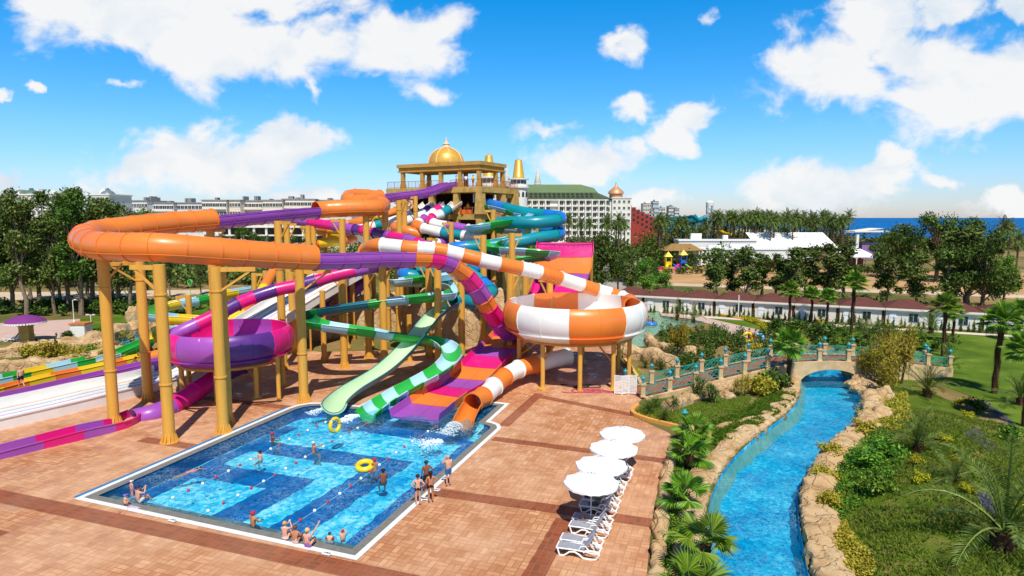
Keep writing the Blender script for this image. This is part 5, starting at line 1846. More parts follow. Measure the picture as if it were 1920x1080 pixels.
def cloud(m, blobs, n, L, w, rr, drop=0.2, shell=.55):
    tot = sum(b[3] * b[4] * b[5] for b in blobs) ** 1
    for b in blobs:
        k = max(8, int(n * b[3] * b[4] * b[5] / tot))
        for _ in range(k):
            v = rv(rr).normalized() * (shell + (1 - shell) * rr.random()) * (1 + .18 * rr.gauss(0, 1))
            c = V((b[0] + v.x * b[3], b[1] + v.y * b[4], b[2] + v.z * b[5]))
            d = (rv(rr) + V((0, 0, -drop))).normalized()
            up = (rv(rr) * .6 + v * .8 + V((0, 0, .5))).normalized()
            s = rr.uniform(.65, 1.3)
            leaf(m, c, d, up, L * s, w * s)
def tree_meshes(kind, seed):
    rr = random.Random(seed)
    tr, lf = MB(), MB()
    if kind == 'euc':
        Hh = 18.0
        pts = [V((rr.uniform(-.2, .2) * i, rr.uniform(-.2, .2) * i, Hh * .86 * i / 6)) for i in range(7)]
        tr.tube(pts, [.3, .26, .22, .18, .14, .1, .05], 8)
        blobs = []
        for i in range(17):
            t = .3 + .7 * i / 16
            z = Hh * t
            rad = (1.9 if t < .9 else 1.3) * rr.uniform(.4, 1.2) * (1.05 if t > .45 else .8)
            a = rr.uniform(0, 2 * PI)
            q = V((rad * math.cos(a), rad * math.sin(a), z))
            b = rr.uniform(.85, 1.5)
            blobs.append((q.x, q.y, q.z, b * 1.1, b * 1.1, b * 1.15))
            base = pts[min(6, int(t * .8 * 6))]
            tr.tube([base, base.lerp(q, .6) + V((0, 0, -.3)), q], [.09, .06, .03], 5)
        cloud(lf, blobs, 5200, .5, .22, rr, .5, .3)
    elif kind == 'slim':
        Hh = 10.0
        pts = [V((rr.uniform(-.12, .12) * i, rr.uniform(-.12, .12) * i, Hh * .85 * i / 5)) for i in range(6)]
        tr.tube(pts, [.2, .17, .14, .11, .08, .04], 7)
        blobs = []
        for i in range(12):
            t = .32 + .66 * i / 11
            a = rr.uniform(0, 2 * PI)
            rad = rr.uniform(.2, 1.5)
            q = V((rad * math.cos(a), rad * math.sin(a), Hh * t))
            b = rr.uniform(.6, 1.15)
            blobs.append((q.x, q.y, q.z, b, b, b))
            base = pts[min(5, int(t * .8 * 5))]
            tr.tube([base, base.lerp(q, .6), q], [.06, .04, .02], 5)
        cloud(lf, blobs, 3400, .42, .19, rr, .4, .25)
    elif kind == 'broad':
        Hh = 12.0
        tr.tube([V((0, 0, 0)), V((.1, 0, 2.2)), V((0, .2, 4.5)), V((.2, 0, 8))], [.38, .3, .22, .08], 8)
        blobs = []
        for i in range(22):
            a = rr.uniform(0, 2 * PI)
            z = rr.uniform(3.2, 11)
            mx = 4.4 * math.sqrt(max(.08, 1 - ((z - 6.6) / 5.4) ** 2))
            rad = mx * rr.uniform(.35, .95)
            b = rr.uniform(1.0, 1.7)
            q = V((rad * math.cos(a), rad * math.sin(a), z))
            blobs.append((q.x, q.y, q.z, b * 1.15, b * 1.15, b * .9))
            tr.tube([V((0, 0, min(z * .55, 5))), V((0, 0, z * .6)).lerp(q, .5), q], [.12, .08, .03], 5)
        cloud(lf, blobs, 4800, .48, .26, rr, .2, .45)
    elif kind == 'bush':
        Hh = 1.0
        tr.tube([V((0, 0, 0)), V((0, 0, .5))], [.05, .03], 5)
        blobs = []
        for i in range(9):
            a = rr.uniform(0, 2 * PI)
            rad = rr.uniform(0, .6)
            blobs.append((rad * math.cos(a), rad * math.sin(a), rr.uniform(.3, .75), .36, .36, .3))
        cloud(lf, blobs, 900, .17, .085, rr, 0, .4)
    elif kind == 'cypress':
        tr.tube([V((0, 0, 0)), V((0, 0, .6))], [.04, .02], 5)
        blobs = [(rr.uniform(-.05, .05), rr.uniform(-.05, .05), .2 + .22 * i, .27 - .045 * i, .27 - .045 * i, .2) for i in range(6)]
        cloud(lf, blobs, 420, .14, .07, rr, -1.2, .3)
    elif kind == 'reed':
        for _ in range(9):
            a = rr.uniform(0, 2 * PI)
            q = V((.25 * math.cos(a), .25 * math.sin(a), 0))
            e = q * rr.uniform(1.2, 3.4) + V((0, 0, rr.uniform(1.5, 2.6)))
            tr.tube([q, q.lerp(e, .5) + V((0, 0, .25)), e], [.02, .016, .008], 4)
            cloud(lf, [((q.x + e.x) / 2, (q.y + e.y) / 2, e.z * .62, .3, .3, e.z * .4)], 110, .26, .045, rr, .2, .1)
    return tr, lf
TM = {}
def tmesh(kind, seed, lm):
    k = (kind, seed, lm.name)
    if k not in TM:
        tr, lf = tree_meshes(kind, seed)
        TM[k] = (tr.mesh('trunk', M_BARKL if kind in ('euc', 'slim') else M_BARK), lf.mesh('crown', lm))
    return TM[k]
PR = random.Random(99)
def plant(name, kind, seed, lm, pos, sc, label, cat, group=None, rz=None):
    a, b = tmesh(kind, seed, lm)
    r = thing(name, label, cat, pos, PR.uniform(0, 6.28) if rz is None else rz, group)
    r.scale = sc if hasattr(sc, '__len__') else (sc, sc, sc)
    link('trunk' if kind not in ('bush', 'cypress', 'reed') else 'stem', a, r)
    link('crown' if kind not in ('bush', 'cypress', 'reed') else 'foliage', b, r)
    return r
# ---- tall trees at the left
for i, (u, Y, h, w, lab) in enumerate([(-22, 98, 18, 1, 'tall grey green tree cut by the left picture edge'), (12, 102, 18.8, 1, 'first tall tree fully inside the left edge'), (38, 96, 17.5, 1.05, 'tall tree with its top under the low green dome'), (66, 106, 18.8, 1, 'tall airy tree left of the white building gap'),
        (92, 99, 15, .9, 'lower airy tree standing in the white building gap'), (118, 104, 18.8, 1.05, 'tall dense tree just right of the white building gap'), (142, 98, 18.6, 1.1, 'tallest dense tree of the left grove'), (166, 106, 19, 1.1, 'tall tree directly left of the glass domed building'),
        (190, 100, 17.2, 1.1, 'rounded tree below the glass domed building'), (214, 104, 17.2, 1.1, 'rounded tree right of the glass domed building'), (236, 101, 15.6, .95, 'last tree of the left grove, partly behind the orange bend'), (50, 114, 16.5, 1, 'shaded tree in the second rank behind the leftmost trees'),
        (104, 116, 15, 1, 'shaded tree in the second rank behind the gap'), (155, 115, 16, 1.1, 'shaded tree in the second rank, mid grove'), (205, 116, 15.5, 1.1, 'shaded tree in the second rank below the dome'), (262, 112, 9, .9, 'small shaded tree between the first two tall columns'), (312, 120, 9, .9, 'small shaded tree behind the third tall column'), (372, 124, 8, .9, 'small dark tree behind the green hoop by the road')]):
    p = D(u, 450, Y)
    plant('eucalyptus_tree', 'euc', 10 + i % 4, LF_EUC if i % 3 else LF_DARK, (p.x, p.y, 0), (h / 18 * w * 1.15, h / 18 * w * 1.15, h / 18), lab, 'tree', 'tall trees of the left grove')
for i, (u, Y, h, lab) in enumerate([(282, 210, 19, 'bushy tree top rising behind the orange upper run'), (455, 215, 12.5, 'round bush tree in front of the parking structure, left one'), (487, 200, 11, 'round tree under the upper purple run'), (540, 215, 10, 'round tree right of the parking structure'), (425, 220, 10, 'small round tree left of the parking structure'), (575, 190, 9, 'round tree among the yellow columns')]):
    p = D(u, 440, Y)
    plant('round_tree', 'broad', 30 + i % 2, LF_MID if i == 0 else LF_DARK, (p.x, p.y, 0), (h / 12 * .85, h / 12 * .85, h / 12), lab, 'tree', 'round trees before the apartments')
# ---- trees at the right
RT = [('broad', 1123, 112, 13, .75, 'big dark tree right beside the pink slide wall', LF_DARK), ('broad', 1160, 128, 8, .8, 'round dark tree behind the young date palm', LF_DARK), ('broad', 1208, 122, 7.5, 1.0, 'wide round bush tree left of the sandy lot', LF_MID), ('broad', 1250, 112, 5.8, 1.0, 'low round bush tree just behind the cabins', LF_MID),
      ('slim', 1178, 118, 6.5, 1.3, 'loose grey green tree left of the round bushes', LF_EUC), ('broad', 1165, 150, 7, 1.1, 'dark tree at the foot of the playing field', LF_DARK), ('broad', 1222, 150, 5.5, 1.2, 'dark low tree left of the playground', LF_DARK),
      ('slim', 1345, 112, 9.4, 1.3, 'loose tree in front of the white service building, leftmost of the row', LF_EUC), ('slim', 1378, 116, 7.5, 1.2, 'shorter loose tree second in the row behind the cabins', LF_DARK), ('slim', 1402, 112, 9.3, 1.25, 'loose tree third in the row behind the cabins', LF_EUC), ('slim', 1430, 120, 8, 1.3, 'dark loose tree fourth in the row behind the cabins', LF_DARK),
      ('slim', 1458, 116, 8.2, 1.3, 'dark tree under the flat pavilion', LF_DARK), ('slim', 1488, 112, 9.2, 1.4, 'loose tree right of the flat pavilion', LF_EUC), ('slim', 1515, 116, 9.6, 1.3, 'tall loose tree below the marquee corner', LF_EUC), ('slim', 1552, 112, 10.2, 1.4, 'tall loose tree left of the peaked pavilion', LF_EUC), ('slim', 1585, 115, 9.5, 1.4, 'dark loose tree in front of the peaked pavilion', LF_DARK),
      ('slim', 1668, 104, 8.8, 1.25, 'slim dark tree alone on the sandy lot, left one', LF_DARK), ('slim', 1725, 104, 8.8, 1.3, 'slim tree with bare stem on the sandy lot, middle one', LF_EUC), ('slim', 1786, 101, 9.5, 1.3, 'slim tree with bare stem on the sandy lot, right one', LF_EUC),
      ('broad', 1690, 158, 14, 1.0, 'broad dense tree in front of the purple beach stage', LF_DARK), ('broad', 1655, 175, 10, .9, 'small round tree beside the beach stage', LF_DARK), ('broad', 1758, 150, 17, .95, 'tall rounded tree with its crown above the sea line, left one', LF_DARK), ('broad', 1808, 155, 15.5, 1.05, 'tall rounded tree with its crown above the sea line, right one', LF_DARK),
      ('broad', 1850, 98, 13.6, .8, 'very large dense tree nearest the cabins at the right', LF_DARK), ('slim', 1822, 103, 12.6, 1.7, 'tall open tree leaning against the very large dense one', LF_EUC), ('broad', 1888, 106, 9.2, .6, 'lower half round tree at the right side of the large one', LF_MID)]
for i, (k, u, Y, h, w, lab, lm) in enumerate(RT):
    p = D(u, 480, Y)
    H0 = 12 if k == 'broad' else 10
    w *= 1.0 if k == 'broad' else 1.3
    plant('broad_tree' if k == 'broad' else 'slim_tree', k, 40 + i % 3, lm, (p.x, p.y, 0), (h / H0 * w, h / H0 * w, h / H0), lab, 'tree')
# ---- far woods and scrub that read as one mass
def mass(name, regs, n, L, w, lm, label, seed, step=None):
    rr = random.Random(seed)
    m = MB()
    blobs = []
    for (x0, x1, y0, y1, h0, h1, cnt) in regs:
        for _ in range(cnt):
            h = rr.uniform(h0, h1)
            x, y = rr.uniform(x0, x1), rr.uniform(y0, y1)
            b = h * rr.uniform(.38, .55)
            blobs.append((x, y, h * .55, b * 1.1, b * 1.1, h * .48))
    per = n // len(blobs)
    for b in blobs:
        cloud(m, [b], per, L, w, rr, .1, .55)
    return stuff(m.build(name, lm), label, 'vegetation')
mass('scrub', [(-150, -40, 136, 165, 2.5, 5.5, 200), (-180, -40, 165, 235, 4, 8, 140), (-50, 0, 150, 230, 2, 5, 50)], 42000, .95, .55, LF_EUC, 'dense dark scrub beyond the gravel road at the left', 3)
mass('hedge', [(-90, -50, 97, 106, 1.2, 2.4, 130), (-50, -22, 104, 112, 1.0, 2.2, 60)], 17000, .5, .3, LF_DARK, 'dark hedge below the tall trees along the gravel road', 4)
mass('far_wood', [(22, 72, 185, 235, 3.5, 7, 90), (22, 60, 235, 290, 5, 9, 50), (60, 156, 262, 305, 7, 12, 110), (60, 160, 236, 260, 4, 8, 60), (150, 260, 270, 330, 4, 8, 50), (-60, 10, 210, 270, 5, 9, 60)], 30000, 1.2, .7, LF_DARK, 'far mass of dark trees below the hotel and the palm grove', 5)
mass('hedge', [(20, 62, 104, 108.5, 1.6, 3.0, 60), (46, 100, 97, 103, 1.4, 2.6, 40), (40, 130, 168, 174, 1.5, 2.6, 60)], 12000, .5, .3, LF_DARK, 'dark hedge running behind the maroon roofs', 6)
mass('garden_shrubs', [(17, 25, 62, 74, .8, 1.8, 40), (25, 33, 64, 80, .7, 1.6, 40), (34, 50, 70, 84, .8, 2.2, 70), (18.5, 27, 72, 81, .8, 1.9, 60)], 21000, .3, .15, LF_DARK, 'planted shrubs between the upper pond and the footbridge', 7)
mass('garden_shrubs', [(-52, -40, 64, 78, .6, 1.6, 50)], 5000, .3, .15, LF_GOLD, 'olive bushes on the rock terraces at the left', 8)
# ---- palms
def pinnate(m, base, az, el, L, n, lw, ll, rr, curl=1.0, V0=None):
    """one feather frond"""
    d = V((math.cos(az) * math.cos(el), math.sin(az) * math.cos(el), math.sin(el)))
    p = V(base)
    pts = [p.copy()]
    k = 8
    for i in range(k):
        d = (d + V((0, 0, -.16 * curl * (i / k + .25)))).normalized()
        p = p + d * L / k
        pts.append(p.copy())
    m.tube(pts, [.035 * L / 2 * (1 - .8 * i / k) for i in range(k + 1)], 4, False)
    for i in range(n):
        t = .18 + .82 * i / (n - 1)
        f = t * k
        a = min(k - 1, int(f))
        q = pts[a].lerp(pts[a + 1], f - a)
        td = (pts[a + 1] - pts[a]).normalized()
        sd = td.cross(V((0, 0, 1)))
        if sd.length < .05:
            sd = V((1, 0, 0))
        sd.normalize()
        up = sd.cross(td)
        ln_ = ll * math.sin(PI * min(.97, .12 + t * .88)) ** .6
        for s in (-1, 1):
            e = (sd * s * .8 + td * .7 + up * rr.uniform(.05, .45)).normalized()
            w_ = td * lw
            tip = q + e * ln_ + V((0, 0, -.12 * ln_))
            m.add([q - w_ * .5, q + e * ln_ * .5 + w_ * .5, tip, q + e * ln_ * .5 - w_ * .6], [(0, 1, 2, 3)])
def fan(m, base, az, el, pet, R_, n, rr, fold=.3):
    d = V((math.cos(az) * math.cos(el), math.sin(az) * math.cos(el), math.sin(el)))
    mid = V(base) + d * pet * .6 + V((0, 0, -.02))
    h = V(base) + d * pet + V((0, 0, -.05 * pet))
    m.tube([V(base), mid, h], [.03, .022, .015], 4, False)
    s = d.cross(V((0, 0, 1)))
    if s.length < .05:
        s = V((1, 0, 0))
    s.normalize()
    u = s.cross(d)
    vs, fs = [h], []
    sp = math.radians(115)
    for i in range(n):
        a = -sp + 2 * sp * (i + .5) / n
        da = sp / n * .95
        rl = R_ * (1 - .28 * abs(a) / sp) * rr.uniform(.9, 1.05)
        def pt(ang, r_, lift=0):
            q = h + (d * math.cos(ang) + s * math.sin(ang)) * r_ + u * (lift - .2 * r_ * abs(math.sin(ang)) * fold * 2)
            q.z -= .2 * (r_ / R_) ** 3 * R_
            return q
        j = len(vs)
        vs += [pt(a - da, rl * .62, -.02), pt(a, rl * .62, .025), pt(a + da, rl * .62, -.02), pt(a, rl * 1.02)]
        fs += [(0, j, j + 1), (0, j + 1, j + 2), (j, j + 3, j + 1), (j + 1, j + 3, j + 2)]
    m.add(vs, fs)
def palm_trunk(h, r, rr, boots=True, lean=.0):
    m = MB()
    pts = [V((lean * (i / 6) ** 2 * h, 0, h * i / 6)) for i in range(7)]
    m.tube(pts, [r * 1.25, r * 1.05, r, r * .95, r * .95, r, r * 1.05], 10)
    if boots:
        k = int(h / .16)
        for i in range(k):
            z = h * (i + .5) / k
            for q in range(5):
                a = i * 2.4 + q * 2 * PI / 5
                x = lean * (z / h) ** 2 * h
                b = V((x + r * math.cos(a), r * math.sin(a), z))
                o = V((math.cos(a), math.sin(a), 0))
                s = V((-o.y, o.x, 0)) * r * .4
                m.add([b - s, b + s, b + o * .1 + V((0, 0, .26)) + s * .3, b + o * .1 + V((0, 0, .26)) - s * .3], [(0, 1, 2, 3)])
    return m
PM = {}
def palm(kind, h, seed):
    key = (kind, round(h, 1), seed)
    if key in PM:
        return PM[key]
    rr = random.Random(seed)
    lean = rr.uniform(-.04, .04)
    top = V((lean * h, 0, h))
    c = MB()
    if kind == 'fan':
        tm = palm_trunk(h, .14, rr, True, lean)
        for i in range(26):
            t = i / 25
            fan(c, top + V((0, 0, .1)), i * 2.4, math.radians(78 - 105 * t + rr.uniform(-8, 8)), rr.uniform(.55, .85), rr.uniform(.75, .95), 22, rr)
        me = (tm.mesh('trunk', M_BOOT), c.mesh('crown', LF_PALM))
    elif kind == 'lowfan':                       # short stocky ones in the near bed, big blades
        tm = palm_trunk(h, .2, rr, True, lean)
        for i in range(10):
            t = i / 9
            fan(c, top + V((0, 0, .05)), i * 2.4 + seed, math.radians(72 - 75 * t + rr.uniform(-8, 8)), rr.uniform(.5, .8), rr.uniform(.85, 1.1), 26, rr, .5)
        me = (tm.mesh('trunk', M_BOOT), c.mesh('crown', LF_PALM))
    elif kind == 'date':                         # young feather palms on the right bank
        tm = palm_trunk(h, .26, rr, True, 0)
        for i in range(14):
            t = i / 13
            pinnate(c, (0, 0, h), i * 2.4 + seed, math.radians(84 - 56 * t + rr.uniform(-12, 12)), rr.uniform(1.9, 2.8), 36, .035, .5, rr, rr.uniform(1.2, 2.2))
        me = (tm.mesh('trunk', M_BOOT), c.mesh('crown', LF_DATE))
    elif kind == 'far':
        tm = MB()
        tm.tube([V((0, 0, 0)), V((0, 0, h))], [.28, .22], 6)
        for i in range(30):
            t = i / 29
            pinnate(c, (0, 0, h), i * 2.4, math.radians(75 - 120 * t + rr.uniform(-8, 8)), rr.uniform(2.8, 3.6), 9, .3, .75, rr, 1.3)
        me = (tm.mesh('trunk', M_BARK), c.mesh('crown', LF_DATE))
    elif kind == 'cycad':
        tm = MB()
        tm.tube([V((0, 0, 0)), V((0, 0, h))], [.14, .12], 8)
        for i in range(26):
            t = i / 25
            pinnate(c, (0, 0, h), i * 2.4, math.radians(78 - 70 * t), rr.uniform(.75, .95), 22, .02, .16, rr, 1.4)
        me = (tm.mesh('trunk', M_BOOT), c.mesh('crown', LF_DARK))
    elif kind == 'yucca':
        tm = MB()
        for q in range(4):
            tm.tube([V((0, 0, 0)), V((.25 * math.cos(q * 1.6), .25 * math.sin(q * 1.6), h * (.6 + .13 * q)))], [.06, .05], 6)
            o = V((.25 * math.cos(q * 1.6), .25 * math.sin(q * 1.6), h * (.6 + .13 * q)))
            for i in range(46):
                a, e = i * 2.4, math.radians(85 - 120 * i / 46)
                d = V((math.cos(a) * math.cos(e), math.sin(a) * math.cos(e), math.sin(e)))
                s = d.cross(V((0, 0, 1))).normalized() * .02
                L_ = rr.uniform(.45, .62)
                c.add([o - s, o + d * L_ * .6 + s * 1.4, o + d * L_ + V((0, 0, -.06)), o + d * L_ * .6 - s * 1.4], [(0, 1, 2, 3)])
        me = (tm.mesh('stem', M_BARK), c.mesh('rosettes', LF_EUC))
    PM[key] = me
    return me
def put_palm(kind, pos, h, label, seed=1, sc=1.0, name=None, group=None, rz=None):
    a, b = palm(kind, h, seed)
    nm = name or {'fan': 'fan_palm', 'lowfan': 'fan_palm', 'date': 'date_palm', 'far': 'palm_tree', 'cycad': 'cycad', 'yucca': 'yucca'}[kind]
    r = thing(nm, label, 'palm' if kind not in ('cycad', 'yucca') else 'plant', pos, PR.uniform(0, 6.28) if rz is None else rz, group)
    r.scale = (sc,) * 3
    link('trunk' if kind != 'yucca' else 'stem', a, r)
    link('crown' if kind != 'yucca' else 'rosettes', b, r)
    return r
# grove on the horizon
gr = random.Random(21)
for i in range(100):
    u = 1262 + 330 * (i + gr.uniform(-1, 1)) / 100
    Y = gr.uniform(235, 300)
    p = D(u, 420, Y)
    vt = 399 + 26 * gr.random() ** 1.6 + (8 if u < 1330 else 0)
    h = zof(vt, Y) - 1.5
    put_palm('far', (p.x, p.y, 0), 13.0, 'date palm in the dense grove behind the marquee and playground', 1 + i % 3, h / 13.0, None, 'palms of the far grove')
for i in range(16):
    u = gr.choice((1062, 1078, 1095, 1110, 1128, 1143, 1160, 1168, 1240, 1246)) + gr.uniform(-6, 6)
    Y = gr.uniform(205, 250)
    p = D(u, 420, Y)
    h = zof(412 + 14 * gr.random(), Y)
    put_palm('far', (p.x, p.y, 0), 13.0, 'palm in the loose planting in front of the white hotel', 1 + i % 3, h / 13.0, None, 'palms before the hotel')
for (u, Y, vt, lab) in [(1882, 150, 413, 'bare stemmed palm against the sea, leftmost of three'), (1894, 160, 420, 'bare stemmed palm against the sea, middle of three'), (1911, 130, 437, 'bare stemmed palm against the sea, rightmost of three')]:
    p = D(u, 440, Y)
    put_palm('far', (p.x, p.y, 0), 13.0, lab, 2, zof(vt, Y) / 14.5)
p = G(1124, 548)
put_palm('date', (p.x, p.y, 0), 1.6, 'young date palm with arching fronds right of the pink wall', 5, 2.1)
# fan palms in front of the cabins and on the lawn
for (u, v, vt, lab, sc) in [(1480, 606, 545, 'fan palm behind the lush bed, left of the pair before the cabins', 1.15), (1521, 606, 552, 'fan palm right of the first one before the cabins', 1.0), (1550, 612, 556, 'small fan palm behind the teal bridge lamps', 1.0), (1596, 628, 535, 'thick stemmed tall fan palm right of the small one', 1.3),
        (1768, 668, 572, 'fan palm on the lawn edge beside the young leaning palm', 1.2), (1786, 642, 590, 'shorter fan palm just behind the one on the lawn edge', 1.0), (1864, 738, 608, 'tall fan palm standing alone on the lawn', 1.35), (1908, 640, 588, 'fan palm far right beside the footpath', 1.2), (1921, 800, 655, 'fan palm cut by the right edge of the picture', 1.2), (1478, 722, 650, 'shaggy fan palm at the left end of the bridge arch', 1.2)]:
    p = G(u, v)
    h = (D(u, vt, p.y).z) / sc
    put_palm('fan', (p.x, p.y, 0), round(h * 2) / 2, lab, 3 + int(u) % 4, sc)
for (u, v, vt, lab, sd) in [(1292, 878, 856, 'low fan palm nearest the teal lamp post, at the top of the palm row', 1), (1282, 968, 934, 'low fan palm in the middle of the row beside the blue channel', 2), (1322, 1085, 1028, 'low fan palm leaning over the blue channel', 4), (1300, 830, 812, 'dark low fan palm beside the end of the orange kerb', 6), (1296, 1190, 1125, 'low fan palm at the bottom edge of the picture', 7)]:
    p = G(u, v)
    put_palm('lowfan', (p.x, p.y, 0), max(.5, round(D(u, vt, p.y).z * 5) / 5), lab, sd, 1.08)
# ---- bank to the right of the channel
lawnA, lawnB = G(1640, 690), G(1925, 850)
ldir = (lawnB - lawnA).normalized()
lnor = V((ldir.y, -ldir.x, 0))
if lnor.x > 0:
    lnor = -lnor
def seg_d(p, poly):
    best = 1e9
    for a, b in zip(poly, poly[1:]):
        ab = b - a
        t = max(0, min(1, (p - a).dot(ab) / ab.length_squared))
        best = min(best, (p - (a + ab * t)).length)
    return best
RR0 = [V((p.x, p.y, 0)) for p in RR]
RL0 = [V((p.x, p.y, 0)) for p in RL]
def sm(x):
    x = max(0, min(1, x))
    return x * x * (3 - 2 * x)
def xriver(Y):
    for a, b in zip(RR0, RR0[1:]):
        if (a.y - Y) * (b.y - Y) <= 0 and abs(a.y - b.y) > 1e-6:
            return a.x + (b.x - a.x) * (Y - a.y) / (b.y - a.y)
    return None
def bank_h(x, y):
    p = V((x, y, 0))
    xr_ = xriver(y)
    if xr_ is None:
        return None
    d = seg_d(p, RR0)
    if x < xr_ + .25:
        return None
    dl = (p - lawnA).dot(lnor)
    if dl < -1.5:
        return None
    return .06 + 1.3 * sm((d - .4) / 6.0) * sm((dl + 1.0) / 6.0) + .1 * noise.noise(p * .35) * sm(dl / 3)
t = NT('planted_bank')
vec = t.coord(1.0)
a_ = t.noise(vec, .5, 6, .65)
b_ = t.noise(vec, 5, 4, .7)
c_ = t.ramp(a_, [(.34, srgb('#4a601a')), (.5, srgb('#667a26')), (.6, srgb('#7f823a')), (.7, srgb('#ac8c5c'))])
c_ = t.mix(t.math('MULTIPLY', b_, .6), c_, srgb('#2a3d12'))
M_BANK = t.fin(t.bsdf(c_, .95, .05, t.bump(b_, .8, .1)))
m = MB()
gx, gy, st_ = 4.0, 14.0, .5
NX, NY = 90, 96
hm = {}
for j in range(NY + 1):
    for i in range(NX + 1):
        hm[i, j] = bank_h(gx + i * st_, gy + j * st_)
ids = {}
vs, fs = [], []
for j in range(NY):
    for i in range(NX):
        ks = [(i, j), (i + 1, j), (i + 1, j + 1), (i, j + 1)]
        if all(hm[k] is not None for k in ks):
            f = []
            for k in ks:
                if k not in ids:
                    ids[k] = len(vs)
                    vs.append((gx + k[0] * st_, gy + k[1] * st_, hm[k]))
                f.append(ids[k])
            fs.append(tuple(f))
m.add(vs, fs, 0, True)
struct(m.build('garden_bank', M_BANK))
def B(u, v):                                    # spot of the photo on the bank
    p = G(u, v)
    for _ in range(4):
        h = bank_h(p.x, p.y)
        if h is None:
            return p
        p = G(u, v, h)
    return p
# bed on the left of the channel
bed = [G(u, v) for u, v in [(1181, 777), (1285, 806), (1262, 838), (1247, 868), (1236, 905), (1226, 955), (1218, 1020), (1213, 1080), (1205, 1200)]]
bl = [V((p.x, p.y, 0)) for p in RL if 17 < p.y < 57][::-1]
bed2 = bed + bl + [G(1480, 712), G(1420, 722), G(1330, 742), G(1262, 760), G(1225, 752), G(1205, 757)]
m = MB()
m.sheet([V((p.x, p.y, 0)) for p in bed2], (), .03)
t = NT('bed_soil')
vec = t.coord(1.0)
a_ = t.noise(vec, .8, 5, .65)
c_ = t.ramp(a_, [(.36, srgb('#3f5c1c')), (.5, srgb('#5d6a30')), (.6, srgb('#9a8058')), (.75, srgb('#b49a70'))])
M_SOIL = t.fin(t.bsdf(t.mix(t.math('MULTIPLY', t.noise(vec, 7, 3), .5), c_, srgb('#4a3f24')), .95, .05, t.bump(t.noise(vec, 8, 3), .6, .08)))
struct(m.build('planting_bed', M_SOIL))
kb = chaikin([G(u, v) for u, v in [(1196, 762), (1181, 776), (1210, 788), (1250, 798), (1284, 806)]], 2)
m = MB()
for a, b in zip(kb, kb[1:]):
    m.bar(V((a.x, a.y, .12)), V((b.x, b.y, .12)), .3, .26)
tag(m.build('kerb', plain('#dfa04e', .7, .15, 2)), 'orange curb edging the planting bed by the deck', 'curb')
m = MB()
kb = chaikin([G(u, v) for u, v in [(1172, 676), (1190, 700), (1205, 728)]], 2)
for a, b in zip(kb, kb[1:]):
    m.bar(V((a.x, a.y, .12)), V((b.x, b.y, .12)), .3, .26)
tag(m.build('kerb', plain('#d9b070', .7, .15, 2)), 'curved tan curb beside the cycads right of the bowl', 'curb')
# ---- grass and ground cover
def inpoly(p, poly):
    c = False
    n = len(poly)
    for i in range(n):
        a, b = poly[i], poly[i - 1]
        if (a.y > p.y) != (b.y > p.y) and p.x < (b.x - a.x) * (p.y - a.y) / (b.y - a.y) + a.x:
            c = not c
    return c
def blades(name, n, region, hfun, hmin, hmax, w, lm, label, seed, dens=None, bend=.5):
    rr = random.Random(seed)
    m = MB()
    x0, x1, y0, y1 = region
    k = 0
    tries = 0
    while k < n and tries < n * 12:
        tries += 1
        x, y = rr.uniform(x0, x1), rr.uniform(y0, y1)
        h = hfun(x, y)
        if h is None:
            continue
        if dens and rr.random() > dens(x, y):
            continue
        k += 1
        for _ in range(3):
            a = rr.uniform(0, 2 * PI)
            L = rr.uniform(hmin, hmax)
            d = V((math.cos(a), math.sin(a), 0))
            s = V((-d.y, d.x, 0)) * w
            b = V((x + rr.uniform(-.06, .06), y + rr.uniform(-.06, .06), h - .02))
            md = b + d * L * .25 * bend + V((0, 0, L * .6))
            m.add([b - s, b + s, md + s * .8, b + d * L * bend + V((0, 0, L * .85)), md - s * .8], [(0, 1, 2, 3, 4)])
    return stuff(m.build(name, lm), label, 'grass' if 'grass' in name else 'ground cover')
def dn_bank(x, y):
    v = noise.noise(V((x * .22, y * .22, 3)))
    return .9 if v > -.12 else .15
def near_bank(x, y):
    h = bank_h(x, y)
    return h
blades('bank_grass', 21000, (5, 42, 14.5, 46), near_bank, .1, .3, .016, LF_GRASS, 'rough green grass covering the garden bank right of the channel', 1, dn_bank)
blades('bank_grass', 3500, (5, 42, 14.5, 46), near_bank, .12, .36, .016, LF_DRY, 'dry yellowish grass patches on the garden bank', 2, lambda x, y: .9 if noise.noise(V((x * .3, y * .3, 8))) > .1 else .1)
bedp = [V((p.x, p.y, 0)) for p in bed2]
cov1 = [G(u, v) for u, v in [(1330, 800), (1400, 772), (1452, 742), (1485, 738), (1490, 752), (1462, 778), (1420, 806), (1370, 832), (1340, 838)]]
cov2 = [G(u, v) for u, v in [(1200, 772), (1230, 752), (1300, 748), (1372, 742), (1410, 748), (1390, 768), (1340, 782), (1300, 800), (1280, 800)]]
cov3 = [G(u, v) for u, v in [(1262, 850), (1290, 850), (1280, 900), (1290, 960), (1290, 1080), (1240, 1090), (1240, 960), (1252, 890)]]
def inside(poly, h=.05):
    return lambda x, y: h if inpoly(V((x, y, 0)), poly) else None
def bb(poly):
    return (min(p.x for p in poly), max(p.x for p in poly), min(p.y for p in poly), max(p.y for p in poly))
blades('leafy_ground_cover', 5200, bb(cov1), inside(cov1), .25, .55, .035, LF_MID, 'bright leafy ground cover on the slope above the left bank', 11)
blades('bed_grass', 6000, bb(cov2), inside(cov2), .1, .22, .02, LF_GRASS, 'mown grass between the cycads in the planting bed', 12)
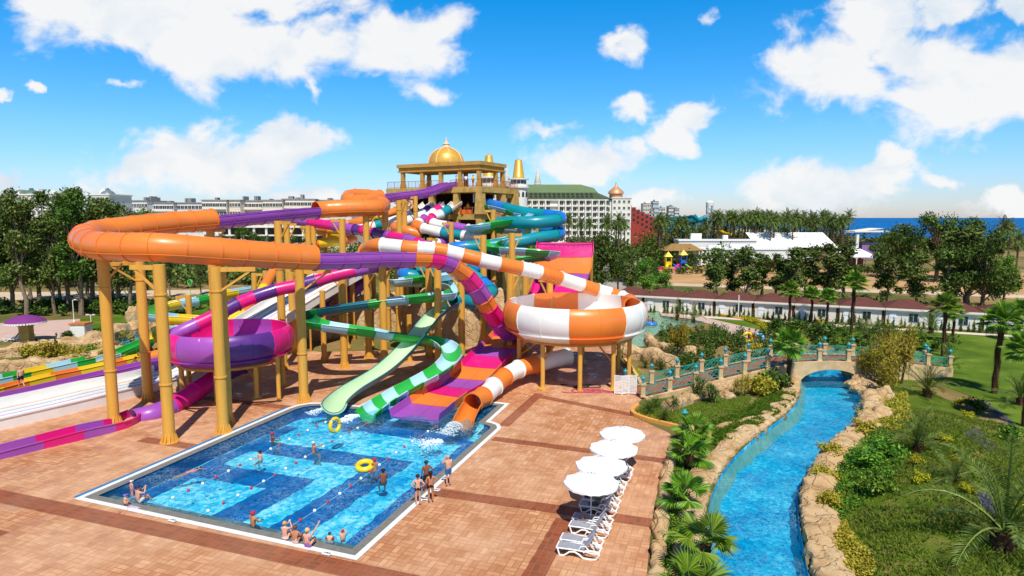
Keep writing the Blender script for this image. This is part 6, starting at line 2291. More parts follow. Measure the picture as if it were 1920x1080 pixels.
def leafcover(name, poly, n, hmin, hmax, L, w, lm, label, seed, hf=None):
    rr = random.Random(seed)
    m = MB()
    x0, x1, y0, y1 = bb(poly)
    k = 0
    while k < n:
        x, y = rr.uniform(x0, x1), rr.uniform(y0, y1)
        if not inpoly(V((x, y, 0)), poly):
            continue
        k += 1
        hh = hmin + (hmax - hmin) * (.5 + .5 * noise.noise(V((x * 1.1, y * 1.1, seed))))
        z = (hf(x, y) or 0 if hf else 0) + hh * rr.uniform(.3, 1)
        leaf(m, V((x, y, z)), rv(rr).normalized(), (rv(rr) + V((0, 0, 1))).normalized(), L * rr.uniform(.6, 1.2), w * rr.uniform(.6, 1.2))
    return stuff(m.build(name, lm), label, 'ground cover')
leafcover('leafy_ground_cover', cov3, 6500, .15, .6, .15, .09, LF_MID, 'glossy low shrubs between the rock row and the low fan palms', 13)
leafcover('flowering_ground_cover', [G(u, v) for u, v in [(1188, 775), (1215, 768), (1285, 790), (1283, 804), (1240, 794)]], 2200, .05, .2, .1, .07, LF_YEL, 'yellow flowering ground cover behind the orange kerb', 14)
leafcover('flowering_ground_cover', [G(u, v) for u, v in [(1178, 690), (1196, 690), (1214, 722), (1206, 730)]], 1500, .05, .25, .14, .08, LF_YEL, 'yellow green ground cover beside the curved tan kerb', 15)
leafcover('yellow_hedge', [G(u, v) for u, v in [(1382, 596), (1400, 596), (1446, 612), (1450, 634), (1436, 628), (1425, 612)]], 2200, .2, .7, .3, .16, LF_YEL, 'yellow hedge along the outer edge of the curved path', 16)
for i, (poly, lab) in enumerate([([(1842, 752), (1858, 760), (1895, 790), (1908, 808), (1880, 792), (1850, 768)], 'upper strip of purple flowers at the lawn edge'), ([(1808, 812), (1832, 806), (1848, 826), (1868, 846), (1856, 852), (1836, 838)], 'middle patch of purple flowers on the bank'), ([(1830, 922), (1852, 930), (1872, 960), (1862, 974), (1842, 950)], 'lower patch of purple flowers beside the feather palm')]):
    pp = [B(u, v) for u, v in poly]
    leafcover('purple_flowers', [V((p.x, p.y, 0)) for p in pp], 600, .1, .3, .08, .05, LF_PURP, lab, 30 + i, lambda x, y: bank_h(x, y))
for px, n_, lm, lab, sd in (([(1548, 915), (1580, 858), (1625, 806), (1660, 812), (1700, 846), (1694, 884), (1640, 930), (1575, 985), (1545, 960)], 7500, LF_MID, 'dense low shrubs between the rock edging and the grass of the right bank', 51), ([(1600, 770), (1640, 745), (1700, 738), (1712, 790), (1680, 812), (1640, 800)], 3800, LF_GOLD, 'olive undergrowth on the bank below the golden bamboo', 52),
        ([(1560, 1000), (1585, 985), (1640, 1060), (1640, 1085), (1560, 1085)], 2500, LF_GOLD, 'sparse olive undergrowth beside the lowest rock edging', 53)):
    pp = [B(u, v) for u, v in px]
    leafcover('bank_shrubs', [V((p.x, p.y, 0)) for p in pp], n_, -.1, .75, .17, .085, lm, lab, sd, lambda x, y: bank_h(x, y))
# ---- single plants
for (u, v, h, sc, lab, sd) in [(1738, 745, .55, 1.15, 'feather palm arching to the left above the bank, beside the golden bamboo', 2), (1720, 848, .5, 1.0, 'young feather palm on the bank right of the channel bend', 3), (1880, 1030, .5, 1.5, 'largest feather palm with long fronds at the lower right', 4), (1775, 700, .6, 1.0, 'feather palm with upright fronds at the lawn edge', 6),
        (1790, 905, .3, .7, 'small feather palm in the middle of the bank', 7), (1745, 625, .7, 1.1, 'young leaning feather palm on the lawn before the cabins', 8), (1625, 640, .5, 1.2, 'feather palm behind the right end of the footbridge', 9), (1912, 760, .5, 1.1, 'feather palm on the lawn near the right edge', 10), (1270, 600, .7, 1.0, 'young palm with upright fronds beside the curved path', 11), (1300, 605, .6, 1.0, 'second young palm with upright fronds beside the curved path', 12)]:
    p = B(u, v)
    put_palm('date', p, h, lab, sd, sc)
for (u, v, sc, lab) in [(1210, 690, 1.0, 'cycad left of two behind the tan kerb right of the bowl'), (1238, 694, 1.15, 'cycad right of two behind the tan kerb right of the bowl'), (1216, 778, 1.2, 'dark cycad at the left corner of the planting bed'), (1228, 768, 1.2, 'dark cycad behind the corner one in the planting bed'), (1246, 790, 1.05, 'cycad close to the orange kerb'), (1302, 806, .9, 'cycad beside the teal lamp post'), (1260, 704, 1.1, 'cycad beside the far railing of the ramp')]:
    put_palm('cycad', G(u, v), .3, lab, 1, sc)
for (u, v, sc, lab) in [(1308, 752, 1.5, 'tall yucca cluster in front of the ramp railing, left one'), (1334, 758, 1.3, 'yucca cluster in front of the ramp railing, right one'), (1345, 720, 1.2, 'yucca behind the second ramp railing panel'), (1262, 772, .9, 'blue green yucca in the grass of the bed')]:
    put_palm('yucca', G(u, v), 1.0, lab, 1, sc)
for (k, lm, u, v, sc, lab) in [('reed', LF_GOLD, 1275, 668, 1.9, 'tall golden bamboo beside the turquoise pond'), ('reed', LF_GOLD, 1625, 712, 1.6, 'golden bamboo clump at the right end of the bridge, left one'), ('reed', LF_GOLD, 1652, 720, 2.1, 'golden bamboo clump at the right end of the bridge, middle one'), ('reed', LF_GOLD, 1680, 716, 2.4, 'tallest golden bamboo clump right of the bridge'), ('reed', LF_GOLD, 1664, 738, 1.5, 'low golden bamboo in front of the bridge end'),
        ('reed', LF_GOLD, 1692, 690, 2.0, 'golden bamboo farthest right beside the lawn'), ('reed', LF_GOLD, 1390, 745, 1.0, 'golden shrub below the ramp beside the pale boulder'), ('bush', LF_GOLD, 1430, 742, 1.9, 'olive bush left of the shaggy fan palm'), ('bush', LF_DARK, 1452, 730, 2.1, 'dark bush beside the shaggy fan palm'), ('reed', LF_GOLD, 1500, 668, 1.3, 'golden bamboo behind the bridge railing'), ('bush', LF_GOLD, 1560, 862, 1.2, 'olive bush on the right bank above the rock edging'),
        ('bush', LF_GOLD, 1545, 905, 1.1, 'olive bush lower on the right bank'), ('bush', LF_GOLD, 1555, 955, 1.0, 'olive bush lowest on the right bank'), ('bush', LF_GOLD, 1620, 815, 1.2, 'olive bush at the channel bend'), ('bush', LF_MID, 1620, 880, 1.5, 'green bush in the middle of the right bank'), ('bush', LF_MID, 1665, 860, 1.4, 'green bush left of the young feather palm'), ('bush', LF_MID, 1640, 930, 1.3, 'low green bush in the right bank grass'),
        ('bush', LF_YEL, 1718, 872, .6, 'yellow shrub at the foot of the young feather palm'), ('bush', LF_YEL, 1725, 905, .65, 'yellow shrub below the young feather palm'), ('bush', LF_YEL, 1790, 872, .6, 'yellow shrub beside the small feather palm'), ('bush', LF_YEL, 1770, 830, .7, 'yellow shrub above the purple flower patch'), ('bush', LF_YEL, 1800, 760, .7, 'yellow shrub at the lawn edge'), ('bush', LF_YEL, 1815, 785, .65, 'yellow shrub by the dark hollow of the bank'),
        ('bush', LF_YEL, 1815, 925, .6, 'yellow shrub left of the lower purple flowers'), ('bush', LF_YEL, 1918, 990, 1.2, 'yellow shrub at the right edge below the feather palm'), ('bush', LF_DARK, 1830, 772, 1.3, 'dark bush by the upper purple flowers'), ('bush', LF_MID, 1895, 830, 1.3, 'green bush at the right above the middle flowers'), ('bush', LF_DARK, 1540, 640, 2.6, 'big dark shrub behind the bridge lamps'), ('bush', LF_DARK, 1495, 632, 2.4, 'big dark shrub left of the bridge lamps'),
        ('bush', LF_DARK, 1460, 628, 2.3, 'big dark shrub beside the curved path end'), ('bush', LF_GOLD, 1415, 668, 1.6, 'golden green shrub behind the ramp railing'), ('bush', LF_GOLD, 60, 672, 2.0, 'olive bush on the left rock terrace, left one'), ('bush', LF_GOLD, 95, 676, 2.1, 'olive bush on the left rock terrace, right one'), ('bush', LF_MID, 165, 668, 1.5, 'bright bush beside the turquoise stream'), ('cypress', LF_DARK, 108, 672, 2.0, 'dark slim conifer on the left rock terrace'),
        ('bush', LF_DARK, 130, 640, 1.4, 'dark bush in front of the white kiosk'), ('bush', LF_MID, 190, 632, 1.4, 'green bush behind the layered rock wall')]:
    p = B(u, v)
    plant({'reed': 'bamboo', 'bush': 'shrub', 'cypress': 'conifer'}[k], k, 60 + int(u) % 3, lm, p, sc, lab, 'plant')
# ---- little cypresses before the cabins
cyr = random.Random(4)
for i in range(76):
    f = (i + .5) / 76
    q = on_line(1215).lerp(on_line(2000), f) + ln * 1.9 + ld * cyr.uniform(-.12, .12)
    if i % 7 == 3:
        continue
    plant('cypress_shrub', 'cypress', 70 + i % 2, LF_DARK, (q.x, q.y, 0), cyr.uniform(.9, 1.35), 'small slim cypress shrub in the row before the cabins', 'shrub', 'cypress shrubs before the cabins')
# ================================================================== PEOPLE
SKINS = {'tan': '#c07f58', 'pink': '#dba084', 'dark': '#8a5236', 'pale': '#e6b598'}
_sm = {}
def skinmat(k):
    if k not in _sm:
        t = NT('skin_' + k)
        c = srgb(SKINS[k])
        nz = t.noise(t.coord(1.0), 6, 3)
        col = t.ramp(nz, [(.35, sc4(c, .9)), (.65, sc4(c, 1.05))])
        p = t.bsdf(col, .5, .35)
        p.inputs['Subsurface Weight'].default_value = 0.0
        _sm[k] = t.fin(p)
    return _sm[k]
def base_pose():
    J = dict(pelvis=V((0, 0, .93)), spine=V((0, -.01, 1.13)), chest=V((0, 0, 1.33)), neck=V((0, 0, 1.46)), jaw=V((0, .03, 1.53)), head=V((0, .02, 1.62)), crown=V((0, 0, 1.69)))
    for s, n in ((-1, 'l'), (1, 'r')):
        J['sh' + n] = V((.175 * s, 0, 1.40))
        J['el' + n] = V((.24 * s, -.02, 1.13))
        J['wr' + n] = V((.25 * s, .06, .90))
        J['hip' + n] = V((.09 * s, 0, .88))
        J['kn' + n] = V((.1 * s, .02, .5))
        J['an' + n] = V((.1 * s, -.02, .08))
        J['toe' + n] = V((.12 * s, .15, .035))
    return J
def pose(kind):
    J = base_pose()
    if kind == 'hips':                            # hands on hips
        for s, n in ((-1, 'l'), (1, 'r')):
            J['el' + n] = V((.36 * s, -.1, 1.17))
            J['wr' + n] = V((.2 * s, .02, 1.0))
    elif kind == 'hip_one':
        J['elr'] = V((.38, -.06, 1.2)); J['wrr'] = V((.18, .04, 1.02))
        J['knl'] = V((-.1, .05, .5))
    elif kind == 'phone':
        J['ell'] = V((-.3, .14, 1.24)); J['wrl'] = V((-.12, .16, 1.55))
        J['elr'] = V((.22, .16, 1.2)); J['wrr'] = V((.05, .22, 1.35))
    elif kind == 'step':
        J['knl'] = V((-.1, .14, .52)); J['anl'] = V((-.1, .16, .1)); J['toel'] = V((-.11, .32, .05))
        J['elr'] = V((.34, -.06, 1.18)); J['wrr'] = V((.2, .05, 1.0))
        J['anr'] = V((.1, -.14, .09)); J['toer'] = V((.11, .02, .035))
    elif kind in ('sit', 'point', 'film'):
        J = base_pose()
        off = V((0, 0, -.81))
        for k in list(J):
            J[k] = J[k] + off
        for s, n in ((-1, 'l'), (1, 'r')):
            J['hip' + n] = V((.1 * s, .04, .1))
            J['kn' + n] = V((.14 * s, .42, .34 if n == 'r' else .2))
            J['an' + n] = V((.12 * s, .6, -.04))
            J['toe' + n] = V((.13 * s, .76, -.08))
            J['el' + n] = V((.27 * s, .12, .38))
            J['wr' + n] = V((.16 * s, .34, .3))
        J['pelvis'].z = .12
        for k in ('spine', 'chest', 'neck', 'jaw', 'head', 'crown', 'shl', 'shr'):
            J[k].y += .06
        if kind == 'point':
            J['elr'] = V((.3, .2, .8)); J['wrr'] = V((.38, .36, 1.02))
        if kind == 'film':
            J['elr'] = V((.28, .22, .52)); J['wrr'] = V((.14, .34, .72)); J['ell'] = V((-.24, .22, .46)); J['wrl'] = V((-.02, .36, .68))
    elif kind == 'squat':
        J = pose('sit')
        for s, n in ((-1, 'l'), (1, 'r')):
            J['kn' + n] = V((.16 * s, .3, .44)); J['an' + n] = V((.12 * s, .12, .07)); J['toe' + n] = V((.13 * s, .28, .035))
            J['wr' + n] = V((.12 * s, .36, .1)); J['el' + n] = V((.25 * s, .2, .32))
    elif kind == 'throw':
        J['elr'] = V((.2, .26, 1.42)); J['wrr'] = V((.2, .5, 1.5)); J['ell'] = V((-.14, .24, 1.28)); J['wrl'] = V((-.08, .48, 1.3))
    elif kind == 'hold':
        J['ell'] = V((-.3, .12, 1.15)); J['wrl'] = V((-.3, .36, 1.12)); J['elr'] = V((.22, .14, 1.15)); J['wrr'] = V((.1, .38, 1.12))
    elif kind == 'swim':
        M_ = Matrix.Rotation(math.radians(-78), 3, 'X')
        for k in list(J):
            J[k] = M_ @ (J[k] - V((0, 0, 1.2)))
        J['head'].z += .08; J['crown'].z += .1; J['jaw'].z += .05
        J['elr'] = V((.28, .42, .22)); J['wrr'] = V((.2, .68, .1))
        J['ell'] = V((-.3, .1, -.12)); J['wrl'] = V((-.3, -.14, -.16))
    elif kind == 'walk':
        J['knl'] = V((-.1, .18, .53)); J['anl'] = V((-.1, .2, .1)); J['toel'] = V((-.11, .37, .06))
        J['knr'] = V((.1, 0, .5)); J['anr'] = V((.1, -.24, .12)); J['toer'] = V((.11, -.08, .04))
        J['wrl'] = V((-.25, -.05, .92)); J['wrr'] = V((.25, .2, .95)); J['elr'] = V((.25, .03, 1.14))
    elif kind == 'tread':
        J = pose('hold')
        for s, n in ((-1, 'l'), (1, 'r')):
            J['kn' + n] = V((.17 * s, .4, .74)); J['an' + n] = V((.13 * s, .3, .36)); J['toe' + n] = V((.14 * s, .42, .28))
    elif kind == 'toss':
        J = pose('throw')
        for s, n in ((-1, 'l'), (1, 'r')):
            J['kn' + n] = V((.17 * s, .4, .74)); J['an' + n] = V((.13 * s, .3, .36)); J['toe' + n] = V((.14 * s, .42, .28))
    elif kind == 'lie':
        J = pose('sit')
        for s, n in ((-1, 'l'), (1, 'r')):
            J['kn' + n] = V((.14 * s, .45, .2)); J['an' + n] = V((.12 * s, .8, .08)); J['toe' + n] = V((.13 * s, .86, .22))
        for k in ('spine', 'chest', 'neck', 'jaw', 'head', 'crown', 'shl', 'shr'):
            J[k].y -= .12
    return J
RAD = dict(pelvis=.135, spine=.115, chest=.135, neck=.055, jaw=.07, head=.092, crown=.072)
for n_ in 'lr':
    RAD.update({'sh' + n_: .066, 'el' + n_: .043, 'wr' + n_: .031, 'hip' + n_: .092, 'kn' + n_: .06, 'an' + n_: .041, 'toe' + n_: .034})
BONES = [('pelvis', 'spine'), ('spine', 'chest'), ('chest', 'neck'), ('neck', 'jaw'), ('jaw', 'head'), ('head', 'crown')]
for n_ in 'lr':
    BONES += [('chest', 'sh' + n_), ('sh' + n_, 'el' + n_), ('el' + n_, 'wr' + n_), ('pelvis', 'hip' + n_), ('hip' + n_, 'kn' + n_), ('kn' + n_, 'an' + n_), ('an' + n_, 'toe' + n_)]
def body_mesh(J, female, stout):
    names = list(J)
    vs = [J[k] for k in names]
    rd = [RAD[k] for k in names]
    if female:
        for k, f in (('spine', .88), ('chest', .9), ('pelvis', 1.04), ('shl', .85), ('shr', .85)):
            rd[names.index(k)] *= f
    if stout:
        for k in ('spine', 'pelvis', 'chest'):
            rd[names.index(k)] *= 1.15
    es = [(names.index(a), names.index(b)) for a, b in BONES]
    def add(p, r, par):
        vs.append(p); rd.append(r); es.append((par, len(vs) - 1))
        return len(vs) - 1
    for n in 'lr':
        w, e = J['wr' + n], J['el' + n]
        d = (w - e).normalized()
        s = d.cross(V((0, 0, 1)))
        s = s.normalized() if s.length > .1 else V((0, 1, 0))
        pm = add(w + d * .055, .032, names.index('wr' + n))
        for k, L in enumerate((.066, .078, .074, .058)):
            o = s * (k - 1.5) * .021
            a = add(w + d * .1 + o, .0095, pm)
            b = add(w + d * (.1 + L * .5) + o * 1.15 + V((0, 0, -.006)), .0088, a)
            add(w + d * (.1 + L * .9) + o * 1.2 + V((0, 0, -.022)), .008, b)
        sg = 1 if n == 'l' else -1
        a = add(w + d * .045 + s * .042 * sg, .011, pm)
        add(w + d * .085 + s * .06 * sg, .009, a)
    h = names.index('head')
    f = V((J['jaw'].x - J['neck'].x, J['jaw'].y - J['neck'].y, 0))
    f = f.normalized() if f.length > .005 else V((0, 1, 0))
    s = V((f.y, -f.x, 0))
    add(J['head'] + f * .112 + V((0, 0, -.015)), .016, h)
    for q in (-1, 1):
        add(J['head'] + s * q * .1, .018, h)
    me = bpy.data.meshes.new('skeleton')
    me.from_pydata(vs, es, [])
    o = bpy.data.objects.new('skeleton', me)
    COL.objects.link(o)
    md = o.modifiers.new('skin', 'SKIN')
    md.use_smooth_shade = True
    for i, r in enumerate(rd):
        me.skin_vertices[0].data[i].radius = (r, r)
        me.skin_vertices[0].data[i].use_root = (i == 0)
    sb = o.modifiers.new('sub', 'SUBSURF')
    sb.levels = 1
    dg = bpy.context.evaluated_depsgraph_get()
    out = bpy.data.meshes.new_from_object(o.evaluated_get(dg))
    bpy.data.objects.remove(o)
    return out, f
def nearest(J, p):
    best = (1e9, None, 0)
    for a, b in BONES:
        ab = J[b] - J[a]
        t_ = max(0, min(1, (p - J[a]).dot(ab) / max(1e-9, ab.length_squared)))
        d = (p - (J[a] + ab * t_)).length / (RAD[a] + (RAD[b] - RAD[a]) * t_)
        if d < best[0]:
            best = (d, (a, b), t_)
    return best
def garment(J, me, pred, off=.012):
    keep = []
    for pl in me.polygons:
        d, bn, t_ = nearest(J, V(pl.center))
        if pred(bn, t_, V(pl.center)):
            keep.append(pl)
    idx, vs, fs = {}, [], []
    for pl in keep:
        f = []
        for vi in pl.vertices:
            if vi not in idx:
                idx[vi] = len(vs)
                vs.append(V(me.vertices[vi].co) + V(me.vertices[vi].normal) * off)
            f.append(idx[vi])
        fs.append(tuple(f))
    m = MB()
    m.add(vs, fs, 0, True)
    return m
def is_shorts(limit):
    return lambda b, t_, c: b[0] == 'pelvis' and b[1].startswith('hip') or (b == ('pelvis', 'spine') and t_ < .35) or (b[0].startswith('hip') and t_ < limit)
def is_shirt(b, t_, c):
    return (b == ('pelvis', 'spine') and t_ > .1) or b == ('spine', 'chest') or b[0] == 'chest' or (b[0][:2] == 'sh' and t_ < .5)
def is_bra(b, t_, c):
    return (b == ('spine', 'chest') and .62 < t_)
def person(label, pos, rz, kind, sc=1.0, skin='tan', wear=(), head=None, female=False, stout=False, group=None):
    J = pose(kind)
    me, f = body_mesh(J, female, stout)
    me.materials.append(skinmat(skin))
    root = thing('person', label, 'person', pos, rz, group)
    root.scale = (sc, sc, sc)
    link('body', me, root)
    for (k, c) in wear:
        if k == 'trunks':
            g = garment(J, me, is_shorts(.52), .02)
        elif k == 'briefs':
            g = garment(J, me, is_shorts(.1), .01)
        elif k == 'trousers':
            g = garment(J, me, lambda b, t_, c_: is_shorts(1.1)(b, t_, c_) or b[0].startswith('kn'), .02)
        elif k == 'shirt':
            g = garment(J, me, is_shirt, .02)
        elif k == 'bra':
            g = garment(J, me, is_bra, .01)
        elif k == 'armbands':
            g = garment(J, me, lambda b, t_, c_: b[0][:2] == 'sh' and .25 < t_ < .85, .045)
        if g.v:
            g.build({'trunks': 'swim_shorts', 'briefs': 'swim_briefs', 'trousers': 'trousers', 'shirt': 'shirt', 'bra': 'bikini_top', 'armbands': 'armbands'}[k], plain(c, .6, .1, 8), root)
    hd, cr_ = J['head'], (J['crown'] - J['jaw']).normalized()
    s = cr_.cross(f).normalized()
    m = MB()
    for q in (-1, 1):
        m.ball(hd + f * .083 + s * q * .034 + cr_ * .022, .014, 6, 4)
    m.build('eyes', plain('#241a16', .3), root)
    if head:
        k, c = head
        mt = Matrix((s, cr_.cross(s) * -1, cr_)).transposed()
        m = MB()
        n, mm = 14, 8
        vs = []
        top = hd + cr_ * .012 - f * .012
        for i in range(mm + 1):
            a = PI * .56 * i / mm
            for j in range(n):
                b = 2 * PI * j / n
                fr_ = math.sin(b)                 # 1 = towards the face
                aa = a * (1.0 if fr_ < .2 else 1.0 - .33 * fr_) * (1.15 if fr_ < -.3 and k != 'cap' else 1)
                q = s * math.cos(b) * math.sin(aa) + f * math.sin(b) * math.sin(aa) + cr_ * math.cos(aa)
                vs.append(top + q * (.118 if k != 'cap' else .12))
        fs = [(i * n + j, i * n + (j + 1) % n, (i + 1) * n + (j + 1) % n, (i + 1) * n + j) for i in range(mm) for j in range(n)]
        m.add(vs, fs, 0, True)
        if k == 'peak':
            m.box(hd + f * .15 + cr_ * .05, (.14, .12, .012), 0, 0, mt)
        if k == 'long':
            m.tube([hd - f * .09 + cr_ * .02, hd - f * .115 - cr_ * .14, hd - f * .12 - cr_ * .3, hd - f * .1 - cr_ * .42], [.07, .065, .05, .02], 8)
        if k == 'bun':
            m.ball(hd - f * .12 + cr_ * .03, .05, 8, 6)
        m.build('hair' if k in ('hair', 'long', 'bun') else 'cap', plain(c, .6, .2, 20), root)
    return root
A = math.radians
def wz(u, v):
    p = G(u, v, -.1)
    p.z = -1.09
    return p
def pz(u, v, z):
    return G(u, v, z)
person('woman in a black bikini standing at the pool edge with hands on hips', pz(784, 947, .02), A(12), 'hips', .97, 'pink', [('briefs', '#1c1a22'), ('bra', '#241c28')], ('bun', '#2a1a12'), True, True)
person('woman with long dark hair and dark bikini standing beside the one in black', pz(808, 942, .02), A(14), 'hip_one', 1.0, 'tan', [('briefs', '#2a1620'), ('bra', '#c8342c')], ('long', '#1c120e'), True)
person('slim man with black and white cap and dark shorts on the pool edge', pz(800, 922, .06), A(25), 'step', 1.03, 'dark', [('trunks', '#2a1a20')], ('cap', '#2a2a34'))
person('bald man in blue shorts holding a hand to his face by the pool', pz(841, 911, .02), A(35), 'phone', 1.05, 'pink', [('trunks', '#1f6fb4')], None, False, True)
person('woman with blonde ponytail and white bikini sitting filming on the pool edge', pz(534, 1013, .05), A(-8), 'film', .98, 'pink', [('briefs', '#ecd6d0'), ('bra', '#f0dcd8')], ('bun', '#c8a05a'), True)
person('brown haired woman in white bikini sitting between two blonde women', pz(553, 1020, .05), A(-6), 'sit', .95, 'tan', [('briefs', '#e8c8c4'), ('bra', '#e8b8b4')], ('hair', '#6a4426'), True, True)
person('blonde woman in a purple bikini sitting on the edge and pointing up', pz(576, 1027, .05), A(-14), 'point', 1.0, 'pink', [('briefs', '#a86ac8'), ('bra', '#a070c0')], ('bun', '#d8b878'), True, True)
person('small child with red armbands sitting in the shallow water', pz(618, 1022, -.35), A(0), 'sit', .68, 'pale', [('briefs', '#d84a3a'), ('armbands', '#d8362c')], ('hair', '#5a3a22'))
person('child with a red cap and wet arms in the corner of the pool', pz(643, 1018, -.35), A(15), 'film', .7, 'pink', [('briefs', '#c83a3a')], ('cap', '#c81f2e'))
person('man with a red cap standing chest deep near the front edge', wz(475, 985), A(-30), 'tread', 1.0, 'tan', [('trunks', '#3a2a2a')], ('cap', '#c81f2e'))
person('child in a pale peaked cap standing in the water at the left corner', pz(248, 936, -.35), A(-30), 'stand', .62, 'pink', [('bra', '#c86a9a'), ('briefs', '#c86a9a')], ('peak', '#ecdcdc'), True)
person('man with dark blue cap and pale shorts sitting in the left corner', pz(258, 944, -.12), A(-35), 'film', 1.08, 'pink', [('trunks', '#c8c4c4')], ('cap', '#1c2a5a'), False, True)
person('toddler with lilac cap crouching on the paving at the left corner', pz(234, 948, .02), A(-30), 'squat', .66, 'pink', [('briefs', '#3a1c38')], ('peak', '#8a6ac0'), True)
person('swimmer in pink doing the crawl at the left side of the pool', pz(360, 884, -.12), A(-62), 'swim', .95, 'tan', [('bra', '#d87ab0'), ('briefs', '#d87ab0')], ('hair', '#1e1410'), True)
person('dark haired pale swimmer leaning in the water by the far dark band', wz(488, 861), A(60), 'tread', .9, 'pale', [('trunks', '#2a3a5a')], ('hair', '#1c1410'))
person('swimmer with red cap low in the water near the left wall', wz(511, 829), A(-60), 'tread', .98, 'dark', [('trunks', '#2a2a3a')], ('cap', '#c81f3e'))
person('man with white cap throwing the yellow ring with outstretched arms', wz(588, 848), A(-58), 'toss', 1.0, 'tan', [('trunks', '#6a5a52')], ('cap', '#d8c8c4'))
person('man with red cap and red shorts holding a yellow swim ring', wz(703, 881), A(50), 'tread', 1.0, 'tan', [('trunks', '#c83a4a')], ('cap', '#c81f2e'))
person('dark haired man standing waist deep, seen from behind', wz(719, 906), A(25), 'tread', 1.08, 'dark', [('trunks', '#1c3a5a')], ('hair', '#1a1210'), False, True)
person('man in dark blue shorts walking across the coloured run-out troughs', pz(41, 727, .35), A(60), 'walk', 1.08, 'pink', [('trunks', '#1c2250')], None, False, True)
person('rider sitting on a mat in the yellow run-out trough', G(254, 686, .5), A(150), 'lie', 1.0, 'dark', [('trunks', '#2a1a1a')], ('hair', '#1a1210'))
person('attendant in yellow shirt and red shorts at the terrace start of the purple chute', V((K.x, K.y, 0)) + TP(3.9, -.6, DZ), A(100), 'stand', 1.02, 'tan', [('shirt', '#f0c020'), ('trunks', '#c82a1e')], ('hair', '#1a1210'))
person('man in white shirt and dark trousers on the upper tower terrace', V((K.x, K.y, 0)) + TP(2.2, -.5, DZ), A(170), 'stand', 1.06, 'dark', [('shirt', '#eceaf0'), ('trousers', '#3a2028')], ('hair', '#141010'))
person('attendant in yellow shirt with red cap leaning at the terrace railing', V((K.x, K.y, 0)) + TP(.85, -.6, DZ), A(150), 'hold', 1.0, 'tan', [('shirt', '#f2c832'), ('trunks', '#c8341e')], ('cap', '#c81f1e'))
person('attendant in yellow on the lower terrace beside the orange crate', V((K.x, K.y, 0)) + TP(2.4, .3, 15.5), A(160), 'stand', 1.0, 'tan', [('shirt', '#e8b820'), ('trunks', '#b8381e')], ('cap', '#e0b020'))
person('rider with dark hair sitting in a blue ring on the upper pond', G(1216, 604, .0), A(-60), 'lie', 1.0, 'tan', [('trunks', '#2a2a3a')], ('hair', '#1a1210'))
person('second rider lying behind the first on the upper pond', G(1224, 606, .0), A(-60), 'lie', .9, 'dark', [('trunks', '#5a2a2a')], ('hair', '#1a1210'))
person('bather carrying a yellow ring on the curved path', G(1404, 642), A(30), 'hold', 1.0, 'tan', [('trunks', '#b85a4a')], ('hair', '#2a1a12'))
person('bather carrying a blue ring on the curved path', G(1416, 644), A(30), 'hold', 1.0, 'pink', [('trunks', '#b84a3a')], ('hair', '#1a1210'))
# ================================================================== PROPS
def torus(m, R_, r, c=(0, 0, 0), mat=Matrix.Identity(3), n=28, k=12, mi=0, a0=0, a1=2 * PI, mis=None):
    full = abs(a1 - a0 - 2 * PI) < 1e-6
    N_ = n if full else n + 1
    vs = []
    for i in range(N_):
        a = a0 + (a1 - a0) * i / n
        for j in range(k):
            b = 2 * PI * j / k
            vs.append(V(c) + mat @ V(((R_ + r * math.cos(b)) * math.cos(a), (R_ + r * math.cos(b)) * math.sin(a), r * math.sin(b))))
    fs = [(i * k + j, ((i + 1) % N_) * k + j, ((i + 1) % N_) * k + (j + 1) % k, i * k + (j + 1) % k) for i in range(n) for j in range(k)]
    m.add(vs, fs, mi, True)
def ring_thing(label, pos, R_, r, col, rot=Matrix.Identity(3), col2=None):
    root = thing('swim_ring', label, 'swim ring', pos)
    m = MB()
    torus(m, R_, r, (0, 0, 0), rot)
    m.build('tube', plain(col, .3, .06, 2, .5, 0, .3), root)
    for a in ((0, PI) if not col2 else (0, 2.1, 4.2)):
        m = MB()
        torus(m, R_ - .01, r + .012, (0, 0, 0), rot, 4, 12, 0, a, a + .16)
        m.build('handle_band', plain(col2 or '#e9c41c', .4), root)
    return root
ring_thing('yellow swim ring flying upright above the pool with blue and white bands inside', D(628, 797, 42.6), .44, .13, '#f2d018', Matrix.Rotation(A(62), 3, 'Z') @ Matrix.Rotation(A(86), 3, 'X'), '#3a8fd0')
ring_thing('plain yellow swim ring held in front of the man in red cap', pz(684, 873, .15), .42, .17, '#f2d018', Matrix.Rotation(A(14), 3, 'X'))
ring_thing('double blue ring floating on the upper pond under two riders', G(1220, 607, .02), .75, .22, '#2f7fd0')
ring_thing('yellow ring carried upright on the curved path', G(1402, 632, .75), .5, .17, '#f0c81c', Matrix.Rotation(A(80), 3, 'X'))
ring_thing('blue and white ring carried upright on the curved path', G(1423, 634, .6), .5, .17, '#4fa8dc', Matrix.Rotation(A(80), 3, 'X') @ Matrix.Rotation(.4, 3, 'Z'), '#f0f0f0')
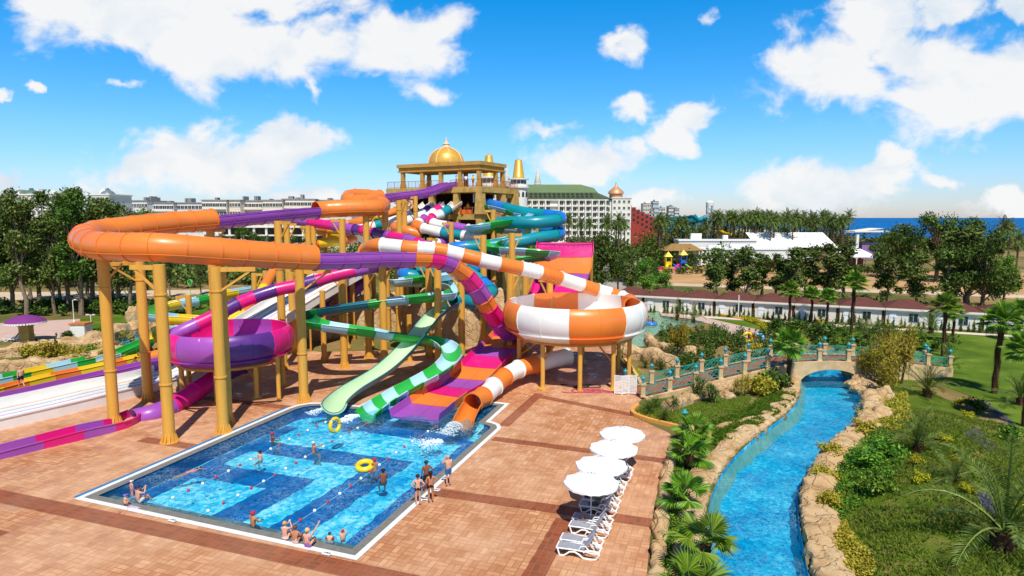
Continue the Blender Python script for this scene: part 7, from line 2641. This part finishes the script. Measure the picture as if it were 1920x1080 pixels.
# lane ropes
M_RED = plain('#c82a38', .4)
fm = MB(); fm.ball((0, 0, 0), .09, 12, 8)
me_fr, me_fw = fm.mesh('float', M_RED), fm.mesh('float', plain('#f0f0f0', .4))
for (a, b, n, lab) in [((306, 942), (617, 789), 15, 'leftmost thin rope with red and white floats stretched across the pool'), ((372, 968), (692, 792), 16, 'middle thin rope with red and white floats stretched across the pool'), ((516, 1006), (822, 797), 16, 'rightmost thin rope with red and white floats stretched across the pool')]:
    pa, pb = pz(*a, -.07), pz(*b, -.07)
    root = thing('lane_rope', lab, 'rope', pa, 0, 'ropes across the pool')
    m = MB()
    pts = [V((0, 0, 0)).lerp(pb - pa, k / 24) + V((.12 * math.sin(k * .26), 0, .005 * math.sin(k))) for k in range(25)]
    m.tube(pts, .014, 5)
    m.build('rope', plain('#8fc4dc', .6), root)
    for k in range(n):
        f = (k + .6) / n
        link('float', me_fr if k % 2 else me_fw, root, (pb - pa) * f + V((.12 * math.sin(f * 6.24), 0, .02)))
# foam where the slides enter
M_FOAM = leafmat('foam', ['#f4f8fa', '#e4f0f6', '#ffffff'], .3, .6)
def foam(c, d, L, w, h, n, label, seed):
    rr = random.Random(seed)
    m = MB()
    d = V(d).normalized()
    s = V((-d.y, d.x, 0))
    for _ in range(n):
        t_ = rr.random() ** 1.1
        g = rr.gauss(0, .34) * w * (.35 + .9 * t_)
        hh = h * math.sin(PI * min(1, t_ * .9 + .12)) * math.exp(-(g / w) ** 2 * 2.5)
        p = V(c) + d * L * t_ + s * g + V((0, 0, rr.random() * hh))
        r = rr.uniform(.02, .06) * (.6 + .6 * hh / max(h, .01))
        m.ball(p, r, 6, 4, 0, (1.2, 1.2, .8))
    return stuff(m.build('foam', M_FOAM), label, 'foam')
dd = -PE
foam(G(616, 768, -.1), dd + PN * .5, 1.7, .8, .25, 420, 'white foam where the mint slide meets the pool', 1)
foam(G(672, 780, -.1), dd + PN * .3, 1.8, .8, .3, 480, 'white foam where the green spiral slide meets the pool', 2)
foam(G(862, 800, -.1), dd + PN * .2, 1.9, 1.0, .6, 1000, 'tall white splash below the orange tube mouth', 3)
foam(G(830, 826, -.1), dd + PN * .9, 1.8, 1.6, .05, 420, 'flat white foam drifting in front of the orange tube mouth', 4)
# umbrellas
M_CANVAS = plain('#f1f0f2', .85, .04, 2, .1)
m = MB()
m.tube([(0, 0, 0), (0, 0, 2.45)], .028, 10)
m.tube([(0, 0, 1.95), (0, 0, 2.2)], .045, 10)
me_pole = m.mesh('pole', plain('#e6e6e8', .4))
m = MB()
NS, NRg = 10, 6
vs, fs = [], []
for i in range(NRg + 1):
    t_ = i / NRg
    for j in range(NS * 4):
        a = 2 * PI * j / (NS * 4)
        fr_ = abs((j % 4) / 4 - .5) * 2 if True else 0
        dip = (1 - fr_) if j % 4 else 0
        rad = 1.36 * t_ * (1 - .055 * dip * t_)
        z = 2.62 - .42 * t_ ** 1.25 - .05 * dip * t_
        vs.append((rad * math.cos(a), rad * math.sin(a), z))
n = NS * 4
for i in range(NRg):
    fs += [(i * n + j, (i + 1) * n + j, (i + 1) * n + (j + 1) % n, i * n + (j + 1) % n) for j in range(n)]
o_ = len(vs)
for j in range(n):                                # hanging valance
    x, y, z = vs[NRg * n + j]
    vs.append((x * 1.005, y * 1.005, z - .1 - .03 * (j % 2)))
fs += [(NRg * n + j, o_ + j, o_ + (j + 1) % n, NRg * n + (j + 1) % n) for j in range(n)]
m.add(vs, fs, 0, True)
me_can = m.mesh('canopy', M_CANVAS)
m = MB()
for j in range(NS):
    a = 2 * PI * j / NS
    m.bar((.03 * math.cos(a), .03 * math.sin(a), 2.55), (1.28 * math.cos(a), 1.28 * math.sin(a), 2.17), .018)
    m.bar((.04 * math.cos(a), .04 * math.sin(a), 2.1), (.7 * math.cos(a), .7 * math.sin(a), 2.36), .014)
me_ribs = m.mesh('ribs', plain('#c8c8cc', .4))
m = MB()
m.lathe([(.3, 0), (.3, .07), (.06, .1), (.06, .3)], (0, 0, .012), 14, 0, False)
me_ub = m.mesh('base', plain('#d8d8da', .5))
m = MB()
for a in (0.3, 1.5, 2.6, 4.4):
    m.box((.16 * math.cos(a), .16 * math.sin(a), 2.6), (.1, .03, .03), a)
m.ball((0, 0, 2.65), .04, 8, 6)
me_vent = m.mesh('top_cap', plain('#9a9aa0', .5))
for i, (u, v, lab) in enumerate([(1109, 893, 'white parasol nearest the camera over the grey loungers'), (1128, 861, 'white parasol second from the camera'), (1151, 830, 'white parasol third from the camera'), (1167, 804, 'white parasol farthest from the camera, nearest the planting bed')]):
    p = G(u, v + 2, 2.42)
    r = thing('parasol', lab, 'parasol', (p.x, p.y, 0), i * .35, 'white parasols by the loungers')
    for nm, me in (('pole', me_pole), ('canopy', me_can), ('base', me_ub), ('top_cap', me_vent)):
        o = link(nm, me, r)
        if nm == 'canopy':
            link('ribs', me_ribs, o)
# loungers (local x: from foot end to head end)
M_SLING = plain('#9a9ca6', .7, .12, 6)
def lounger_parts():
    out = []
    m = MB()
    for s in (-.3, .3):
        m.tube([(0, s, .34), (.6, s, .36), (1.2, s, .35), (1.9, s, .3)], .035, 8)
    m.bar((0, -.3, .34), (0, .3, .34), .06)
    m.bar((1.9, -.3, .3), (1.9, .3, .3), .06)
    m.bar((1.2, -.3, .33), (1.2, .3, .33), .05)
    out.append(('frame', m.mesh('frame', M_PLAST)))
    for s in (-.3, .3):
        m = MB()
        m.tube([(.04, s, .34), (.14, s, .02), (.34, s, .03), (.6, s, .24), (.82, s, .27), (1.05, s, .16), (1.2, s, .03)], .04, 8)
        out.append(('leg', m.mesh('leg', M_PLAST)))
        m = MB()
        m.tube([(1.2, s, .03), (1.55, s, .02), (1.78, s, .06), (1.92, s, .28), (1.7, s, .42), (1.35, s, .4), (1.22, s, .3)], .045, 8)
        out.append(('leg', m.mesh('leg', M_PLAST)))
        m = MB()
        m.tube([(1.0, s, .36), (1.1, s, .56), (1.3, s, .6), (1.45, s, .45)], .03, 8)
        out.append(('armrest', m.mesh('armrest', M_PLAST)))
    m = MB()
    vs = []
    for i in range(9):
        x = .03 + 1.17 * i / 8
        z = .385 + .02 * math.sin(i * .8)
        vs += [(x, -.27, z), (x, .27, z), (x, .27, z - .03), (x, -.27, z - .03)]
    fs = [(i * 4 + a, i * 4 + 4 + a, i * 4 + 4 + (a + 1) % 4, i * 4 + (a + 1) % 4) for i in range(8) for a in range(4)] + [(0, 1, 2, 3), (35, 34, 33, 32)]
    m.add(vs, fs)
    out.append(('seat', m.mesh('seat', M_SLING)))
    m = MB()
    a, b = V((1.18, 0, .4)), V((1.62, 0, 1.0))
    vs = []
    for i in range(7):
        p = a.lerp(b, i / 6)
        nrm = V((.8, 0, -.58)) * .03
        wd = .27 if i < 6 else .2
        vs += [p + V((0, -wd, 0)), p + V((0, wd, 0)), p + V((0, wd, 0)) + nrm, p + V((0, -wd, 0)) + nrm]
    fs = [(i * 4 + q, i * 4 + 4 + q, i * 4 + 4 + (q + 1) % 4, i * 4 + (q + 1) % 4) for i in range(6) for q in range(4)] + [(0, 1, 2, 3), (27, 26, 25, 24)]
    m.add(vs, fs)
    for s in (-.29, .29):
        m.tube([a + V((0, s, 0)), b + V((0, s * .8, 0))], .03, 8)
    m.tube([b + V((0, -.24, 0)), b + V((.01, 0, .04)), b + V((0, .24, 0))], .03, 8)
    out.append(('backrest', m.mesh('backrest', M_SLING)))
    for s in (-.2, .2):
        m = MB()
        m.bar((1.45, s, .75), (1.75, s, .35), .03)
        out.append(('back_prop', m.mesh('back_prop', M_PLAST)))
    return out
LP_ = lounger_parts()
la = G(1046, 1034, 0)
ldv = V((.945, -.326, 0))
lpv = V((.326, .945, 0))
offs = [0, .78, 2.15, 3.0, 4.45, 5.25, 6.7, 7.5, 8.9, 9.7]
lw = ['nearest the camera, in full sun', 'second from the camera, close beside the nearest', 'third from the camera, with an open gap in front of it', 'fourth from the camera, in front of the first parasol pole', 'fifth from the camera, in the shade of the first parasol', 'sixth from the camera, with a dark towel', 'seventh from the camera, half under the second parasol', 'eighth from the camera, close beside the seventh', 'ninth from the camera', 'farthest from the camera, at the end of the row']
lrow = []
for i, o in enumerate(offs):
    p = la + lpv * o + ldv * (PR.uniform(-.05, .05))
    r = thing('lounger', 'white and grey lounger, %s' % lw[i], 'lounger', p, math.atan2(ldv.y, ldv.x) + PR.uniform(-.04, .04), 'row of white and grey loungers')
    for nm, me in LP_:
        link(nm, me, r)
    lrow.append(p)
def cloth(name, pos, rz, sx, sy, col, label, cat, z=.41):
    m = MB()
    vs, fs = [], []
    nx, ny = 8, 6
    rr = random.Random(len(label))
    for i in range(nx + 1):
        for j in range(ny + 1):
            x, y = sx * (i / nx - .5), sy * (j / ny - .5)
            h_ = .05 * (1 - (2 * i / nx - 1) ** 4) * (1 - (2 * j / ny - 1) ** 4) + .05 * abs(noise.noise(V((x * 5, y * 5, len(label)))))
            vs.append((x, y, z + h_))
    for i in range(nx):
        for j in range(ny):
            fs.append((i * (ny + 1) + j, (i + 1) * (ny + 1) + j, (i + 1) * (ny + 1) + j + 1, i * (ny + 1) + j + 1))
    m.add(vs, fs, 0, True)
    o = m.build(name, plain(col, .9, .2, 4), None, pos)
    o.rotation_euler = (0, 0, rz)
    return tag(o, label, cat)
cloth('towel', lrow[4] + ldv * .7, 0.2, .5, .4, '#4a4e3a', 'olive towel lying on the shaded lounger under the first parasol', 'towel')
cloth('bag', lrow[5] + ldv * .8, 0.2, .35, .3, '#8fae1c', 'bright green bag on a shaded lounger', 'bag', .45)
cloth('towel', lrow[5] + ldv * .3, 0.4, .5, .3, '#34363e', 'dark towel hanging on a shaded lounger', 'towel')
cloth('bag', lrow[7] + ldv * .6, .1, .5, .4, '#3a3c46', 'dark grey bag on a lounger under the second parasol', 'bag', .43)
for i, (k, o, lab) in enumerate([(3, .55, 'small grey side table between the third and fourth loungers'), (5, .9, 'small grey side table in the parasol shade')]):
    p = lrow[k] - lpv * .42 + ldv * o
    r = thing('side_table', lab, 'side table', p, 0, 'small tables between loungers')
    m = MB()
    m.lathe([(.27, .36), (.27, .39), (.0, .39)], (0, 0, 0), 18, 0, False)
    m.build('tabletop', plain('#6f7178', .5), r)
    m = MB()
    m.tube([(0, 0, 0), (0, 0, .36)], .05, 8)
    m.build('leg', M_PLAST, r)
m = MB()
m.lathe([(.035, 0), (.04, .12), (.015, .17), (.015, .21), (0, .21)], lrow[3] - lpv * .42 + ldv * .55 + V((0, 0, .39)), 8)
tag(m.build('bottle', plain('#b86a2c', .3)), 'amber bottle standing on the side table by the fourth lounger', 'bottle')
# white folding screen by the bowl
p = G(1152, 740)
root = thing('folding_screen', 'white three leaf folding screen with pierced pattern right of the bowl legs', 'screen', p, A(0))
for k in range(3):
    x0, x1 = k * .62, (k + 1) * .62
    dy = .12 * (1 if k % 2 else -1)
    m = MB()
    a, b = V((x0, -dy, 0)), V((x1, dy, 0))
    d = (b - a)
    for f in (0.03, .97):
        m.bar(a + d * f, a + d * f + V((0, 0, 1.68)), .05)
    for zz in (.12, 1.65):
        m.bar(a + d * .05 + V((0, 0, zz)), a + d * .95 + V((0, 0, zz)), .05)
    for i in range(9):
        m.bar(a + d * (.08 + .1 * i) + V((0, 0, .14)), a + d * (.08 + .1 * i) + V((0, 0, 1.63)), .028)
    for i in range(11):
        m.bar(a + d * .05 + V((0, 0, .2 + i * .135)), a + d * .95 + V((0, 0, .2 + i * .135)), .03)
    m.build('leaf', M_PLAST, root)
for lab, col, u, v, sd in (('tangled dark hose lying in the shade under the big bowl', '#26262a', 1092, 724, 1), ('pink hose lying on the paving under the big bowl', '#c8506a', 1105, 733, 5)):
    rr = random.Random(sd)
    p0 = G(u, v, .05)
    pts = [V((1.5 * math.sin(k * .55 + sd) + .09 * k - 1, .55 * math.sin(k * .83 + sd * 2), .02 * (k % 3))) for k in range(26)]
    P_, _i = cr(pts, .25)
    m = MB()
    m.tube(P_, .04, 6)
    tag(m.build('hose', plain(col, .5), None, p0), lab, 'hose')
# lamp posts
def lamp(u, v, h, label, mat=M_WHITE, two=False, lantern=False):
    p = G(u, v)
    r = thing('lamp_post', label, 'lamp post', p)
    m = MB()
    m.lathe([(.12, 0), (.1, .25), (.05, .3), (.045, h)], (0, 0, 0), 10)
    m.build('post', mat, r)
    m = MB()
    if lantern:
        m.lathe([(.06, h), (.15, h + .12), (.17, h + .26), (.25, h + .28), (.12, h + .4), (.03, h + .55), (0, h + .56)], (0, 0, 0), 10)
    else:
        for s in ((-1, 1) if two else (1,)):
            m.bar((0, 0, h), (s * .35, 0, h + .1), .06)
            m.box((s * .4, 0, h + .08), (.3, .2, .12))
    m.build('lamp_head', mat, r)
lamp(1283, 806, 1.0, 'teal lantern post at the tip of the planting bed', M_TEAL, False, True)
lamp(139, 604, 3.2, 'white lamp post behind the white kiosk at the left')
lamp(173, 636, 3.0, 'white lamp post with two heads right of the white kiosk', M_WHITE, True)
for (u, v, lab) in [(1445, 640, 'white path light at the end of the yellow hedge'), (1653, 612, 'white path light on the pale footpath, left one'), (1759, 622, 'white path light on the pale footpath, right one'), (1428, 598, 'white path light before the cabins near the flagpole')]:
    p = G(u, v)
    r = thing('path_light', lab, 'lamp', p, 0, 'low path lights')
    m = MB()
    m.lathe([(.12, 0), (.07, .1), (.06, .6)], (0, 0, 0), 10)
    m.build('post', M_WHITE, r)
    m = MB()
    m.lathe([(.06, .6), (.13, .64), (.13, .8), (.16, .82), (0, .9)], (0, 0, 0), 10)
    m.build('lamp_head', M_WHITE, r)
p = G(1384, 597)
r = thing('flagpole', 'thin white pole standing before the fourth cabin', 'pole', p)
m = MB()
m.tube([(0, 0, 0), (0, 0, 3.5)], .08, 8)
m.build('pole', M_WHITE, r)
m = MB()
m.lathe([(.2, .0), (.2, .15), (.09, .2)], (0, 0, 0), 10, 0, False)
m.build('base', M_WHITE, r)
# yellow bin
p = G(1536, 612)
r = thing('bin', 'yellow litter bin among the shrubs before the cabins', 'bin', p)
m = MB()
m.box((0, 0, .45), (.7, .6, .9))
m.build('body', plain('#e0a81c', .5), r)
m = MB()
m.box((0, 0, .94), (.76, .66, .08))
m.build('lid', plain('#d89a18', .5), r)
# purple parasol and kiosk at the left
p = G(48, 640)
r = thing('parasol', 'big purple parasol with white fringe at the left', 'parasol', p)
m = MB()
m.lathe([(2.15, 2.45), (1.9, 2.7), (1.3, 3.0), (.6, 3.2), (0, 3.28)], (.2, 0, 0), 22, 0, True)
m.build('canopy', plain('#7a2f7c', .8, .15, 3), r)
m = MB()
for k in range(44):
    a = 2 * PI * k / 44
    m.box((.2 + 2.13 * math.cos(a), 2.13 * math.sin(a), 2.34), (.03, .22, .2), a)
m.build('fringe', M_CANVAS, r)
m = MB()
m.tube([(.2, 0, 0), (.2, 0, 3.2)], .06, 8)
m.build('pole', M_WHITE, r)
p = G(45, 642)
m = MB()
m.box((0, .5, .95), (1.2, .9, 1.9))
m.box((0, .5, 1.95), (1.35, 1.05, .12))
tag(m.build('stone_block', M_STONE, None, p), 'tan stone block under the purple parasol', 'plinth')
p = G(146, 640)
r = thing('kiosk', 'small white kiosk with orange roof at the left', 'kiosk', p)
m = MB()
m.box((0, .8, 1.0), (1.75, 1.5, 2.0))
m.build('wall', M_WHITE, r)
m = MB()
m.box((0, .8, 2.1), (1.95, 1.7, .2))
m.build('roof', plain('#c47a3c', .7, .2, 2), r)
m = MB()
m.box((.2, .04, .9), (.7, .04, 1.7))
m.build('door', M_FASC, r)
for (u, v, lab, a) in [(8, 640, 'white plastic lounger at the left picture edge', .3), (33, 636, 'white plastic lounger stack beside the stone block', 1.2)]:
    r = thing('lounger', lab, 'lounger', G(u, v), a)
    for nm, me in LP_:
        link(nm, me, r)
# little things on the paving
for (u, v, c, lab) in [(223, 962, '#d8708a', 'pink flip-flop lying on the paving, the left one'), (239, 957, '#e0808a', 'pink flip-flop lying on the paving, the right one')]:
    m = MB()
    m.lathe([(.0, .0), (.09, .005), (.1, .02), (0, .03)], (0, 0, .016), 12)
    m.v = [(x * .6, y * 1.4, z) for x, y, z in m.v]
    m.tube([(-.03, -.02, .04), (0, .06, .07), (.03, -.02, .04)], .012, 5)
    tag(m.build('flip_flop', plain(c, .6), None, G(u, v)), lab, 'flip-flop')
cloth('towel', G(249, 953), A(-20), .7, .35, '#c8b8d8', 'folded pale lilac towel on the pool edge beside the toddler', 'towel', .02)
for (u, v, lab) in [(614, 1037, 'white depth marker tile with dark digits beside the seated group'), (325, 975, 'white marker tile on the front pool edge, left part'), (798, 935, 'white marker tile by the standing women'), (818, 918, 'white marker tile beside the man with cap')]:
    p = G(u, v, .06)
    m = MB()
    m.box((0, 0, 0), (.42, .3, .02), POOLA + PI / 2)
    for k in (-1, 1):
        m.box((PN.x * .08 * k, PN.y * .08 * k, .012), (.09, .16, .006), POOLA, 1)
        m.box((PN.x * .08 * k, PN.y * .08 * k, .016), (.045, .05, .004), POOLA, 0)
    tag(m.build('marker_tile', [M_PLAST, plain('#2a3a6a', .5)], None, p), lab, 'marker')
# lifebuoys on the tower, vertical sign
for k, lab in ((0, 'red and white lifebuoy hanging on the tower, left one'), (1, 'red and white lifebuoy hanging on the tower, right one')):
    c = D(765 + k * 8, 380, 101)
    r = thing('lifebuoy', lab, 'lifebuoy', c)
    Mx = Matrix.Rotation(A(90), 3, 'X')
    for q in range(8):
        m = MB()
        torus(m, .48, .13, (0, 0, 0), Mx, 4, 8, 0, q * PI / 4, (q + 1) * PI / 4)
        m.build('segment', M_RED if q % 2 else M_WHITE, r)
c = D(890, 371, 97.6)
m = MB()
m.box((0, 0, 0), (.5, .08, 1.3))
for q in range(4):
    m.box((0, -.05, .45 - q * .3), (.28, .02, .14), 0, 1)
tag(m.build('sign', [M_PLAST, plain('#5a5a62', .6)], None, c), 'narrow vertical white sign between the tower piers', 'sign')
# cars on the far lot, goal frame, scooter, hoop
def car(u, v, col, label, rz):
    p = G(u, v)
    r = thing('parked_car', label, 'car', p, rz, 'cars on the far parking lot')
    m = MB()
    pr = [(-2.1, .35), (-2.1, .85), (-1.3, .95), (-.7, 1.42), (.7, 1.45), (1.4, .98), (2.05, .85), (2.1, .35)]
    n = len(pr)
    vs = [(x, -.85, z) for x, z in pr] + [(x, .85, z) for x, z in pr]
    m.add(vs, [(i, i + 1, n + i + 1, n + i) for i in range(n - 1)] + [tuple(range(n))[::-1], tuple(range(n, 2 * n))])
    m.build('body', plain(col, .3, .04, 1, .5, 0, .4), r)
    for s in (-1, 1):
        m = MB()
        m.add([(-1.15, s * .86, .98), (1.2, s * .86, 1.0), (.62, s * .86, 1.38), (-.65, s * .86, 1.36)], [(0, 1, 2, 3)])
        m.build('side_window', M_GLASS, r)
        for x in (-1.3, 1.3):
            m = MB()
            m.tube([(x, s * .7, .33), (x, s * .9, .33)], .33, 14)
            m.build('wheel', M_DARK, r)
car(1135, 464, '#e8e8e8', 'white car on the far lot, left of the trees', .1)
car(1186, 462, '#ececec', 'white car on the far lot, in the gap of the dark trees', .0)
car(1207, 461.5, '#d8dce0', 'silver car on the far lot, rightmost', .2)
p = G(1148, 478)
m = MB()
for a, b in (((-2.5, 0, 0), (-2.5, 0, 2.2)), ((2.5, 0, 0), (2.5, 0, 2.2)), ((-2.5, 0, 2.2), (2.5, 0, 2.2)), ((-2.5, 0, 2.2), (-2.5, 1.5, 0)), ((2.5, 0, 2.2), (2.5, 1.5, 0))):
    m.tube([a, b], .09, 6)
tag(m.build('goal_frame', M_WHITE, None, p), 'white goal frame on the far playing field', 'goal')
c = D(356, 529, 118)
m = MB()
torus(m, .42, .1, (0, 0, 0), Matrix.Rotation(A(85), 3, 'X'))
m.bar((0, 0, -.45), (0, 0, -c.z), .05)
tag(m.build('hoop', plain('#3fc86a', .4), None, c), 'bright green hoop on a thin post in front of the scrub', 'hoop')
p = G(1792, 539)
r = thing('scooter', 'dark scooter parked on the sandy lot behind the bare stemmed trees', 'scooter', p, .3)
for x in (-.6, .6):
    m = MB()
    torus(m, .24, .07, (x, 0, .3), Matrix.Rotation(PI / 2, 3, 'X'), 16, 8)
    m.build('wheel', M_DARK, r)
m = MB()
m.tube([(-.7, 0, .7), (-.2, 0, .72), (0, 0, .4), (.35, 0, .4), (.55, 0, .95)], [.14, .16, .12, .1, .06], 8)
m.build('body', plain('#2a2e38', .4), r)
m = MB()
m.bar((.52, -.32, 1.0), (.52, .32, 1.0), .05)
m.build('handlebar', M_DARK, r)
